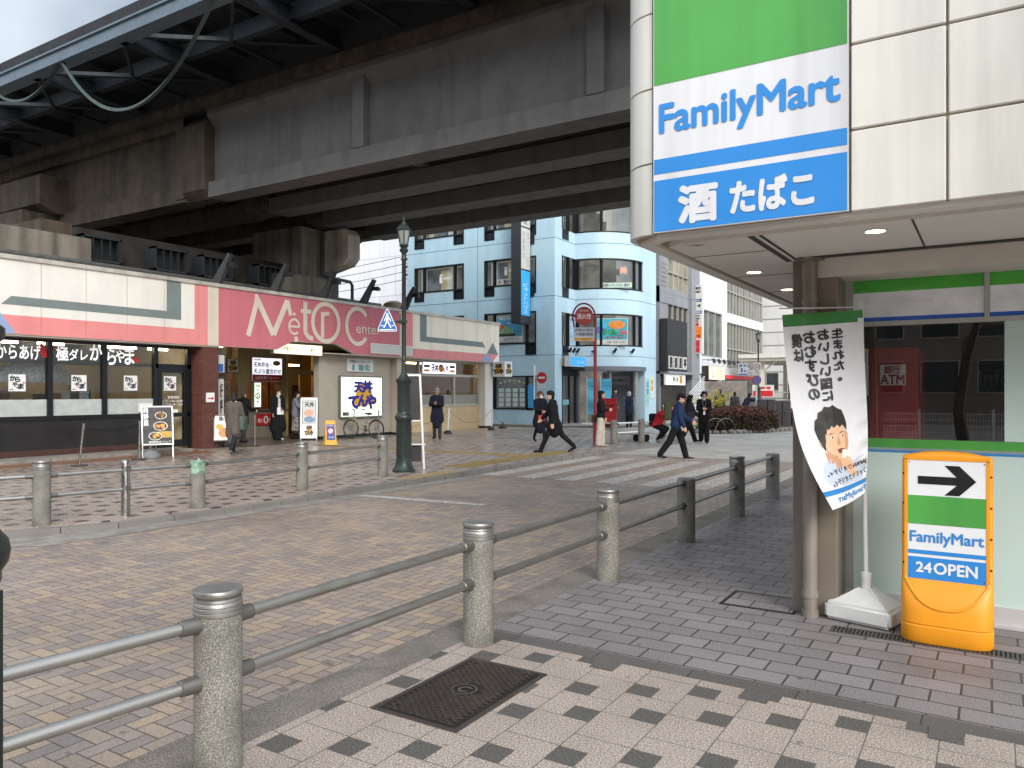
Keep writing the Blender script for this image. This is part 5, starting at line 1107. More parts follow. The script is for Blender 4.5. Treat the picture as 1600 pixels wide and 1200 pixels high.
def a_board(name, label, loc, rz, w, h, face, frame, tilt=12, legs=.25, group=None):
    t = thing(name, label, 'sign board', loc, rz, group); s_, c_ = math.sin(R(tilt)), math.cos(R(tilt))
    fr = Fr((0, 0, 0), (1, 0, 0), (0, -1, 0))
    class T:
        def __call__(self, p): return Vector((p[0], p[1] * s_ - p[2] * c_, p[1] * c_ + p[2] * s_))
    T = T()
    b = MB(T); z0 = legs
    for a in ((-w / 2, -w / 2 + .03, z0, z0 + h), (w / 2 - .03, w / 2, z0, z0 + h), (-w / 2, w / 2, z0, z0 + .03), (-w / 2, w / 2, z0 + h - .03, z0 + h)): b.box(*a, -.012, .015)
    b.build('frame', frame, t); b = MB(T); b.box(-w / 2 + .02, w / 2 - .02, z0 + .02, z0 + h - .02, -.01, .006); b.build('face', face, t)
    for sx in (-1, 1): b = MB(); b.tube([T((sx * (w / 2 - .02), z0 + h, -.01)), T((sx * (w / 2 - .02), 0, 0))], .016, 6); b.build('leg', frame, t)
    b = MB(); bk_ = T((0, z0 + h * .9, -.02)); b.tube([bk_, (0, bk_.y + .32, 0)], .016, 6); b.build('leg', frame, t)
    return t, T
M_food = [mat('food_%d' % i, c, .6, var=.35, vs=22) for i, c in enumerate(('#c98a52', '#8a3f22', '#d8c9a8', '#6f8a3c', '#c9a23c', '#e0dcd0', '#4a2a1c'))]
def food(T, t, box, seed, big=1):
    r_ = random.Random(seed); b = MB(T); u0, u1, z0, z1 = box; nn = .008
    for cx, cz, rad in ((.62, .78, .2), (.6, .48, .24), (.42, .2, .22)):
        cx, cz = u0 + cx * (u1 - u0), z0 + cz * (z1 - z0); rad *= (u1 - u0)
        b.disc(cx, cz, rad * .7, nn, nn + .001, 5, 22, rad); b.disc(cx, cz, rad * .6, nn + .001, nn + .0015, 6, 20, rad * .88); nn += .0015
        for j in range(11):
            a, q_ = r_.uniform(0, 6.28), rad * .62 * math.sqrt(r_.random()); nn += .0004
            b.disc(cx + q_ * math.cos(a), cz + .05 * rad + q_ * .65 * math.sin(a), rad * r_.uniform(.14, .28), nn, nn + .0003, r_.choice((0, 0, 1, 4, 3)), 9)
    b.build('food_picture', M_food, t)
t, T = a_board('food_poster_stand', 'aluminium easel with a black fried chicken poster before the shop door', (-17.3, 11.35, .03), 62, .72, .98, mat('poster_black', '#1b1a1b', .45), mat('easel_alu', '#c4c4c2', .35, .6), 14, .32)
food(T, t, (-.34, .34, .36, 1.26), 4); texts([('肉野菜', (-.31, -.2, .8, 1.26))], T, .012, WHITE, t, bold=.03, vertical=True, world=False); b = MB(T); b.rect(.02, .33, .5, .66, .009); b.build('price_band', mat('price_gold', '#b8923a', .5), t); texts([('期間限定フェア', (-.2, .3, .37, .42))], T, .012, WHITE, t, world=False)
b = MB(); b.tube([(-.34, .2, .1), (.36, .2, .1)], .012, 6); b.build('crossbar', STEEL, t)
wb = thing('sign_weight', 'grey water weight at the foot of the food poster easel', 'weight', (-17.55, 11.3, .03)); b = MB(); b.lathe([(.25, 0), (.25, .06), (.16, .16), (.05, .2)], (0, 0, 0), 18); b.build('tank', mat('grey_plastic', '#77797a', .5), wb, smooth=True); b = MB(); b.tube([(0, 0, .18), (0, 0, .42)], .03, 8); b.build('handle', STEEL, wb)
t, T = a_board('menu_board', 'small black framed board with a food menu leaning beside the brick pillar', (-18.75, 14.3, .03), 50, .5, .78, PAPER, BLACK, 14, .2)
b = MB(T); b.disc(.05, .45, .14, .007, .009, 0, 20, .16); b.disc(-.08, .62, .08, .007, .009, 1, 16, .1); b.build('food_picture', [M_food[0], M_food[4]], t); texts([('鶏バル', (-.1, .2, .8, .93))], T, .01, INK, t, bold=.03, world=False)
t, T = a_board('light_menu_stand', 'tall white lit menu stand leaning beside the passage entrance', (-19.35, 18.15, .03), 42, .56, 1.38, mat('menu_white', '#e4e4e2', .4, emit=.25), WHITE, 9, .06)
b = MB(T); b.rect(-.22, .22, .56, 1.34, .009, 0); b.rect(-.2, .2, .58, 1.32, .011, 1); b.build('screen', [BLACK, mat('menu_pale', '#cfd3d0', .5, var=.08, vs=6)], t)
b = MB(T); b.disc(0, .92, .13, .012, .014, 0, 20, .17); b.disc(.02, .7, .1, .012, .014, 1, 20, .18); b.build('food_picture', [mat('salmon_pink', '#dcae9c', .6, var=.2, vs=14), mat('bowl_blue', '#7a92b8', .6, var=.3, vs=14)], t); texts([('天丼', (-.14, .16, 1.12, 1.28))], T, .014, INK, t, bold=.04, world=False); tenya(T, (-.15, .15, .14, .5), .009, t, INK, world=False)
t = thing('floor_sign', 'yellow folding floor sign with a blue no smoking notice', 'floor sign', (-17.4, 17.2, .02), 55)
M_yel = mat('yellow_plastic', '#d8a21e', .45, var=.06)
for s_ in (-1, 1):
    b = MB(); b.prism([(-.2, 0), (.2, 0), (.17, .1), (.15, .74), (-.15, .74), (-.17, .1)], -.012, .012, 0, lambda u, z, n, s_=s_: (u, s_ * (.2 - .26 * z) + n, z)); b.build('panel', M_yel, t)
f2 = lambda p: Vector((p[0], -(.2 - .26 * p[1]) - .012 - p[2], p[1]))
b = MB(f2); b.rect(-.125, .125, .14, .62, .004, 0); b.disc(0, .42, .09, .004, .008, 1, 20); b.disc(0, .42, .07, .008, .01, 2, 20)
for kk in stroke([(-.06, .47), (.06, .37)], .018): b.quad([(p[0], p[1], .0115) for p in kk], 3)
b.build('notice', [mat('notice_blue', '#2c4a92', .5), RED, WHITE, RED], t, nrm=False); texts([('路上喫煙禁止', (-.1, .1, .56, .6)), ('江戸川区', (-.08, .08, .2, .25))], f2, .009, WHITE, t, world=False, bold=.01)
# bicycle
def bicycle(label, loc, rz, frame_col, name='bicycle'):
    t = thing(name, label, 'bicycle', loc, rz, None)
    M_fr = mat('bike_frame_' + frame_col[1:], frame_col, .35, .4); M_ty = mat('tyre_rubber', '#1a1a1a', .7)
    for x in (-.52, .55):
        b = MB(); b.tube([(x + .31 * math.cos(a), 0, .33 + .31 * math.sin(a)) for a in [2 * math.pi * i / 36 for i in range(36)]], .02, 8, closed=True); w = b.build('wheel', M_ty, t, smooth=True)
        b = MB(); b.tube([(x + .285 * math.cos(a), 0, .33 + .285 * math.sin(a)) for a in [2 * math.pi * i / 36 for i in range(36)]], .012, 6, closed=True)
        for i in range(18): a = 2 * math.pi * i / 18; b.tube([(x, .03 * (-1) ** i, .33), (x + .28 * math.cos(a), 0, .33 + .28 * math.sin(a))], .0025, 4)
        b.tube([(x, -.05, .33), (x, .05, .33)], .022, 8); b.build('rim', STEEL, w)
        b = MB(); c0 = 20 if x < 0 else 10; b.tube([(x + .345 * math.cos(R(a)), 0, .33 + .345 * math.sin(R(a))) for a in range(c0, 175, 12)], .017, 6); b.build('mudguard', M_fr, t)
    b = MB()
    b.tube([(.55, .05, .33), (.5, .045, .5), (.46, 0, .66), (.41, 0, .86)], .016, 8); b.tube([(.55, -.05, .33), (.5, -.045, .5), (.46, 0, .66)], .012, 8)
    b.tube([(.44, 0, .74), (.3, 0, .5), (.12, 0, .34), (-.04, 0, .3)], .02, 8); b.tube([(.43, 0, .8), (.25, 0, .58), (.05, 0, .44), (-.1, 0, .45)], .015, 8)
    b.tube([(-.04, 0, .28), (-.16, 0, .72)], .018, 8); b.tube([(-.04, .03, .3), (-.52, .06, .33)], .012, 6); b.tube([(-.04, -.03, .3), (-.52, -.06, .33)], .012, 6); b.tube([(-.12, .02, .58), (-.52, .06, .33)], .01, 6); b.tube([(-.12, -.02, .58), (-.52, -.06, .33)], .01, 6)
    b.build('frame', M_fr, t, smooth=True)
    b = MB(); b.tube([(-.16, 0, .7), (-.18, 0, .83)], .013, 8); b.build('seat_post', STEEL, t); b = MB(); b.ball((-.22, 0, .86), .1, 0, (1.25, .8, .4)); b.ball((-.09, 0, .87), .055, 0, (1.3, .6, .5)); b.build('saddle', BLACK, t, smooth=True)
    b = MB(); b.tube([(.41, 0, .86), (.4, 0, .98), (.42, .1, 1.02), (.36, .25, 1.03), (.2, .29, 1.0)], .012, 8); b.tube([(.4, 0, .98), (.42, -.1, 1.02), (.36, -.25, 1.03), (.2, -.29, 1.0)], .012, 8); b.tube([(.28, .27, 1.015), (.17, .295, .995)], .018, 8, 1); b.tube([(.28, -.27, 1.015), (.17, -.295, .995)], .018, 8, 1); b.build('handlebar', [STEEL, BLACK], t, smooth=True)
    b = MB()
    for z in (.72, .84, .96):
        k_ = 1 + (z - .72) * .5; b.tube([(.5, -.15 * k_, z), (.75 * 1, -.15 * k_, z), (.75, .15 * k_, z), (.5, .15 * k_, z)], .005, 5, closed=True)
    for i in range(10): y = -.15 + i * .033; b.tube([(.76, y * 1.1, .97), (.74, y, .72), (.51, y, .72), (.5, y * 1.1, .97)], .003, 4)
    b.build('basket', STEEL, t)
    b = MB(); b.lathe([(.085, -.012), (.085, .012)], (0, 0, 0), 18); 
    for i in range(len(b.v)): v = b.v[i]; b.v[i] = (v[0] - .04, -.06 + v[2], v[1] + .3)
    b.tube([(-.04, -.07, .3), (.08, -.1, .18)], .012, 6); b.tube([(-.04, .07, .3), (-.16, .1, .42)], .012, 6); b.build('crank', STEEL, t)
    for x, y, z in ((.1, -.14, .17), (-.18, .14, .43)): b = MB(); b.box(x - .05, x + .05, y - .045, y + .045, z - .012, z + .012); b.build('pedal', BLACK, t)
    b = MB(); b.tube([(-.2, .02, .68), (-.62, .06, .68), (-.64, 0, .68), (-.62, -.06, .68), (-.2, -.02, .68)], .008, 6); b.tube([(-.52, .07, .33), (-.55, .06, .68)], .007, 5); b.tube([(-.52, -.07, .33), (-.55, -.06, .68)], .007, 5); b.build('rear_rack', STEEL, t)
    return t
bicycle('beige city bicycle with front basket parked below the lit poster box', (-18.55, 19.95, .02), 187, '#a29578')
# ================================================================== BLUE BUILDING
M_bx = tiles('pale_blue_tile_x', '#b0d1e0', '#a9cbdb', '#bfd5df', .23, .075, 'x', .008, .35, .15)
M_by = tiles('pale_blue_tile_y', '#b8d5e2', '#b1cfde', '#c4d9e2', .23, .075, 'xy', .008, .35, .15)
M_dkg = glass('office_glass', (.78, .8, .82), 2.2)
M_room = mat('office_interior_glow', '#8d8a82', .7, var=.45, vs=.9, emit=.3)  # walls and floors glow slightly, standing in for the office lighting
M_bj = mat('tile_joint_line', '#6d8a99', .7)
blue = thing('blue_office_building', 'pale blue tiled office building with a rounded bay window corner', 'building', (-20, 36, 0))
YB, XC = 33.0, -18.15
cx_, cy_, rb = XC, 37.81, 2.61
ARC = [(cx_ + rb * math.sin(R(a)), cy_ - rb * math.cos(R(a))) for a in range(0, 91, 6)]     # (XC,35.2) -> (-15.54,37.81)
def outline(o=0.0, z=None): return [(-27.44, YB - o), (XC + o, YB - o), (XC + o, 35.2 - o)] + [(cx_ + (rb + o) * math.sin(R(a)), cy_ - (rb + o) * math.cos(R(a))) for a in range(0, 91, 6)] + [(cx_ + rb + o, 39.7)]
def wall_strip(path, z0, z1, th=.25):
    """wall band along an open plan path"""
    b = MB()
    for (x0, y0), (x1, y1) in zip(path[:-1], path[1:]): b.quad([(x0, y0, z0), (x1, y1, z0), (x1, y1, z1), (x0, y0, z1)])
    return b
def band(path, z0, z1, m, name='wall', th=.3):
    inn = []
    for i, p in enumerate(path):
        a = Vector(path[max(i - 1, 0)]); c = Vector(path[min(i + 1, len(path) - 1)]); t_ = (c - a).normalized(); inn.append((p[0] - t_.y * th, p[1] + t_.x * th))
    b = MB(); n = len(path)
    vs = [(x, y, z) for z in (z0, z1) for x, y in path] + [(x, y, z) for z in (z0, z1) for x, y in inn]
    fs = []
    for i in range(n - 1): fs += [(i, i + 1, n + i + 1, n + i), (2 * n + i + 1, 2 * n + i, 3 * n + i, 3 * n + i + 1), (n + i, n + i + 1, 3 * n + i + 1, 3 * n + i), (i + 1, i, 2 * n + i, 2 * n + i + 1)]
    fs += [(0, n, 3 * n, 2 * n), (n - 1, 3 * n - 1, 4 * n - 1, 2 * n - 1)]
    b.add(vs, fs); return b
left = [(-27.44, YB), (XC, YB)]; secA = [(XC, YB + .008), (XC, 35.2)]; right = ARC + [(-15.54, 39.7)]
FB_ = FY(YB)
# left face, with holes for the windows
WU = [(-26.93, -23.61), (-22.3, -19.2)]
b = MB(FB_)
for u0, u1 in ((-27.44, -26.93), (-23.61, -22.3), (-19.2, XC)): b.box(u0, u1, 0, 15.6, -.3, 0)
for u0, u1 in WU:
    for z0, z1 in ((0, .75), (2.45, 3.5), (5.67, 6.55), (8.42, 9.45), (11.32, 15.6)): b.box(u0, u1, z0, z1, -.3, 0)
b.build('wall', M_bx, blue, world=True)
LV = [(.75, 2.45, .75), (3.5, 5.67, 4.05), (6.55, 8.42, 7.03), (9.45, 11.32, 9.93)]     # (side panel bottom, top, main pane bottom)
def win_unit(fr, u0, u1, zs, zt, zm, n, parent, wall_m, sw=.2, sides=(1, 1)):
    w = u1 - u0; s0 = u0 + (w * sw if sides[0] else 0); s1 = u1 - (w * sw if sides[1] else 0)
    if zm - zs > .05: b = MB(fr); b.box(s0, s1, zs, zm, -.3, 0); b.build('wall_infill', wall_m, parent, world=True)
    b = MB(fr); d = .07
    b.box(u0, u1, zt - d, zt, -.2, .03); b.box(s0, s1, zm, zm + d, -.2, .03)
    for e0, e1, on in ((u0, s0, sides[0]), (s1, u1, sides[1])):
        if on: b.box(e0, e1, zs, zs + d, -.2, .03); b.box(e0, e0 + d, zs + d, zt - d, -.2, .03); b.box(e1 - d, e1, zs + d, zt - d, -.2, .03); b.box(e0 + d, e1 - d, zm - .02, zm + d, -.2, .03)
    if not sides[0]: b.box(u0, u0 + d, zm + d, zt - d, -.2, .03)
    if not sides[1]: b.box(u1 - d, u1, zm + d, zt - d, -.2, .03)
    wn = b.build('window', DKFRAME, parent, world=True)
    b = MB(fr); b.rect(u0 + d, u1 - d, zm, zt - d, -.08)
    for e0, e1, on in ((u0, s0, sides[0]), (s1, u1, sides[1])):
        if on and zm - zs > .05: b.rect(e0 + d, e1 - d, zs + d, zm - .02, -.06, 1)
    b.build('pane', [M_dkg, mat('dark_panel', '#1d2126', .35)], wn, world=True)
    return wn
rnd = random.Random(5)
for i, (u0, u1) in enumerate(WU):
    for k_, (zs, zt, zm) in enumerate(LV):
        wn = win_unit(FB_, u0, u1, zs, zt, zm, 0, blue, M_bx, .2)
        zc = zt
        b = MB(FB_)
        b.rect(u0 + .1, u1 - .1, zm + .05, zt - .05, -.75, 2)
        if k_ >= 2:
            b.rect(u0 + .15, u0 + .55, zm + .05, zt - .1, -.4, 1); b.rect(u1 - 1.3, u1 - .75, zm + .05, zt - .1, -.45, 0)
            for _ in range(3):
                a = rnd.uniform(u0 + .7, u1 - 1.2); b.rect(a, a + rnd.uniform(.25, .5), zm + .1, zt - .2, -.3 - .05 * _, _ % 3)
        if 1: b.build('blind', [mat('blind_cream_glow', '#b9b08f', .7, emit=.3), mat('blind_white_glow', '#c9c9c5', .7, emit=.3), mat('room_glow_grey', '#7c8084', .7, var=.5, vs=1.5, emit=.2)], wn, world=True)  # blinds and room backdrop emit to imitate lit offices; they are no lamps
texts([('美容室', (-25.0, -24.5, 7.65, 7.8)), ('i', (-25.25, -25.1, 7.5, 7.95))], FB_, -.06, WHITE, blue, bold=.02)
b = MB(FB_); b.rect(-21.6, -19.9, 7.1, 7.4, -.07); b.build('window_strip', PAPER, blue, world=True); texts([('月・第29 〜火水定休', (-21.5, -20.0, 7.15, 7.36))], FB_, -.064, INK, blue, bold=.02); texts([('美容室', (-20.85, -20.35, 7.75, 7.9)), ('i', (-21.1, -20.95, 7.6, 8.0))], FB_, -.06, WHITE, blue, bold=.02)
# travel poster
t = board('travel_poster', 'bright beach travel poster in the dark window of the blue building left face', 'poster', FB_, (-21.55, -20.0, 4.15, 5.5), .0, .02, mat('poster_sea', '#4f9cc4', .5, var=.25, vs=3), PAPER, lip=.03)
b = MB(FB_); b.rect(-21.5, -20.05, 4.2, 4.45, .006, 0); b.quad([(-21.5, 4.46, .006), (-20.3, 4.46, .006), (-20.7, 4.9, .006), (-21.5, 5.1, .006)], 1); b.disc(-21.2, 4.95, .12, .006, .009, 2, 12); b.rect(-21.5, -20.4, 4.47, 4.6, .009, 3); b.build('print', [PAPER, mat('poster_green', '#7fa87a', .6, var=.4, vs=9), mat('poster_coral', '#d05a3a', .6), mat('poster_dark', '#2f3a3a', .6, var=.3, vs=9)], t, world=True)
texts([('OKINAWA', (-21.4, -20.4, 5.3, 5.44)), ('Summer', (-20.9, -20.2, 5.08, 5.2))], FB_, .011, WHITE, t, bold=.02); texts([('スターツツーリスト', (-21.1, -20.1, 4.25, 4.38))], FB_, .011, mat('print_teal2', '#1f6a70', .5), t, bold=.02)
# ground window display
b = MB(FB_); b.rect(-22.2, -21.75, .85, 2.0, -.05, 0); b.rect(-19.72, -19.28, .85, 2.0, -.05, 0); b.build('blue_panel', [mat('cyan_panel', '#4aa8e0', .5)], blue, world=True)
b = MB(FB_)
for i in range(4):
    for j in range(4): b.rect(-21.45 + i * .42, -21.15 + i * .42, .9 + j * .24, 1.1 + j * .24, -.05)
b.build('listing_card', mat('card_white', '#c3d0cc', .6, var=.15, vs=14), blue, world=True)
b = MB(FB_)
for i in range(6): b.disc(-21.35 + i * .28, 2.1 + .12 * math.sin(i * .63), .07, -.055, -.05, i % 2, 10)
b.build('paper_ornament', [mat('orn_white', '#c8ccbc', .6), mat('orn_yellow', '#bfb878', .6)], blue, world=True)
# section A and the rounded bay, as bands between the window strips
for z0, z1 in ((3.25, 3.97), (5.62, 6.87), (8.45, 9.77), (11.3, 15.6)):
    bb = band(secA, z0 if z0 != 3.25 else 3.45, z1, M_by); bb.build('wall', M_by, blue, world=True)
    bb = band(right[:-1], 2.95 if z0 == 3.25 else z0, z1, M_by); bb.build('bay_wall', M_by, blue, world=True, smooth=True)
b = MB(); b.box(-15.84, -15.54, 37.82, 39.7, 2.95, 15.6); b.box(-16.2, -15.54, 38.1, 39.7, 0, 2.95); b.box(-18.1, -15.84, 39.5, 39.7, 0, 15.6); b.build('wall', M_by, blue, world=True)
b = MB(); b.box(XC - .29, XC + .003, YB + .004, YB + .74, 0, 15.6); b.build('wall', M_by, blue, world=True)
for z0, z1 in ((3.97, 5.62), (6.87, 8.45), (9.77, 11.3)):
    ins = [(XC - .12, YB + .75), (XC - .12, 35.3)] + [(cx_ + (rb - .12) * math.sin(R(a)), cy_ - (rb - .12) * math.cos(R(a))) for a in range(0, 91, 6)]
    bb = wall_strip(ins, z0, z1); w_ = bb.build('bay_window', M_dkg, blue, world=True, smooth=True, nrm=False)
    b = MB()
    for a in (2, 30, 74, 88):
        b = MB(); x, y = cx_ + (rb - .08) * math.sin(R(a)), cy_ - (rb - .08) * math.cos(R(a)); b.box(x - .06, x + .06, y - .06, y + .06, z0, z1); b.build('mullion', DKFRAME, w_, world=True)
    for y in (33.72, 34.45, 35.15): b = MB(); b.box(XC - .16, XC + .02, y, y + .08, z0, z1); b.build('mullion', DKFRAME, w_, world=True)
    b = MB()
    b.box(XC - .16, XC + .01, 33.76, 34.45, z0 - .5, z0 - .44); b.box(XC - .14, XC + .012, 33.76, 34.45, z0 - .44, z0)
    b.build('frame', DKFRAME, w_, world=True)
    for zz in (z0, z1 - .07): bb = band([(cx_ + (rb + .01) * math.sin(R(a)), cy_ - (rb + .01) * math.cos(R(a))) for a in range(0, 91, 6)], zz, zz + .07, DKFRAME, th=.14); bb.build('frame', DKFRAME, w_, world=True)
# joint lines
b = MB()
for z in (6.35, 9.2, 12.1, 3.45):
    b.box(-27.44, XC, YB - .006, YB + .0, z, z + .03)
    for (x0, y0), (x1, y1) in zip(ARC[:-1], ARC[1:]):
        o_ = lambda x, y: (cx_ + (x - cx_) * 1.003, cy_ + (y - cy_) * 1.003)
        b.quad([(*o_(x0, y0), z), (*o_(x1, y1), z), (*o_(x1, y1), z + .03), (*o_(x0, y0), z + .03)])
    b.box(XC + .0035, XC + .009, YB + .01, 35.18, z, z + .03)
b.box(-22.75, -22.72, YB - .006, YB, 3.4, 15.6); b.box(-15.54, -15.534, 37.9, 39.7, 3.45, 3.48); b.box(-15.54, -15.534, 37.9, 39.7, 6.35, 6.38)
b.build('tile_joint', M_bj, blue, world=True, nrm=False)
b = MB(); b.box(-27.3, XC - .35, YB + 1.9, YB + 2.0, 0, 15.5); b.box(-27.3, -16.3, 38.9, 39, 0, 15.5)
for z in (2.85, 5.75, 8.62, 11.5): b.box(-27.3, XC - .32, YB + .3, 39.5, z, z + .12); 
b.box(-27.44, XC - .3, YB + .3, 39.7, 15.3, 15.5); b.box(-27.44, -27.2, YB + .3, 39.7, 0, 15.5)
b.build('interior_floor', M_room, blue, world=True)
# ground floor entrance
M_gm = mat('grey_metal_cladding', '#6c7076', .45, .3, var=.08)
bb = band([(cx_ + (rb + .12) * math.sin(R(a)), cy_ - (rb + .12) * math.cos(R(a))) for a in range(-6, 91, 6)] + [(-15.42, 38.0)], 2.72, 2.94, M_gm, th=1.2); bb.build('canopy', M_gm, blue, world=True, smooth=True)
b = MB(); b.box(XC - .6, XC - .5, YB + .5, 35.3, 0, 2.9); b.build('entrance_wall', M_gm, blue, world=True); b = MB(); b.box(XC - .1, XC + .1, 35.3, 35.5, 0, 2.72); b.build('entrance_wall', M_gm, blue, world=True); b = MB(); b.box(XC + .1, XC + 2.3, 38.2, 38.4, 0, 2.72, 0); b.build('entrance_wall', [M_gm], blue, world=True)
b = MB(); b.box(XC - .1, XC - .02, 33.76, 35.2, .08, 2.6, 0); b.build('shop_glazing', M_dkg, blue, world=True)
b = MB(); 
for y in (33.72, 34.5, 35.15): b.box(XC - .08, XC + .02, y, y + .07, .05, 2.9)
b.box(XC - .08, XC + .05, 33.72, 35.2, 2.45, 2.95); b.box(XC, XC + .55, 33.8, 35.25, 2.78, 2.86); b.build('shop_frame', DKFRAME, blue, world=True)
b = MB(); b.rect(0, 1, 0, 1) if 0 else None; b.box(XC - .015, XC - .01, 33.8, 34.5, 1.0, 1.25); b.build('glass_strip', mat('pale_cyan_strip', '#7fb6c0', .5), blue, world=True)
for x, y in ((-16.9, 36.6), (-15.9, 37.7)): b = MB(); b.tube([(x, y, 0), (x, y, 2.72)], .13, 12); b.build('column', mat('entrance_column', '#9b9d9c', .35, .5), blue, world=True)
t = board('entrance_name_plate', 'grey name plate over the entrance of the blue building', 'sign', FY(38.2), (-17.6, -16.4, 2.0, 2.5), .02, .03, mat('plate_grey', '#86888a', .5), M_gm); texts([('第一西葛西ビル', (-17.4, -16.6, 2.18, 2.34))], FY(38.2), .03, INK, t, bold=.01)
t = board('shop_fascia_sign', 'bright blue shop sign above the black awning of the blue building', 'sign', FX(XC + .3), (33.55, 35.6, 2.9, 3.42), .25, .3, mat('cyan_sign', '#3aa0e4', .5, var=.02, emit=.25), PAPER, lip=.03); texts([('ピタットハウス', (34.3, 35.1, 3.05, 3.22))], FX(XC + .3), .257, WHITE, t, bold=.03)
t = board('bay_travel_poster', 'wide colourful summer travel banner in the bay window', 'poster', Fr((-17.25, 35.42, 0), (.9, .436, 0), (.436, -.9, 0)), (0.1, 1.75, 4.02, 5.38), .0, .03, mat('poster_turquoise', '#3fa9b8', .5, var=.3, vs=3), PAPER, lip=.03)
f3 = Fr((-17.25, 35.42, 0), (.9, .436, 0), (.436, -.9, 0)); b = MB(f3); b.rect(.13, 1.72, 4.05, 4.3, .006, 0); b.disc(1.2, 5.05, .22, .006, .009, 1, 16, .42); b.disc(.35, 4.8, .2, .006, .009, 2, 16); b.disc(1.5, 4.65, .12, .009, .011, 3, 12, .2); b.build('print', [PAPER, mat('poster_orange', '#e08a3a', .6, var=.3, vs=7), mat('poster_violet', '#4f5fa8', .6, var=.3, vs=7), mat('poster_pink', '#c8566a', .6)], t, world=True)
texts([('夏の旅', (.5, 1.1, 4.55, 4.85)), ('行こう!', (1.05, 1.5, 4.5, 4.7))], f3, .013, mat('print_green', '#2f8a4a', .5), t, bold=.04); texts([('スターツツーリスト', (.7, 1.65, 4.1, 4.24))], f3, .011, INK, t, bold=.02); texts([('沖縄・北海道・海外ツアー', (.6, 1.65, 4.36, 4.46))], f3, .013, RED, t, bold=.02)
t = board('window_photo_poster', 'white framed photo poster in the window left of the bay', 'poster', FX(XC), (34.5, 35.1, 4.0, 5.45), .05, .03, mat('poster_pale_sea', '#9cc6dc', .5, var=.25, vs=3), PAPER); texts([('西葛西店', (34.55, 35.05, 5.25, 5.38))], FX(XC), .056, mat('print_navy', '#2c3f78', .5), t, bold=.03)
f4 = Fr((-16.95, 35.62, 0), (.9, .436, 0), (.436, -.9, 0)); b = MB(f4); b.rect(0, 1.6, 6.95, 7.2, .0); b.build('window_strip', mat('strip_green_white', '#bcd2c4', .6), blue, world=True); texts([('火水定休 メイク・ネイル・着付け', (.05, 1.5, 7.0, 7.15))], f4, .006, INK, blue, bold=.02); texts([('美', (1.0, 1.35, 7.65, 8.0))], f4, .006, mat('print_peach', '#d8a48c', .5), blue, bold=.05)
for i in range(6):
    y = 34.2 + i * .42; x, yy = (XC + .2, y) if i < 3 else (cx_ + 2.75 * math.sin(R(22 + 22 * (i - 3))), cy_ - 2.75 * math.cos(R(22 + 22 * (i - 3))))
    t = thing('poster_spotlight', 'small dark spotlight under the first floor windows of the blue building, ' + ('first', 'second', 'third', 'fourth', 'fifth', 'last')[i] + ' from the left', 'spotlight', (x, yy, 3.72), 0, 'spotlights on the blue building'); b = MB(); b.tube([(-.25, .1, 0), (0, 0, 0)], .02, 5); b.build('arm', DKFRAME, t); b = MB(); b.tube([(-.04, .02, -.06), (.12, -.08, .1)], .07, 8); b.build('lamp_head', DKFRAME, t)
# vertical sign at the corner
t = thing('vertical_sign', 'tall dark vertical sign with white and blue panels on the blue building corner', 'sign', (XC - .9, YB - .4, 5.0))
b = MB(); b.box(-20.05, -19.5, YB - 1.0, YB - .05, 5.0, 11.2); b.build('casing', mat('sign_casing', '#33383b', .5), t, world=True)
fv = FX(-19.5)
b = MB(fv); b.rect(YB - .95, YB - .1, 5.4, 7.6, .004, 0); b.rect(YB - .95, YB - .1, 7.68, 9.7, .004, 1); b.rect(YB - .95, YB - .1, 9.78, 11.1, .004, 1); b.build('panel', [mat('cyan_sign2', '#38a8e6', .5, emit=.15), PAPER], t, world=True)
texts([('ピタットハウス', (YB - .75, YB - .3, 5.5, 7.0))], fv, .008, WHITE, t, bold=.01, vertical=True); texts([('スターツツーリスト', (YB - .5, YB - .2, 7.8, 9.5)), ('西葛西店', (YB - .85, YB - .6, 8.2, 9.5))], fv, .008, mat('print_grey', '#8a8f88', .5), t, bold=0, vertical=True); texts([('美容室', (YB - .75, YB - .35, 9.9, 11.0))], fv, .008, INK, t, bold=0, vertical=True)
b = MB(); b.box(-19.5, -19.3, YB - .06, YB, 6.4, 6.9); b.box(-19.5, -19.3, YB - .06, YB, 9.0, 9.6); b.build('bracket', DKFRAME, t, world=True)
fx = FX(-15.54)
t = board('wall_poster', 'two tone poster panel on the right corner pillar of the blue building', 'poster', fx, (38.2, 38.65, .9, 2.35), .03, .03, mat('poster_teal', '#8fd0c4', .5, var=.25, vs=5), PAPER, lip=.02); texts([('募集', (38.28, 38.56, 1.5, 2.2))], fx, .04, M_blu, t, vertical=True)
t = board('wall_poster', 'pale green and orange flyer panel at the right edge of the blue building', 'poster', fx, (38.8, 39.3, 1.3, 2.4), .03, .03, mat('poster_cream_green', '#d4e0cc', .5, var=.2, vs=6), PAPER, lip=.02); texts([('健康', (38.88, 39.2, 1.7, 2.3))], fx, .04, mat('print_bright_orange', '#ee9a1c', .5), t, vertical=True)
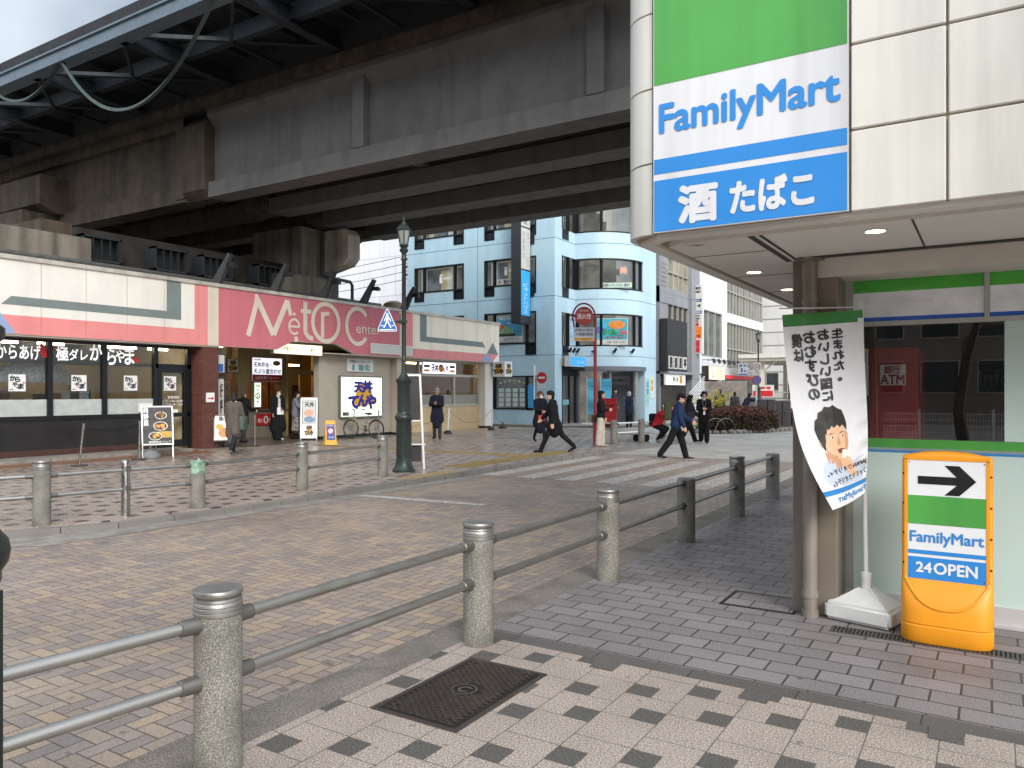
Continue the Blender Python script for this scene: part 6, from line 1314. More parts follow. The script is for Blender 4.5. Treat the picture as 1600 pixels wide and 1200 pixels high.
# flags by the entrance
for i, (px, py, d, w, lb) in enumerate(((917, 665, 36.6, .3, 'sky blue advertising flag on a white foot at the blue building entrance'), (938, 664, 37.2, .5, 'second sky blue flag half hidden behind the hydrant pole'))):
    p_ = PX(px, 612, d); t = thing('advertising_flag', lb, 'flag', (p_.x, p_.y, .03), 20, 'advertising flags at the blue building'); b = MB(); b.tube([(0, 0, 0), (0, 0, 2.35)], .015, 6); b.build('pole', WHITE, t); b = MB(); b.bbox(-.22, .22, -.2, .2, 0, .12, .03); b.build('foot', WHITE, t)
    b = MB(); n = 12; b.add([(.02 + (w * (1 if jj else 0)), .05 * math.sin(i_ * .9 + jj), .55 + 1.7 * i_ / n) for i_ in range(n + 1) for jj in (0, 1)], [(2 * i_, 2 * i_ + 1, 2 * i_ + 3, 2 * i_ + 2) for i_ in range(n)]); b.build('cloth', mat('flag_cyan', '#5cb8d8', .7, var=.08), t, nrm=False)
# ================================================================== BACKGROUND BUILDINGS
M_wht = tiles('white_wall_panel', '#dadadc', '#d6d6d8', '#b4b4b8', 3.2, 3.0, 'xy', .03, .6, .2)
def block(name, label, x0, x1, y0, y1, h, m, z0=0):
    t = thing(name, label, 'building', ((x0 + x1) / 2, y0, 0)); b = MB(); b.box(x0, x1, y0, y1, z0, h); b.build('wall', m, t, world=True)
    b = MB(); b.box(x0 - .1, x1 + .1, y0 - .1, y1 + .1, h, h + .3); b.build('roof', M_conc, t, world=True); return t
def windows(t, fr, u0, u1, z0, z1, nu, nz, fw=.5, fh=.5, n=.0, pane=None, name='window'):
    for j in range(nz):
        for i in range(nu):
            a = u0 + (i + .5) * (u1 - u0) / nu; c_ = z0 + (j + .5) * (z1 - z0) / nz; hw, hh = (u1 - u0) / nu * fw / 2, (z1 - z0) / nz * fh / 2
            b = MB(fr)
            for q_ in ((a - hw, a + hw, c_ + hh - .06, c_ + hh), (a - hw, a + hw, c_ - hh, c_ - hh + .06), (a - hw, a - hw + .06, c_ - hh + .06, c_ + hh - .06), (a + hw - .06, a + hw, c_ - hh + .06, c_ + hh - .06)): b.box(*q_, n, n + .07)
            w = b.build(name, M_alu, t, world=True); b = MB(fr); b.rect(a - hw + .05, a + hw - .05, c_ - hh + .05, c_ + hh - .05, n + .03); b.build('pane', pane or M_wpane, w, world=True)
M_wpane = mat('dark_window_pane', '#3a4246', .12, var=.35, vs=.7)
M_wpane2 = mat('grey_curtain_glass', '#59605f', .12, var=.45, vs=1.1)
wb_ = block('white_building', 'large plain white walled building behind the arcade roof', -70, -37.2, 45, 70, 22, M_wht)
b = MB(FY(45)); b.box(-46, -45.2, 6.8, 7.6, 0, .25); b.build('wall_vent', M_alu, wb_, world=True); b = MB(FY(45)); b.box(-37.6, -37.2, 0, 22, .0, .03); b.build('corner_trim', mat('lilac_trim', '#b9b4c4', .6), wb_, world=True)
t = thing('utility_pole', 'grey concrete utility pole before the white building', 'pole', (-28.6, 36.5, 0)); b = MB(); b.lathe([(.24, 0), (.17, 13)], (0, 0, 0), 12); b.build('pole', mat('pole_concrete', '#a5a5a6', .7, var=.1), t, smooth=True)
b = MB()
for z in (7.3, 7.95, 8.5, 9.0, 9.6, 10.3): b.lathe([(.22, z), (.22, z + .1)], (0, 0, 0), 12)
for i in range(14): b.tube([(-.3, 0, 4 + i * .45), (.3, 0, 4 + i * .45)], .012, 4)
b.build('band', M_alu, t)
for i in range(4):
    z = 8.6 + i * .48; a, c_ = Vector((-28.8, 36.4, z + .1)), Vector((-60, 30, z + 1.2 - i * .1)); b = MB(); b.tube([a.lerp(c_, j / 20) - Vector((0, 0, 1.6 * 4 * (j / 20) * (1 - j / 20))) for j in range(21)], .02, 4); b.tube([a.lerp(c_, .02), a.lerp(c_, .045)], .07, 6); tag(b.build('power_cable', BLACK), 'thin power cable running left from the utility pole, ' + ('lowest', 'second lowest', 'second highest', 'highest')[i] + ' of four', 'cable', 'cables at the utility pole')
# grey shop building with glazed front
XF = -15.5; FXF = FX(XF)
M_gry = tiles('grey_cladding', '#8c8f93', '#86898d', '#6f7276', 1.2, 2.4, 'xy', .02, .5, .1)
t = block('grey_glazed_building', 'narrow grey building with a tall glazed stair front right of the blue building', -26, XF - .3, 40.1, 46.2, 17, M_gry); G = t
b = MB(FXF); b.box(40.1, 41.3, 0, 17, -.3, 0); b.box(44.75, 46.2, 0, 17, -.3, .25); b.box(41.3, 44.75, 5.9, 6.9, -.3, 0) if 0 else None; b.box(40.1, 44.7, 6.6, 7.5, -.3, .05); b.box(40.1, 44.75, 2.64, 2.78, -.3, .55); b.build('cladding', M_gry, t, world=True)
b = MB(FXF); b.rect(41.3, 44.75, 7.5, 11.9, -.1, 0); b.rect(41.3, 44.75, 3.1, 6.6, -.1, 1); b.build('glazing', [mat('warm_lit_glass', '#8d8876', .12, var=.4, vs=.9), mat('dark_shop_glass', '#2c2a29', .1, var=.4, vs=.9)], t, world=True)
b = MB(FXF)
for i in range(5): b.box(41.3 + i * .85, 41.36 + i * .85, 3.1, 12, -.1, .02)
for z in (4.3, 5.5, 8.4, 9.6, 10.8): b.box(41.3, 44.75, z, z + .06, -.1, .02)
b.build('mullion', M_alu, t, world=True)
b = MB(FXF); b.box(40.0, 43.2, 2.78, 5.66, .06, .5); b.build('balcony_box', mat('dark_balcony', '#1f1e1e', .5), t, world=True)
b = MB()
for i in range(6): b.tube([(XF + .1, 40.2, 7.6 + i * .25), (XF + .1, 41.2, 7.6 + i * .25)], .02, 5)
b.build('railing', M_alu, t, world=True)
b = MB(FXF); b.rect(40.3, 44.4, .05, 2.2, .02); b.build('shop_opening', mat('shop_opening_dark', '#2a2725', .4, var=.5, vs=1.6), t, world=True)
s_ = board('shop_sign', 'white shop sign with brown script over the entrance of the grey building', 'sign', FXF, (40.12, 43.3, 2.02, 2.62), .35, .1, mat('lit_sign_pale2', '#e8e6e2', .5, emit=.3), PAPER); texts([('博多もつ鍋', (41.2, 42.1, 2.2, 2.48))], FXF, .357, INK, s_, bold=.03); texts([('極', (42.3, 42.8, 2.12, 2.54))], FXF, .357, mat('print_gold', '#c08a2a', .5), s_, bold=.05)
for i in range(4):
    s_ = board('calligraphy_panel', 'white lettered cloth panel under the dark balcony, ' + ('leftmost', 'second from left', 'third from left', 'rightmost')[i] + ' of four', 'sign', FXF, (40.15 + i * .76, 40.75 + i * .76, 2.92, 3.62), .53, .03, PAPER, PAPER, 'lettered panels under the balcony', .01); texts([('居酒屋亭'[i], (40.25 + i * .76, 40.65 + i * .76, 3.0, 3.54))], FXF, .537, INK, s_, bold=.06)
for i, (y, s2, c_) in enumerate(((41.9, '塾', '#8f98b8'), (42.9, '学', '#8f98b8'), (43.9, '37', '#7f8fb4'))):
    s_ = board('upper_window_sign', ('lilac lettered sign at the top of the glazed front, left', 'lilac lettered sign at the top of the glazed front, middle', 'lilac sign with yellow figures at the top of the glazed front')[i], 'sign', FXF, (y - .45, y + .45, 10.9, 12.1), .06, .04, mat('lilac_sign', '#c8cce4', .5), M_alu); texts([(s2, (y - .3, y + .3, 11.1, 11.9))], FXF, .068, mat('print_yellow', '#d8c440', .5) if i == 2 else M_sb, s_, bold=.04)
s_ = board('green_window_sign', 'small bright green sign in the upper glazing of the grey building', 'sign', FXF, (41.4, 42.0, 9.2, 9.9), .03, .02, mat('green_sign', '#4fc05a', .5, emit=.3), M_alu)
# projecting tenant sign, faces the camera
t = thing('tenant_sign', 'tall white projecting tenant sign with red and orange panels', 'sign', (-14.9, 45.6, 3.9)); FT0 = FY(45.5); FT = lambda p: FT0((-15.5 + (p[0] + 15.3) * .741, 3.95 + (p[1] - 3.95) * .7155, p[2]))
b = MB(FT); b.box(-15.3, -14.45, 3.95, 9.75, -.35, 0); b.build('casing', PAPER, t, world=True); b = MB(FT)
b.rect(-15.26, -14.49, 5.25, 6.25, .004, 0)
for z0, z1 in ((8.35, 8.6), (7.35, 7.6)): b.rect(-15.26, -14.49, z0, z1, .004, 1)
b.build('colour_panel', [mat('tenant_orange', '#e07a28', .5), mat('tenant_blue', '#2f3f8f', .5)], t, world=True)
texts([('西葛西', (-15.2, -14.6, 9.4, 9.62)), ('整体専門', (-15.2, -14.6, 9.1, 9.3)), ('鶴一樓', (-15.15, -14.6, 7.9, 8.15)), ('整形外科', (-15.1, -14.65, 7.08, 7.25)), ('小児歯科', (-15.1, -14.65, 6.85, 7.02)), ('内科', (-15.0, -14.75, 6.62, 6.78)), ('もつ鍋', (-15.1, -14.65, 5.35, 5.6))], FT, .008, INK, t, bold=.03)
texts([('居', (-15.08, -14.7, 6.32, 6.72) if 0 else (-15.08, -14.72, 6.3, 6.55)), ('酒', (-15.1, -14.65, 4.55, 5.1)), ('場', (-15.1, -14.65, 4.05, 4.5))], FT, .008, RED, t, bold=.06); texts([('医療法人', (-15.15, -14.6, 8.42, 8.54)), ('診療時間', (-15.15, -14.6, 7.42, 7.54))], FT, .009, WHITE, t, bold=.02)
# white office with big glazing
t = block('white_glazed_office', 'white office building with wide dark window bands beyond the grey building', -32, XF - .4, 46.4, 62.5, 19, M_wht); WO = t
b = MB(FXF); b.box(46.4, 52.8, 6.9, 19, -.4, 0); b.box(46.4, 47.3, 3.3, 6.9, -.4, 0); b.box(51.6, 52.8, 3.3, 6.9, -.4, .0); b.box(46.4, 52.8, 3.0, 3.9, -.4, .02); b.box(46.4, 62.5, 2.78, 3.3, -.4, .05); b.box(52.8, 62.5, 6.45, 7.1, -.4, .05); b.box(46.4, 47.4, 0, 2.7, -.4, 0); b.box(50.6, 51.6, 0, 2.7, -.4, 0)
for i in range(6): b.box(47.2 + i * .95, 47.22 + i * .95, 7.1, 19, 0, .01)
b.build('cladding', mat('white_cladding', '#d6d7d9', .5, var=.03, vs=1), t, world=True)
b = MB(FXF); b.rect(52.8, 62.5, 7.1, 14, -.15, 0); b.rect(52.8, 62.5, 3.3, 6.45, -.15, 0); b.rect(47.3, 51.6, 3.9, 6.9, -.12, 1); b.build('glazing', [M_wpane, M_wpane2], t, world=True)
b = MB(FXF)
for i in range(13): b.box(52.8 + i * .8, 52.86 + i * .8, 3.3, 6.45, -.15, .0); b.box(52.8 + i * .8, 52.86 + i * .8, 7.1, 14, -.15, .0)
for z in (4.6, 8.6, 10.1, 11.5): b.box(52.8, 62.5, z, z + .07, -.15, .01)
for y in (47.3, 48.7, 50.1, 51.5): b.box(y, y + .06, 3.9, 6.9, -.12, .02)
b.box(47.3, 51.6, 6.84, 6.9, -.12, .03); b.box(47.3, 51.6, 3.9, 3.96, -.12, .03)
b.build('mullion', M_alu, t, world=True)
b = MB(FXF)
for i in range(12): b.rect(52.9 + i * .8, 53.5 + i * .8, 7.2 + .3 * (i % 3), 13.6, -.13, i % 2)
b.build('blind', [mat('vertical_blind', '#767b7c', .7, var=.3, vs=6), mat('vertical_blind_dark', '#4a5052', .7, var=.3, vs=6)], t, world=True)
b = MB(FXF); b.rect(47.5, 50.5, .1, 2.3, .01, 0); b.rect(51.7, 62, .1, 2.3, .01, 1); b.build('shop_opening', [mat('warm_shop', '#5a4638', .4, var=.5, vs=1.2), mat('glassy_shop', '#4d5a5a', .2, var=.6, vs=.8)], t, world=True)
s_ = board('cream_shop_sign', 'cream boxed shop sign with black script and dark side', 'sign', FXF, (47.2, 50.6, 2.4, 3.28), .5, .45, mat('lit_cream', '#efdfb8', .5, emit=.35), mat('dark_sign_side', '#2a2826', .5)); texts([('とんかつ', (48.9, 49.4, 2.45, 3.2))], FXF, .507, INK, s_, vertical=True); texts([('みやび', (49.5, 49.9, 2.5, 3.1)), ('食事', (47.9, 48.2, 2.5, 2.9))], FXF, .507, INK, s_, vertical=True)
s_ = thing('shop_awning', 'tan awning below the cream shop sign', 'awning', (XF + .4, 48.8, 1.5)); b = MB(); b.prism([(XF, 2.36), (XF + .7, 2.2), (XF + .7, 2.02), (XF, 2.1)], 47.3, 50.4, 0, lambda u, z, n: (u, n, z)); b.build('canvas', mat('tan_canvas', '#a39a72', .8), s_, world=True); b = MB(); b.tube([(XF, 47.4, 2.3), (XF + .7, 47.4, 2.1)], .02, 5); b.build('arm', STEEL, s_, world=True)
s_ = board('red_band_sign', 'long red band sign over the corner shop of the white office', 'sign', FXF, (51.8, 61.5, 2.52, 2.78), .15, .1, mat('band_red', '#d83a48', .5, emit=.1), RED)
s_ = board('red_white_sign', 'white and red sign hanging beside the shop below the red band', 'sign', FY(52.5), (-13.7, -12.3, 1.3, 2.1), 0, .1, PAPER, PAPER); b = MB(FY(52.5)); b.rect(-13.65, -12.35, 1.33, 1.72, .006); b.build('red_half', RED, s_, world=True); b = MB(); b.tube([(-13.0, 52.55, 0), (-13.0, 52.55, 1.3)], .04, 6); b.build('pole', STEEL, s_, world=True); texts([('駐車場', (-13.5, -12.5, 1.8, 2.0))], FY(52.5), .008, RED, s_, bold=.03)
for i in range(6):
    s_ = thing('sign_spotlight', 'small black spotlight arm above the cream shop sign, ' + ('first', 'second', 'third', 'fourth', 'fifth', 'last')[i] + ' of the row', 'spotlight', (XF + .2, 47.3 + i * 1.1, 3.55), 0, 'spotlights above the cream sign'); b = MB(); b.tube([(-.2, 0, .1), (.6, 0, .15)], .02, 5); b.build('arm', BLACK, s_); b = MB(); b.tube([(.55, 0, .15), (.65, 0, -.1)], .09, 8); b.build('lamp_head', BLACK, s_)
sg = thing('outside_stair', 'grey outside stair with white railing beside the grey building', 'stair', (-14.6, 42, 0)); b = MB()
for i in range(9): b.box(-15.3, -14.4, 41.6 + i * .28, 41.9 + i * .28, i * .2, i * .2 + .05)
b.build('step', M_conc, sg, world=True); b = MB(); b.box(-15.4, -12.6, 46.9, 47.0, 0, 2.3); b.build('side_wall', M_conc, sg, world=True); b = MB()
for i in range(10): b.tube([(-14.3, 41.5, .3 + i * .14), (-14.3, 44.2, 1.3 + i * .14)], .02, 4)
b.build('railing', WHITE, sg, world=True)
# farther blocks
t = block('tiled_block', 'white tiled block with horizontal joints behind the distant lamp', -24, -13.6, 66, 84, 24, tiles('white_tile_block', '#d2d0cc', '#cccac6', '#8d8a86', 40, 1.1, 'xy', .06, .5, .2)); windows(t, FY(66), -23, -14.5, 1, 4, 4, 1)
t = block('brown_tower', 'brown brick tower behind the shelter roof', -16.5, -2, 84, 110, 34, tiles('brown_tower_brick', '#a3948c', '#9b8b84', '#857a74', .6, .3, 'xy', .02, .6, .1)); windows(t, FY(84), -16, -3, 2, 8, 5, 2, .8, .7); b = MB(FY(84)); b.box(-16.5, -2, 8.2, 9.6, 0, .6); b.build('fascia', mat('slate_fascia', '#747a80', .5), t, world=True)
s_ = board('blue_letter_sign', 'white sign with big blue characters on the brown tower', 'sign', FY(84), (-14.9, -9, 10.2, 13.2), .7, .2, PAPER, PAPER); texts([('個別指導', (-14.6, -9.3, 11.3, 12.9))], FY(84), .71, mat('tenant_blue', '#2f3f8f', .5), s_, bold=.06); texts([('西葛西教室', (-14.6, -9.4, 10.4, 11.0))], FY(84), .71, M_sb, s_, bold=.04)
s_ = board('blue_parking_sign', 'bright blue sign low on the brown tower', 'sign', FY(83.5), (-11.0, -9.0, 5.2, 8.2), .3, .2, mat('bright_blue_sign', '#2878c8', .5), PAPER); s_ = board('blue_roof_sign', 'wide blue sign on top of the shelter roof', 'sign', FY(60.4), (-12.2, -8.5, 4.4, 5.1), .1, .1, mat('pale_blue_sign', '#5a96c8', .5, var=.1), PAPER)
t = block('street_end_building', 'pale building closing the far end of the street', -13, 6, 118, 130, 20, M_wht); windows(t, FY(118), -12, 5, 2, 19, 6, 5)
t = thing('bus_shelter', 'white steel bus shelter with a ribbed roof at the end of the hedge', 'shelter', (-8.5, 56, 0)); M_sh_ = mat('shelter_white', '#d0cec6', .5, var=.05)
b = MB(); b.box(-14.5, -5.5, 52, 62, 3.9, 4.15)
for i in range(9): b.box(-14.5, -5.5, 52.2 + i * 1.2, 52.5 + i * 1.2, 3.7, 3.9)
b.build('roof', M_sh_, t, world=True)
for x, y in ((-13.2, 53), (-11.2, 53), (-9.2, 53), (-7.2, 53), (-13.2, 60), (-9.2, 60)):
    b = MB(); b.box(x - .13, x + .13, y - .13, y + .13, 0, 3.7); b.tube([(x, y, 2.9), (x + .9, y, 3.7)], .06, 5); b.build('column', M_sh_, t, world=True)
b = MB()
for x in (-12.2, -10.2, -8.2): b.box(x - .8, x + .8, 60.0, 60.05, .5, 2.6)
b.build('glass_screen', M_wpane2, t, world=True); b = MB()
for z in (.6, 1.1, 1.6): b.tube([(-13, 53.2, z), (-7.2, 53.2, z)], .04, 5)
b.build('rail', M_alu, t, world=True)
# buildings seen only in the store glass, behind the camera
t = block('mirrored_office', 'pale office block behind the camera, mirrored in the store window', -60, 50, -46, -32, 16, tiles('brown_office_tile', '#8a7f74', '#82776c', '#6a6058', .4, .2, 'xy', .01, .6, .1)); 
fbk = Fr((0, -32, 0), (-1, 0, 0), (0, 1, 0)); windows(t, fbk, -14, 16, 1, 15, 12, 5, .7, .6)
fn = thing('white_mesh_fence', 'low white mesh fence behind the camera, mirrored in the store window', 'fence', (0, -14.8, 0)); b = MB()
for i in range(5): b.box(-4 + i * 2, -3.93 + i * 2, -.03, .03, 0, 1.1)
b.build('post', WHITE, fn); b = MB()
for z in (.15, .35, .55, .75, .95): b.box(-4, 4, -.01, .01, z, z + .02)
for i in range(100): b.box(-4 + i * .08, -3.985 + i * .08, -.006, .006, .15, .97)
b.build('mesh_panel', WHITE, fn)
# ================================================================== PLANTS
def leaf_cloud(name, fn_, n, size, mats, parent, seed, pick=None):
    r_ = random.Random(seed); b = MB(); vs = []; fs = []; mi = []
    for _ in range(n):
        p, nm = fn_(r_); s_ = size * r_.uniform(.6, 1.4); q_ = Vector((r_.gauss(0, 1), r_.gauss(0, 1), r_.gauss(0, 1))).normalized(); a = (q_ + nm * .6).normalized(); u = a.orthogonal().normalized(); v = a.cross(u); th = r_.uniform(0, 6.28); u, v = u * math.cos(th) + v * math.sin(th), v * math.cos(th) - u * math.sin(th)
        k_ = len(vs); vs += [p - u * s_, p + v * s_ * .45, p + u * s_, p - v * s_ * .45]; fs.append((k_, k_ + 1, k_ + 2, k_ + 3)); mi.append(pick(p, r_) if pick else r_.randrange(len(mats)))
    b.v, b.f, b.mi = vs, fs, mi; return b.build(name, mats, parent, nrm=False)
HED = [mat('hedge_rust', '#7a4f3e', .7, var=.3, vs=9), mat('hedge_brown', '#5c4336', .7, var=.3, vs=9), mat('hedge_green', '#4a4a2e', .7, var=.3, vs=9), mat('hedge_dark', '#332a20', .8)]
def hedge(label, loc, rz, L, Wd, Hh, seed, n):
    t = thing('clipped_hedge', label, 'hedge', loc, rz, 'clipped hedges of the far planter')
    def fn_(r_):
        while True:
            x, y, z = r_.uniform(-1, 1), r_.uniform(-1, 1), r_.uniform(0, 1)
            e = abs(x) ** 3 + abs(y) ** 3 + z ** 3.2
            if .5 < e < 1 + .12 * math.sin(x * 9 + seed) * math.sin(y * 7): return Vector((x * L, y * Wd, z * Hh + .05)), Vector((x, y, z + .3)).normalized()
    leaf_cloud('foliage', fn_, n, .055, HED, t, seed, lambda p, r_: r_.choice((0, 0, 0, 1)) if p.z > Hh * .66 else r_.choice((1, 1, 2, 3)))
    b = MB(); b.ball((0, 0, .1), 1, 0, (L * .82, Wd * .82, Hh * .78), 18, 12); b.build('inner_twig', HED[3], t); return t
pa, pb_ = PX(1150, 612, 32.5), PX(1188, 612, 33.6)
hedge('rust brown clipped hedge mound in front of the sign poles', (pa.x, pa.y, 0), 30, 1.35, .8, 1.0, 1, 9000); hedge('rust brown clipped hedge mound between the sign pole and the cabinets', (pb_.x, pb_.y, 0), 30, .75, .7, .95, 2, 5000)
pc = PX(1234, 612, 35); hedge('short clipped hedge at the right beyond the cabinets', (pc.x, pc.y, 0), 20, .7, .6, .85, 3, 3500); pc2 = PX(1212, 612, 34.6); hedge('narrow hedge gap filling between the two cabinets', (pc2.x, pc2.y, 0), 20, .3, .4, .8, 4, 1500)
pd = PX(1118, 612, 33.5)
t = thing('yellow_flower_bush', 'loose bush with yellow blossom beside the hedge', 'bush', (pd.x, pd.y, 0)); r_ = random.Random(9); tips = []; b = MB()
for i in range(26):
    a, s_ = r_.uniform(0, 6.28), r_.uniform(.3, 1.0); top = Vector((math.cos(a) * s_ * 1.0, math.sin(a) * s_ * .8, r_.uniform(.8, 1.75))); b.tube([(0.2 * math.cos(a), .2 * math.sin(a), 0), top * .6 + Vector((0, 0, .15)), top], [.012, .009, .004], 4); tips.append(top)
b.build('stem', mat('bush_stem', '#5d5a34', .8), t)
leaf_cloud('blossom', lambda r2: (r2.choice(tips) + Vector((r2.gauss(0, .1), r2.gauss(0, .1), r2.gauss(-.06, .13))), Vector((0, 0, 1))), 900, .045, [mat('blossom_yellow', '#d9c022', .6, var=.15), mat('blossom_pale', '#e0d04c', .6)], t, 3)
leaf_cloud('foliage', lambda r2: (Vector((r2.gauss(0, .45), r2.gauss(0, .4), abs(r2.gauss(.35, .35)))), Vector((0, 0, 1))), 2200, .06, [mat('leaf_green', '#55702e', .6, var=.3, vs=5), mat('leaf_light', '#7c9440', .6), mat('leaf_dark', '#34481f', .7)], t, 4)
b = MB(); K2 = [PX(1085, 612, 31.6), PX(1112, 612, 31.2), PX(1150, 612, 31.4), PX(1190, 612, 32.3), PX(1215, 612, 33.2), PX(1260, 612, 34.5)]; r_ = random.Random(2)
for a, c_ in zip(K2[:-1], K2[1:]):
    n = int((c_ - a).length / .28)
    for i in range(n): q_ = a.lerp(c_, (i + .5) / n); s_ = r_.uniform(.11, .16); b.ball((q_.x, q_.y, -.02), s_, 0, (1.2, 1, .9), 8, 6)
struct('planter_edge', b, M_conc, smooth=True)
b = MB(); b.plan([(p_.x, p_.y) for p_ in K2] + [(PX(1260, 612, 40).x, PX(1260, 612, 40).y), (PX(1090, 612, 38).x, PX(1090, 612, 38).y)], -.1, .04); struct('planter_soil', b, mat('soil', '#4a3f33', .9, var=.3, vs=6))
for i, px in enumerate((1118, 1134)):
    p_ = PX(px, 612, 31.7); t = thing('hoop_fence', ('left thin metal hoop in front of the hedge', 'right thin metal hoop in front of the hedge')[i], 'hoop', (p_.x, p_.y, 0), 32, 'hoops before the hedge'); b = MB(); b.tube([(.42 * math.cos(R(a)), 0, .55 * math.sin(R(a))) for a in range(0, 181, 12)], .012, 6); b.build('hoop', STEEL, t); b = MB(); b.lathe([(.03, 0), (.03, .04)], (-.42, 0, 0), 8); b.lathe([(.03, 0), (.03, .04)], (.42, 0, 0), 8); b.build('foot', STEEL, t)
# bare tree behind the camera (only its reflection is seen)
def bare_tree(label, loc, seed):
    t = thing('bare_tree', label, 'tree', loc); r_ = random.Random(seed); b = MB(); tw = []
    def grow(p, d, L, rad, lev):
        e = p + d * L; mid = (p + e) / 2 + Vector((r_.gauss(0, .06), r_.gauss(0, .06), 0)) * L; b.tube([p, mid, e], [rad, rad * .85, rad * .7], 6); 
        if lev == 0: tw.append(e); return
        for _ in range(3 if lev > 1 else 4):
            nd = (d + Vector((r_.gauss(0, .55), r_.gauss(0, .55), r_.gauss(.1, .35)))).normalized(); grow(e, nd, L * r_.uniform(.6, .8), rad * .62, lev - 1)
    grow(Vector((0, 0, 0)), Vector((0, 0, 1)), 2.4, .15, 5); b.build('trunk', mat('bark', '#4a4038', .9, var=.2, vs=5), t, smooth=True)
    leaf_cloud('crown', lambda r2: (r2.choice(tw) + Vector((r2.gauss(0, .2), r2.gauss(0, .2), r2.gauss(0, .2))), Vector((0, 0, 1))), 900, .05, [mat('dry_leaf', '#5c4a30', .8)], t, seed)
bare_tree('bare street tree behind the camera, mirrored in the store window', (-.5, -8, 0), 5); bare_tree('bare street tree farther left behind the camera, mirrored in the glass', (-5.8, -13, 0), 8)
# ================================================================== PEOPLE
def remesh(mb, voxel, name, mats, parent, smooth_it=4, post=None):
    """fuse overlapping closed shapes into one continuous skin"""
    me = bpy.data.meshes.new('tmp'); me.from_pydata([tuple(v) for v in mb.v], [], mb.f)
    bm = bmesh.new(); bm.from_mesh(me); bmesh.ops.recalc_face_normals(bm, faces=bm.faces); bm.to_mesh(me); bm.free()
    o = bpy.data.objects.new('tmp', me); COL.objects.link(o)
    r_ = o.modifiers.new('r', 'REMESH'); r_.mode = 'VOXEL'; r_.voxel_size = voxel; r_.use_smooth_shade = True
    s_ = o.modifiers.new('s', 'SMOOTH'); s_.iterations = smooth_it; s_.factor = .5
    dg = _dg(); dg.update(); nm = bpy.data.meshes.new_from_object(o.evaluated_get(dg)); nm.name = name
    bpy.data.objects.remove(o); bpy.data.meshes.remove(me)
    nm.materials.clear()
    for m in mats: nm.materials.append(m)
    if post: post(nm)
    q = bpy.data.objects.new(name, nm); COL.objects.link(q); q.parent = parent; return q
def cloth_mat(name, col, rough=.85, var=.14):
    if name in _mc: return _mc[name]
    k = Nd(name); c = lin(col); f = k.rng(k.noise(6, 4), .3, .7, 1 - var, 1 + var)
    k.bump(k.noise(9, 3, stretch=(1, 1, .5)), .5, .03); m = k.fin(k.scale(c, f), rough, 0, .2); _mc[name] = m; return m
SKIN = mat('skin', '#c79a80', .55, var=.05, vs=20); EYE = mat('eye_dark', '#1d1614', .3, var=0); LIPS = mat('lips', '#9c5a50', .5, var=0); BROW = mat('brow', '#3a2c24', .7, var=0)
def V3(*a): return Vector(a)
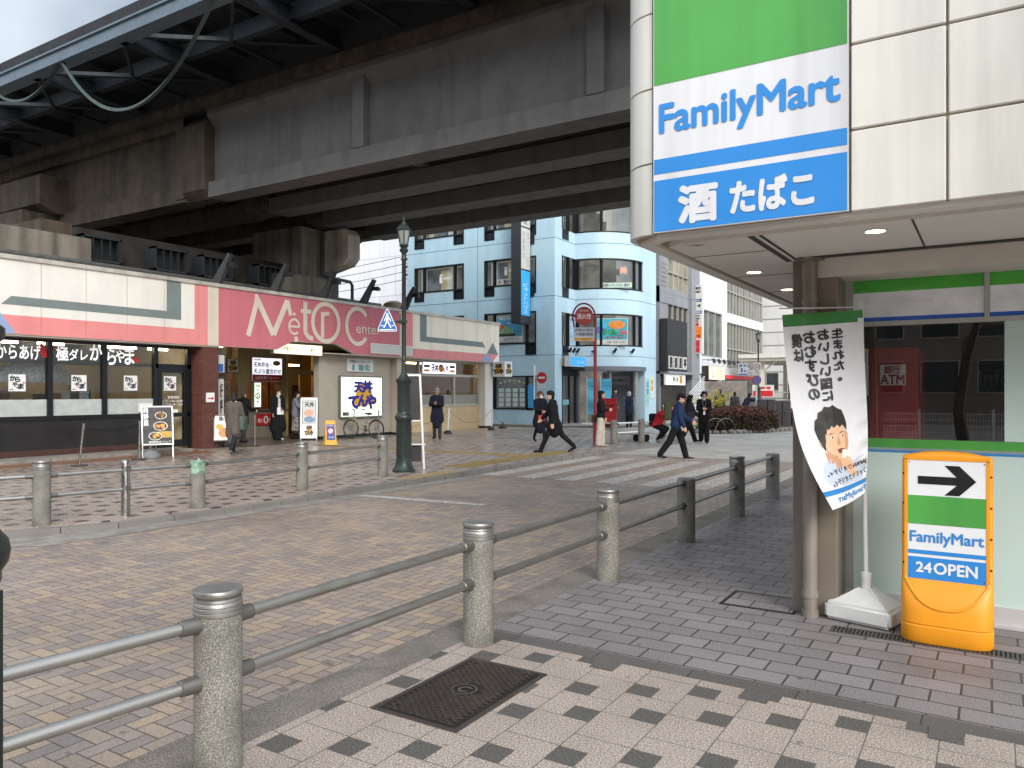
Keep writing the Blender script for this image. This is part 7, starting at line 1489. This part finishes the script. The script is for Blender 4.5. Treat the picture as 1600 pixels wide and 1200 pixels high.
class Body:
    """joints of a figure facing +X (left = +Y), height h; legs/arms given in degrees"""
    def __init__(s, h=1.65, lean=0, legs=((0, 0), (0, 0)), arms=((5, 8, 12), (5, 8, 12)), yaw=0, nod=0, inward=(0, 0), spread=.09, toe=0):
        k = s.k = h / 1.70; L = R(lean)
        s.pel = V3(0, 0, .93) * k; up = s.up = V3(math.sin(L), 0, math.cos(L)); s.fwd = V3(math.cos(L), 0, -math.sin(L))
        s.chest = s.pel + up * .36 * k; s.neck = s.pel + up * .53 * k
        s.hd = s.neck + (up * .145 + s.fwd * .02) * k
        s.rot = Matrix.Rotation(R(yaw), 3, 'Z') @ Matrix.Rotation(R(nod + lean * .3), 3, 'Y')
        s.hips, s.knee, s.ank, s.toe, s.sh, s.elb, s.wri, s.hdir, s.hside = [], [], [], [], [], [], [], [], []
        for i, sd in enumerate((1, -1)):
            hp = s.pel + V3(0, sd * .085, -.03) * k; a, kn = R(legs[i][0]), R(legs[i][1])
            sp = V3(0, sd * (spread - .085) * .6, 0)
            kne = hp + V3(math.sin(a), 0, -math.cos(a)) * .42 * k + sp * k; b = a - kn; an = kne + V3(math.sin(b), 0, -math.cos(b)) * .42 * k + sp * .5 * k
            fp = R(legs[i][2]) if len(legs[i]) > 2 else 0
            s.hips.append(hp); s.knee.append(kne); s.ank.append(an); s.toe.append(an + V3(math.cos(fp) * math.cos(R(toe) * sd), math.sin(R(toe)) * sd, math.sin(fp)) * .17 * k + V3(0, 0, -.055) * k)
            so_ = s.pel + up * .475 * k + V3(0, sd * .165, 0) * k; p, ab, e = (R(x) for x in arms[i][:3]); p0 = p + L
            ua = V3(math.sin(p0) * math.cos(ab), sd * math.sin(ab), -math.cos(p0) * math.cos(ab)); el = so_ + ua * .285 * k
            pe = p0 + e; iw = R(inward[i]); fa = V3(math.sin(pe) * math.cos(iw), -sd * math.sin(iw) + sd * math.sin(ab) * .4, -math.cos(pe) * math.cos(iw)).normalized()
            wr = el + fa * .245 * k; s.sh.append(so_); s.elb.append(el); s.wri.append(wr); s.hdir.append(fa); s.hside.append(sd)
        z = min(min(t.z - .02 * k for t in s.toe), min(a.z - .085 * k for a in s.ank))
        d = V3(0, 0, -z)
        for nm in ('pel', 'chest', 'neck', 'hd'): setattr(s, nm, getattr(s, nm) + d)
        for nm in ('hips', 'knee', 'ank', 'toe', 'sh', 'elb', 'wri'): setattr(s, nm, [v + d for v in getattr(s, nm)])
    def H(s, x, y, z): return s.hd + s.rot @ (V3(x, y, z) * s.k)
    def torso(s, mb, g=0.0, hem=0.0, top=.47):
        k = s.k
        for sd in (1, -1):
            y = V3(0, sd * k, 0)
            mb.cone(s.pel + y * .07, (.105 + g) * k, s.pel + s.up * .2 * k + y * .06, (.098 + g) * k); mb.cone(s.pel + s.up * .2 * k + y * .06, (.098 + g) * k, s.pel + s.up * .38 * k + y * .085, (.105 + g) * k); mb.cone(s.pel + s.up * .38 * k + y * .085, (.105 + g) * k, s.pel + s.up * top * k + y * .12, (.062 + g) * k)
            mb.cone(s.pel + s.up * (top + .02) * k + y * .04, (.055 + g) * k, s.pel + s.up * (top - .02) * k + y * .13, (.055 + g) * k)
    def skin(s, parent, skinmat=SKIN, voxel=.0085):
        k = s.k; mb = MB(); s.torso(mb, -.012)
        mb.cone(s.pel + s.up * .46 * k, .062 * k, s.neck + s.up * .05 * k, .052 * k)
        for i in (0, 1):
            mb.cone(s.hips[i], .082 * k, s.knee[i], .055 * k); mb.cone(s.knee[i], .055 * k, s.ank[i], .038 * k); mb.cone(s.ank[i] + V3(-.02, 0, -.045) * k, .03 * k, s.toe[i], .024 * k)
            mb.cone(s.sh[i], .048 * k, s.elb[i], .038 * k); mb.cone(s.elb[i], .038 * k, s.wri[i], .026 * k)
            f = s.hdir[i]; side = f.cross(V3(0, s.hside[i], 0)); side = side.normalized() if side.length > .1 else V3(1, 0, 0); nrm = f.cross(side).normalized(); w = s.wri[i]
            for j in range(4):
                o = side * (.027 - .018 * j) * k; ln = (.07, .08, .074, .058)[j]
                mb.cone(w + o * .6, .014 * k, w + f * .085 * k + o, .0125 * k, seg=8); p1 = w + f * (.085 + ln * .5) * k + o * 1.1; mb.cone(w + f * .085 * k + o, .0098 * k, p1, .009 * k, seg=8); mb.cone(p1, .009 * k, w + f * (.085 + ln * .93) * k + o * 1.1 - nrm * s.hside[i] * .02 * k, .0075 * k, seg=8)
            mb.cone(w + f * .02 * k + side * .02 * k, .013 * k, w + f * .06 * k + side * .05 * k, .0105 * k, seg=8); mb.cone(w + f * .06 * k + side * .05 * k, .0105 * k, w + f * .1 * k + side * .056 * k, .009 * k, seg=8)
        Rm = s.rot.to_4x4()
        def ball(c, r, sc):
            t = MB(); t.ball((0, 0, 0), r * k, 0, sc, 16, 12); mb.add([s.H(*c) + s.rot @ Vector(v) for v in t.v], t.f)
        ball((-.012, 0, .03), .1, (.98, .78, .92)); ball((.022, 0, -.035), .078, (.88, .8, 1.02)); ball((.06, 0, -.075), .036, (.9, .95, .8)); ball((.078, 0, .03), .03, (.5, 1.7, .5))
        mb.cone(s.H(.088, 0, .022), .011 * k, s.H(.106, 0, -.018), .0145 * k, seg=8); ball((.098, .012, -.02), .009, (1, 1, .8)); ball((.098, -.012, -.02), .009, (1, 1, .8)); ball((.09, 0, -.05), .017, (.7, 1.3, .55))
        for sd in (1, -1): ball((-.005, sd * .083, -.005), .028, (.55, .3, 1.1)); ball((.062, sd * .045, -.02), .022, (.6, .8, .9))
        inv = s.rot.transposed()
        def post(me):
            n = len(me.polygons); c = np.empty(n * 3); me.polygons.foreach_get('center', c); c = (c.reshape(-1, 3) - np.array(s.hd)) / k; c = c @ np.array(inv).T; x, y, z = c[:, 0], c[:, 1], c[:, 2]; mi = np.zeros(n, dtype=np.int32); fr = x > .05
            mi[fr & (((np.abs(np.abs(y) - .033) / .015) ** 2 + ((z - .012) / .0075) ** 2) < 1)] = 1
            mi[fr & ((np.abs(np.abs(y) - .034) < .021) & (np.abs(z - .034 + .12 * (np.abs(y) - .034)) < .0045))] = 3; mi[fr & (((y / .023) ** 2 + ((z + .052) / .0075) ** 2) < 1)] = 2
            me.polygons.foreach_set('material_index', mi)
        return remesh(mb, voxel * k, 'body', [skinmat, EYE, LIPS, BROW], parent, 3, post)
def head_ball(B, mb, c, r, sc):
    t = MB(); t.ball((0, 0, 0), r * B.k, 0, sc, 14, 10); mb.add([B.H(*c) + B.rot @ Vector(v) for v in t.v], t.f)
def hair(B, parent, style, col):
    mb = MB(); hb = lambda *a: head_ball(B, mb, *a); k = B.k
    hb((-.022, 0, .052), .104, (1.0, .86, .9)); hb((-.055, 0, 0), .075, (.75, 1.08, 1.25)); hb((.035, 0, .1), .055, (1.1, 1.35, .6))
    if style in ('short', 'short_thick'):
        if style == 'short_thick': hb((.0, 0, .085), .1, (1.05, 1.0, .7)); hb((.06, .02, .085), .04, (.9, 1.5, .8))
    if style == 'bob':
        for sd in (1, -1): hb((-.02, sd * .078, -.03), .05, (.95, .5, 1.7))
        hb((-.065, 0, -.06), .07, (.7, 1.25, 1.2)); hb((.06, 0, .075), .045, (.7, 1.6, .7))
    if style == 'curly':
        r_ = random.Random(4)
        for i in range(34): a, e = r_.uniform(0, 6.28), r_.uniform(-.7, 1.3); v = (-.03 + .1 * math.cos(e) * math.cos(a), .1 * math.cos(e) * math.sin(a), .02 + .1 * math.sin(e)); (hb(v, .035, (1, 1, 1)) if v[0] < .035 or v[2] > .07 else None)
    if style == 'long':
        for sd in (1, -1): mb.cone(B.H(-.02, sd * .07, .0), .045 * k, B.H(-.03, sd * .085, -.24), .04 * k)
        mb.cone(B.H(-.07, 0, 0), .07 * k, B.H(-.085, 0, -.27), .065 * k); hb((.06, 0, .08), .042, (.7, 1.5, .6))
    remesh(mb, .01 * k, 'hair', [cloth_mat('hair_' + col[1:], col, .6, .3)], parent, 3)
def top_(B, parent, name, m, g=.022, hem=0, flare=.05, sleeve=.062, cuff=.04, collar=True, hood=False, front=None):
    """jacket or coat: torso + sleeves (+ skirt down to hem metres below the hip)"""
    mb = MB(); k = B.k; B.torso(mb, g)
    for i in (0, 1): mb.cone(B.sh[i], sleeve * k * 1.12, B.elb[i], sleeve * k); mb.cone(B.elb[i], sleeve * k, B.elb[i].lerp(B.wri[i], .93), cuff * 1.15 * k)
    if hem:
        f = hem / .6; off = [(B.knee[i] - B.hips[i]) * f for i in (0, 1)]
        for i, sd in enumerate((1, -1)):
            for j in (0, .5): mb.cone(B.pel + V3(0, sd * .07 * k, .0), (.105 + g) * k, B.pel.lerp(B.pel + off[i] * 1.1, 1) * (1 - j) + (B.pel + V3(0, 0, -hem * k)) * j + V3(0, sd * (.07 + flare * .6) * k, 0), (.085 + g + flare * .6) * k)
        mb.cone(B.pel, (.11 + g) * k, B.pel + V3(0, 0, -hem * k) + (off[0] + off[1]) * .25 * V3(1, 0, 0).x, (.10 + g + flare * .7) * k)
    if collar: mb.cone(B.neck - B.up * .02 * k, .075 * k, B.neck + B.up * .03 * k, .066 * k)
    if hood: mb.cone(B.neck - B.fwd * .07 * k - B.up * .03 * k + V3(0, .06 * k, 0), .06 * k, B.neck - B.fwd * .07 * k - B.up * .03 * k - V3(0, .06 * k, 0), .06 * k)
    return remesh(mb, .011 * k, name, [m], parent, 4)
def trousers(B, parent, m, g=.012, wide=0.0, name='trousers', low=.98):
    mb = MB(); k = B.k
    for sd in (1, -1): mb.cone(B.pel + V3(0, sd * .07, 0) * k, (.108 + g) * k, B.pel + B.up * .06 * k + V3(0, sd * .06, 0) * k, (.1 + g) * k)
    for i in (0, 1): mb.cone(B.hips[i], (.09 + g) * k, B.knee[i], (.064 + g + wide) * k); mb.cone(B.knee[i], (.064 + g + wide) * k, B.knee[i].lerp(B.ank[i], low), (.047 + g + wide * 1.3) * k)
    return remesh(mb, .011 * k, name, [m], parent, 4)
def skirt(B, parent, m, length=.6, flare=.1):
    mb = MB(); k = B.k
    for j in range(8): a = j * math.pi / 4; mb.cone(B.pel + V3(.05 * math.cos(a), .09 * math.sin(a), .06) * k, .06 * k, B.pel + V3(.12 * math.cos(a) + .03, (.12 + flare * .3) * math.sin(a), -length) * k, .07 * k)
    mb.cone(B.pel, .11 * k, B.pel - V3(0, 0, length * k), .15 * k); return remesh(mb, .012 * k, 'skirt', [m], parent, 4)
def shoes(B, parent, m, sole=None):
    for i in (0, 1):
        mb = MB(); k = B.k; a, t = B.ank[i], B.toe[i]; d = (t - a); mb.cone(a + V3(-.035, 0, -.045) * k, .038 * k, a + d * .55 + V3(0, 0, -.012) * k, .04 * k); mb.cone(a + d * .5 + V3(0, 0, -.012) * k, .04 * k, t + V3(.01, 0, .004) * k, .03 * k); mb.cone(a, .045 * k, a + V3(-.01, 0, -.04) * k, .045 * k)
        o = remesh(mb, .01 * k, 'shoe', [m, sole or m], parent, 3)
        if sole:
            zs = np.empty(len(o.data.polygons) * 3); o.data.polygons.foreach_get('center', zs); zs = zs.reshape(-1, 3)[:, 2]; o.data.polygons.foreach_set('material_index', (zs < zs.min() + .022).astype(np.int32))
def bag(B, parent, c, size, m, name='bag', strap=None):
    mb = MB(); mb.bbox(c[0] - size[0] / 2, c[0] + size[0] / 2, c[1] - size[1] / 2, c[1] + size[1] / 2, c[2] - size[2] / 2, c[2] + size[2] / 2, min(size) * .3, 0, 3)
    if strap: mb.tube([c + V3(0, 0, size[2] / 2)] + strap + [c + V3(.03, 0, size[2] / 2)], .012, 6)
    return mb.build(name, m, parent, smooth=True)
def mask(B, parent):
    mb = MB(); head_ball(B, mb, (.062, 0, -.052), .058, (.85, 1.02, .8)); remesh(mb, .008, 'face_mask', [WHITE], parent, 2)
def person(label, px, d, heading, z=.02, group=None):
    p = PX(px, 612, d); return thing('person', label, 'person', (p.x, p.y, z), heading, group)
CM = cloth_mat; blk = CM('cloth_black', '#17171a'); ink = CM('cloth_ink', '#1d1e24'); navy = CM('cloth_navy', '#22304e'); dgrey = CM('cloth_grey_trouser', '#35353a')
ST_ = dict
# heading: 0 faces +X; camera looks along 122 deg, so 122 = away, -58 = toward camera, 32 = right, 212 = left
# woman in grey-brown coat, from behind
t = person('person in a long grey brown coat seen from behind, carrying a bag', 365, 19.8, 118); B = Body(1.57, 3, ((14, 4), (-16, 22, -25)), ((-4, 8, 18), (6, 10, 22)), 0, 8)
B.skin(t); hair(B, t, 'bob', '#2a2422'); top_(B, t, 'coat', CM('coat_taupe', '#5a524a'), .03, .40, .05, .07, .05); trousers(B, t, CM('denim_dark', '#24272f')); shoes(B, t, CM('shoe_grey', '#6c6a68'), WHITE)
bag(B, t, V3(-.02, -.27, .82), (.3, .12, .36), CM('bag_grey_green', '#55605a'), 'bag', [V3(0, -.2, 1.33)]); mb = MB(); mb.cone(B.neck + V3(-.02, .06, .01), .03, B.neck + V3(-.02, -.06, .01), .03); remesh(mb, .009, 'scarf', [WHITE], t, 2)
t = person('person in a dark hooded jacket waiting at the takeout kiosk, mostly hidden', 379, 24.6, 100); B = Body(1.6, 4, ((4, 4), (-2, 4)), ((20, 5, 50), (20, 5, 50))); B.skin(t); hair(B, t, 'short_thick', '#4a443e'); top_(B, t, 'coat', blk, .035, .3, .03, .07, .045, True, True); trousers(B, t, dgrey); shoes(B, t, blk)
t = person('masked person in open black coat with white pouch beside the kiosk', 434, 25.8, -20); B = Body(1.68, 0, ((8, 6), (-8, 10)), ((8, 6, 60), (4, 8, 20)), 20, 5, (35, 0)); B.skin(t); hair(B, t, 'bob', '#3a2a22'); mask(B, t)
top_(B, t, 'shirt', CM('shirt_white', '#c8c8c8'), .008, 0, 0, .05, .036); mbx = top_(B, t, 'coat', blk, .02, .62, .08, .066, .045, False)
bag(B, t, V3(.17, .02, .98), (.05, .22, .24), WHITE, 'pouch'); mb = MB(); mb.cone(B.pel + V3(.125, 0, -.02), .055, B.pel + V3(.135, 0, .44), .04); remesh(mb, .01, 'shirt_front', [CM('shirt_white', '#c8c8c8')], t, 2); trousers(B, t, CM('jeans_grey', '#4d535e')); shoes(B, t, CM('sneaker_white', '#b8b6b2'))
t = person('person in grey denim jacket and patterned skirt at the menu stand', 462, 26.6, 30); B = Body(1.6, 3, ((4, 3), (-4, 6)), ((25, 5, 60), (30, 8, 55)), -10, 12, (10, 10)); B.skin(t); hair(B, t, 'long', '#161316'); top_(B, t, 'jacket', CM('denim_grey', '#6f7783'), .026, .1, .02, .068, .045)
k = Nd('patterned_skirt'); sc_ = k.mix(k.rng(k.noise(26, 2), .45, .52, 0, 1), lin('#2c2826'), lin('#a39c92')); skirt(B, t, k.fin(sc_, .85), .62); trousers(B, t, ink, 0, 0, 'leggings'); shoes(B, t, blk)
# man reading by the tiled wall
t = person('grey-haired person in a dark overcoat looking at a phone by the tiled wall', 683, 26.6, -62); B = Body(1.70, 2, ((2, 2), (-2, 2)), ((22, 8, 78), (24, 8, 80)), 4, 22, (42, 42), .1, 8); B.skin(t); hair(B, t, 'short', '#8e8983'); top_(B, t, 'jumper', CM('jumper_grey', '#4a4a4c'), .01, 0, 0, .05, .036); top_(B, t, 'overcoat', CM('coat_dark_navy', '#1e2130'), .028, .33, .05, .068, .046, True); trousers(B, t, dgrey); shoes(B, t, blk)
mb = MB(); c_ = (B.wri[0] + B.wri[1]) / 2 + V3(.09, 0, .03); mb.bbox(c_.x - .05, c_.x + .05, c_.y - .09, c_.y + .09, c_.z - .01, c_.z + .01, .004); mb.build('phone', BLACK, t); mb = MB(); head_ball(B, mb, (.09, .033, .012), .02, (.3, 1, .8)); head_ball(B, mb, (.09, -.033, .012), .02, (.3, 1, .8)); mb.cone(B.H(.1, -.02, .014), .004, B.H(.1, .02, .014), .004); mb.build('glasses', BLACK, t)
# pair on the plaza edge
t = person('brown-haired person in face mask and dark coat carrying an orange bag', 844, 24.4, -40); B = Body(1.6, 3, ((14, 6), (-14, 24, -20)), ((6, 6, 25), (16, 6, 55)), 0, 8, (0, 35)); B.skin(t); hair(B, t, 'curly', '#6b4a38'); mask(B, t); top_(B, t, 'coat', CM('coat_midnight', '#1c1c26'), .034, .34, .05, .072, .05); trousers(B, t, ink, 0, 0, 'leggings'); shoes(B, t, blk)
bag(B, t, V3(.19, -.02, .80), (.08, .24, .17), CM('bag_orange', '#b4523a'), 'bag', [V3(.16, 0, 1.0)])
t = person('person in a black hooded coat striding left across the plaza kerb', 866, 20.6, 200, -.0); B = Body(1.69, 7, ((27, 4, 4), (-30, 18, -38)), ((-18, 8, 12), (20, 8, 20)), 10, 0); B.skin(t); hair(B, t, 'short_thick', '#151313'); top_(B, t, 'coat', blk, .034, .24, .02, .072, .048, True, True); trousers(B, t, blk); shoes(B, t, blk)
t = person('person with bobbed black hair, black top and wide cream trousers standing by the red pole', 939, 22.8, 18); B = Body(1.6, 0, ((2, 2), (-3, 4)), ((0, 6, 20), (10, 6, 85)), 0, 0, (0, 40)); B.skin(t); hair(B, t, 'bob', '#141214'); top_(B, t, 'top', blk, .022, .06, .0, .064, .042); trousers(B, t, CM('trousers_cream', '#bdb4a6'), .014, .03); shoes(B, t, CM('shoe_beige', '#a89c8c'))
bag(B, t, V3(-.16, .2, .82), (.3, .1, .22), CM('bag_brown', '#4d3c34'), 'bag', [V3(-.06, .2, 1.28)])
t = person('dark-jacketed person half hidden behind the red post box', 960, 37.2, 10, .03); B = Body(1.72, 0, ((2, 2), (-2, 2))); B.skin(t); hair(B, t, 'short', '#2a2220'); top_(B, t, 'jacket', CM('jacket_charcoal', '#3a3a3e'), .03, .1); trousers(B, t, dgrey); shoes(B, t, blk)
t = person('person with white hair and a navy vest seen from behind at the blue building entrance', 983, 34.4, 110, .0); B = Body(1.6, 4, ((8, 4), (-8, 12)), ((6, 8, 15), (4, 8, 15))); B.skin(t); hair(B, t, 'short', '#c8c8cc'); top_(B, t, 'shirt', CM('shirt_blue', '#7f8fb8'), .014, 0, 0, .06, .042); top_(B, t, 'vest', CM('vest_navy', '#2a2f42'), .03, .2, .02, .02, .02); trousers(B, t, ink); shoes(B, t, CM('shoe_grey', '#6c6a68'), WHITE)
# seated person behind the rails
p_ = PX(1026, 612, 25.2); t = thing('person', 'person in a red jacket and white cap crouching behind the corner fence', 'person', (p_.x, p_.y, .02), -20); B = Body(1.6, 32, ((78, 118), (70, 110)), ((40, 6, 60), (45, 6, 60)), -15, 10, (20, 20)); B.skin(t); hair(B, t, 'short', '#2a2220'); top_(B, t, 'jacket', CM('jacket_red', '#a82430'), .032, 0, 0, .072, .048); trousers(B, t, blk); shoes(B, t, CM('shoe_white_stripe', '#8d8b88'), WHITE)
mb = MB(); head_ball(B, mb, (-.012, 0, .075), .104, (1, .88, .7)); head_ball(B, mb, (.1, 0, .06), .06, (1.1, 1.1, .2)); remesh(mb, .01, 'cap', [WHITE], t, 2); bag(B, t, V3(-.22, .1, .7), (.22, .3, .42), ink, 'backpack')
bg_ = thing('duffel_bag', 'black and white bag on the ground beside the crouching person', 'bag', (p_.x - .5, p_.y - .1, .02)); mb = MB(); mb.bbox(-.25, .25, -.15, .15, 0, .22, .06, 0, 3); mb.build('body', blk, bg_, smooth=True); mb = MB(); mb.tube([(-.15, 0, .2), (-.1, 0, .32), (.1, 0, .32), (.15, 0, .2)], .014, 6); mb.build('handle', WHITE, bg_)
# man with backpack on the crossing
t = person('person in a navy jacket with an olive backpack walking right, looking down', 1056, 19.3, 22, -.065); B = Body(1.66, 9, ((22, 8, 0), (-22, 14, -18)), ((18, 6, 28), (-2, 6, 14)), 0, 22); B.skin(t); hair(B, t, 'short_thick', '#181514'); top_(B, t, 'jacket', navy, .036, .04, .0, .074, .05); trousers(B, t, blk, .014, .012); shoes(B, t, CM('shoe_dark', '#2e2e30'), WHITE)
bag(B, t, B.pel + B.up * .30 - B.fwd * .25, (.2, .3, .46), CM('backpack_olive', '#40442e'), 'backpack')
t = person('person with long black hair in a black leather jacket walking away to the right', 1075, 25.9, 45, -.065); B = Body(1.6, 6, ((24, 4), (-16, 14, -10)), ((10, 8, 20), (12, 6, 30)), 0, 6); B.skin(t); hair(B, t, 'long', '#121013'); top_(B, t, 'jacket', CM('leather_grey', '#2b2d33', .5), .03, .12, .02, .07, .046); trousers(B, t, blk, .012, .02); shoes(B, t, blk); bag(B, t, V3(.02, -.2, .95), (.26, .1, .2), CM('bag_dark_grey', '#33363c'), 'bag', [V3(0, -.14, 1.35)])
t = person('person in a black open suit with lanyard facing the camera, hands held together', 1100, 25.6, -70, -.065); B = Body(1.67, 0, ((8, 6), (-6, 14)), ((18, 8, 75), (18, 8, 75)), 5, 8, (45, 45)); B.skin(t); hair(B, t, 'curly', '#1a1718'); top_(B, t, 'shirt', CM('shirt_white', '#c8c8c8'), .01, 0, 0, .05, .036); top_(B, t, 'suit_jacket', blk, .024, .14, .02, .066, .045, False); trousers(B, t, blk, .014, .02); shoes(B, t, blk)
mb = MB(); mb.bbox(.165, .175, -.035, .035, .95, 1.08, .003); mb.build('badge', WHITE, t); mb = MB(); mb.tube([(.17, 0, 1.08), (.15, .05, 1.35), (.06, .07, 1.5)], .006, 5); mb.tube([(.17, 0, 1.08), (.15, -.05, 1.35), (.06, -.07, 1.5)], .006, 5); mb.build('lanyard', CM('lanyard_grey', '#8a8a8e'), t)
t = person('person in a dark blue top seen from behind beyond the yellow flowers', 1125, 37.5, 120, .0); B = Body(1.7, 4, ((6, 4), (-6, 8))); B.skin(t); hair(B, t, 'short', '#1a1718'); top_(B, t, 'jacket', navy, .036, .06, 0, .074, .05); trousers(B, t, CM('jeans_blue', '#41557a')); shoes(B, t, blk)
cyc = bicycle('dark bicycle ridden away behind the hedge', (PX(1168, 612, 38.5).x, PX(1168, 612, 38.5).y, -.06), 40, '#2c2f36')
cl_ = cyc.location; t = thing('person', 'helmeted person in a dark jacket riding a bicycle behind the hedge', 'person', (cl_.x - .18 * math.cos(R(40)), cl_.y - .18 * math.sin(R(40)), -.06), 40); B = Body(1.68, 28, ((62, 70), (38, 62)), ((48, 6, 12), (48, 6, 12)), 0, -10); dz = .93 - B.pel.z
for nm in ('pel', 'chest', 'neck', 'hd'): setattr(B, nm, getattr(B, nm) + V3(0, 0, dz))
for nm in ('hips', 'knee', 'ank', 'toe', 'sh', 'elb', 'wri'): setattr(B, nm, [v + V3(0, 0, dz) for v in getattr(B, nm)])
B.skin(t); hair(B, t, 'short', '#1a1718'); top_(B, t, 'jacket', CM('jacket_dark_navy', '#1f2638'), .036, 0, 0, .074, .05); trousers(B, t, ink); shoes(B, t, blk); mb = MB(); head_ball(B, mb, (-.015, 0, .07), .112, (1.05, .9, .72)); remesh(mb, .011, 'helmet', [BLACK], t, 2)
t = person('person walking in dark clothes before the corner shop, left of the cyclist', 1148, 39.5, 100, -.03); B = Body(1.62, 4, ((10, 6), (-10, 16))); B.skin(t); hair(B, t, 'short', '#2a2422'); top_(B, t, 'coat', CM('coat_grey_dark', '#3a3a3e'), .034, .25); trousers(B, t, ink); shoes(B, t, blk)
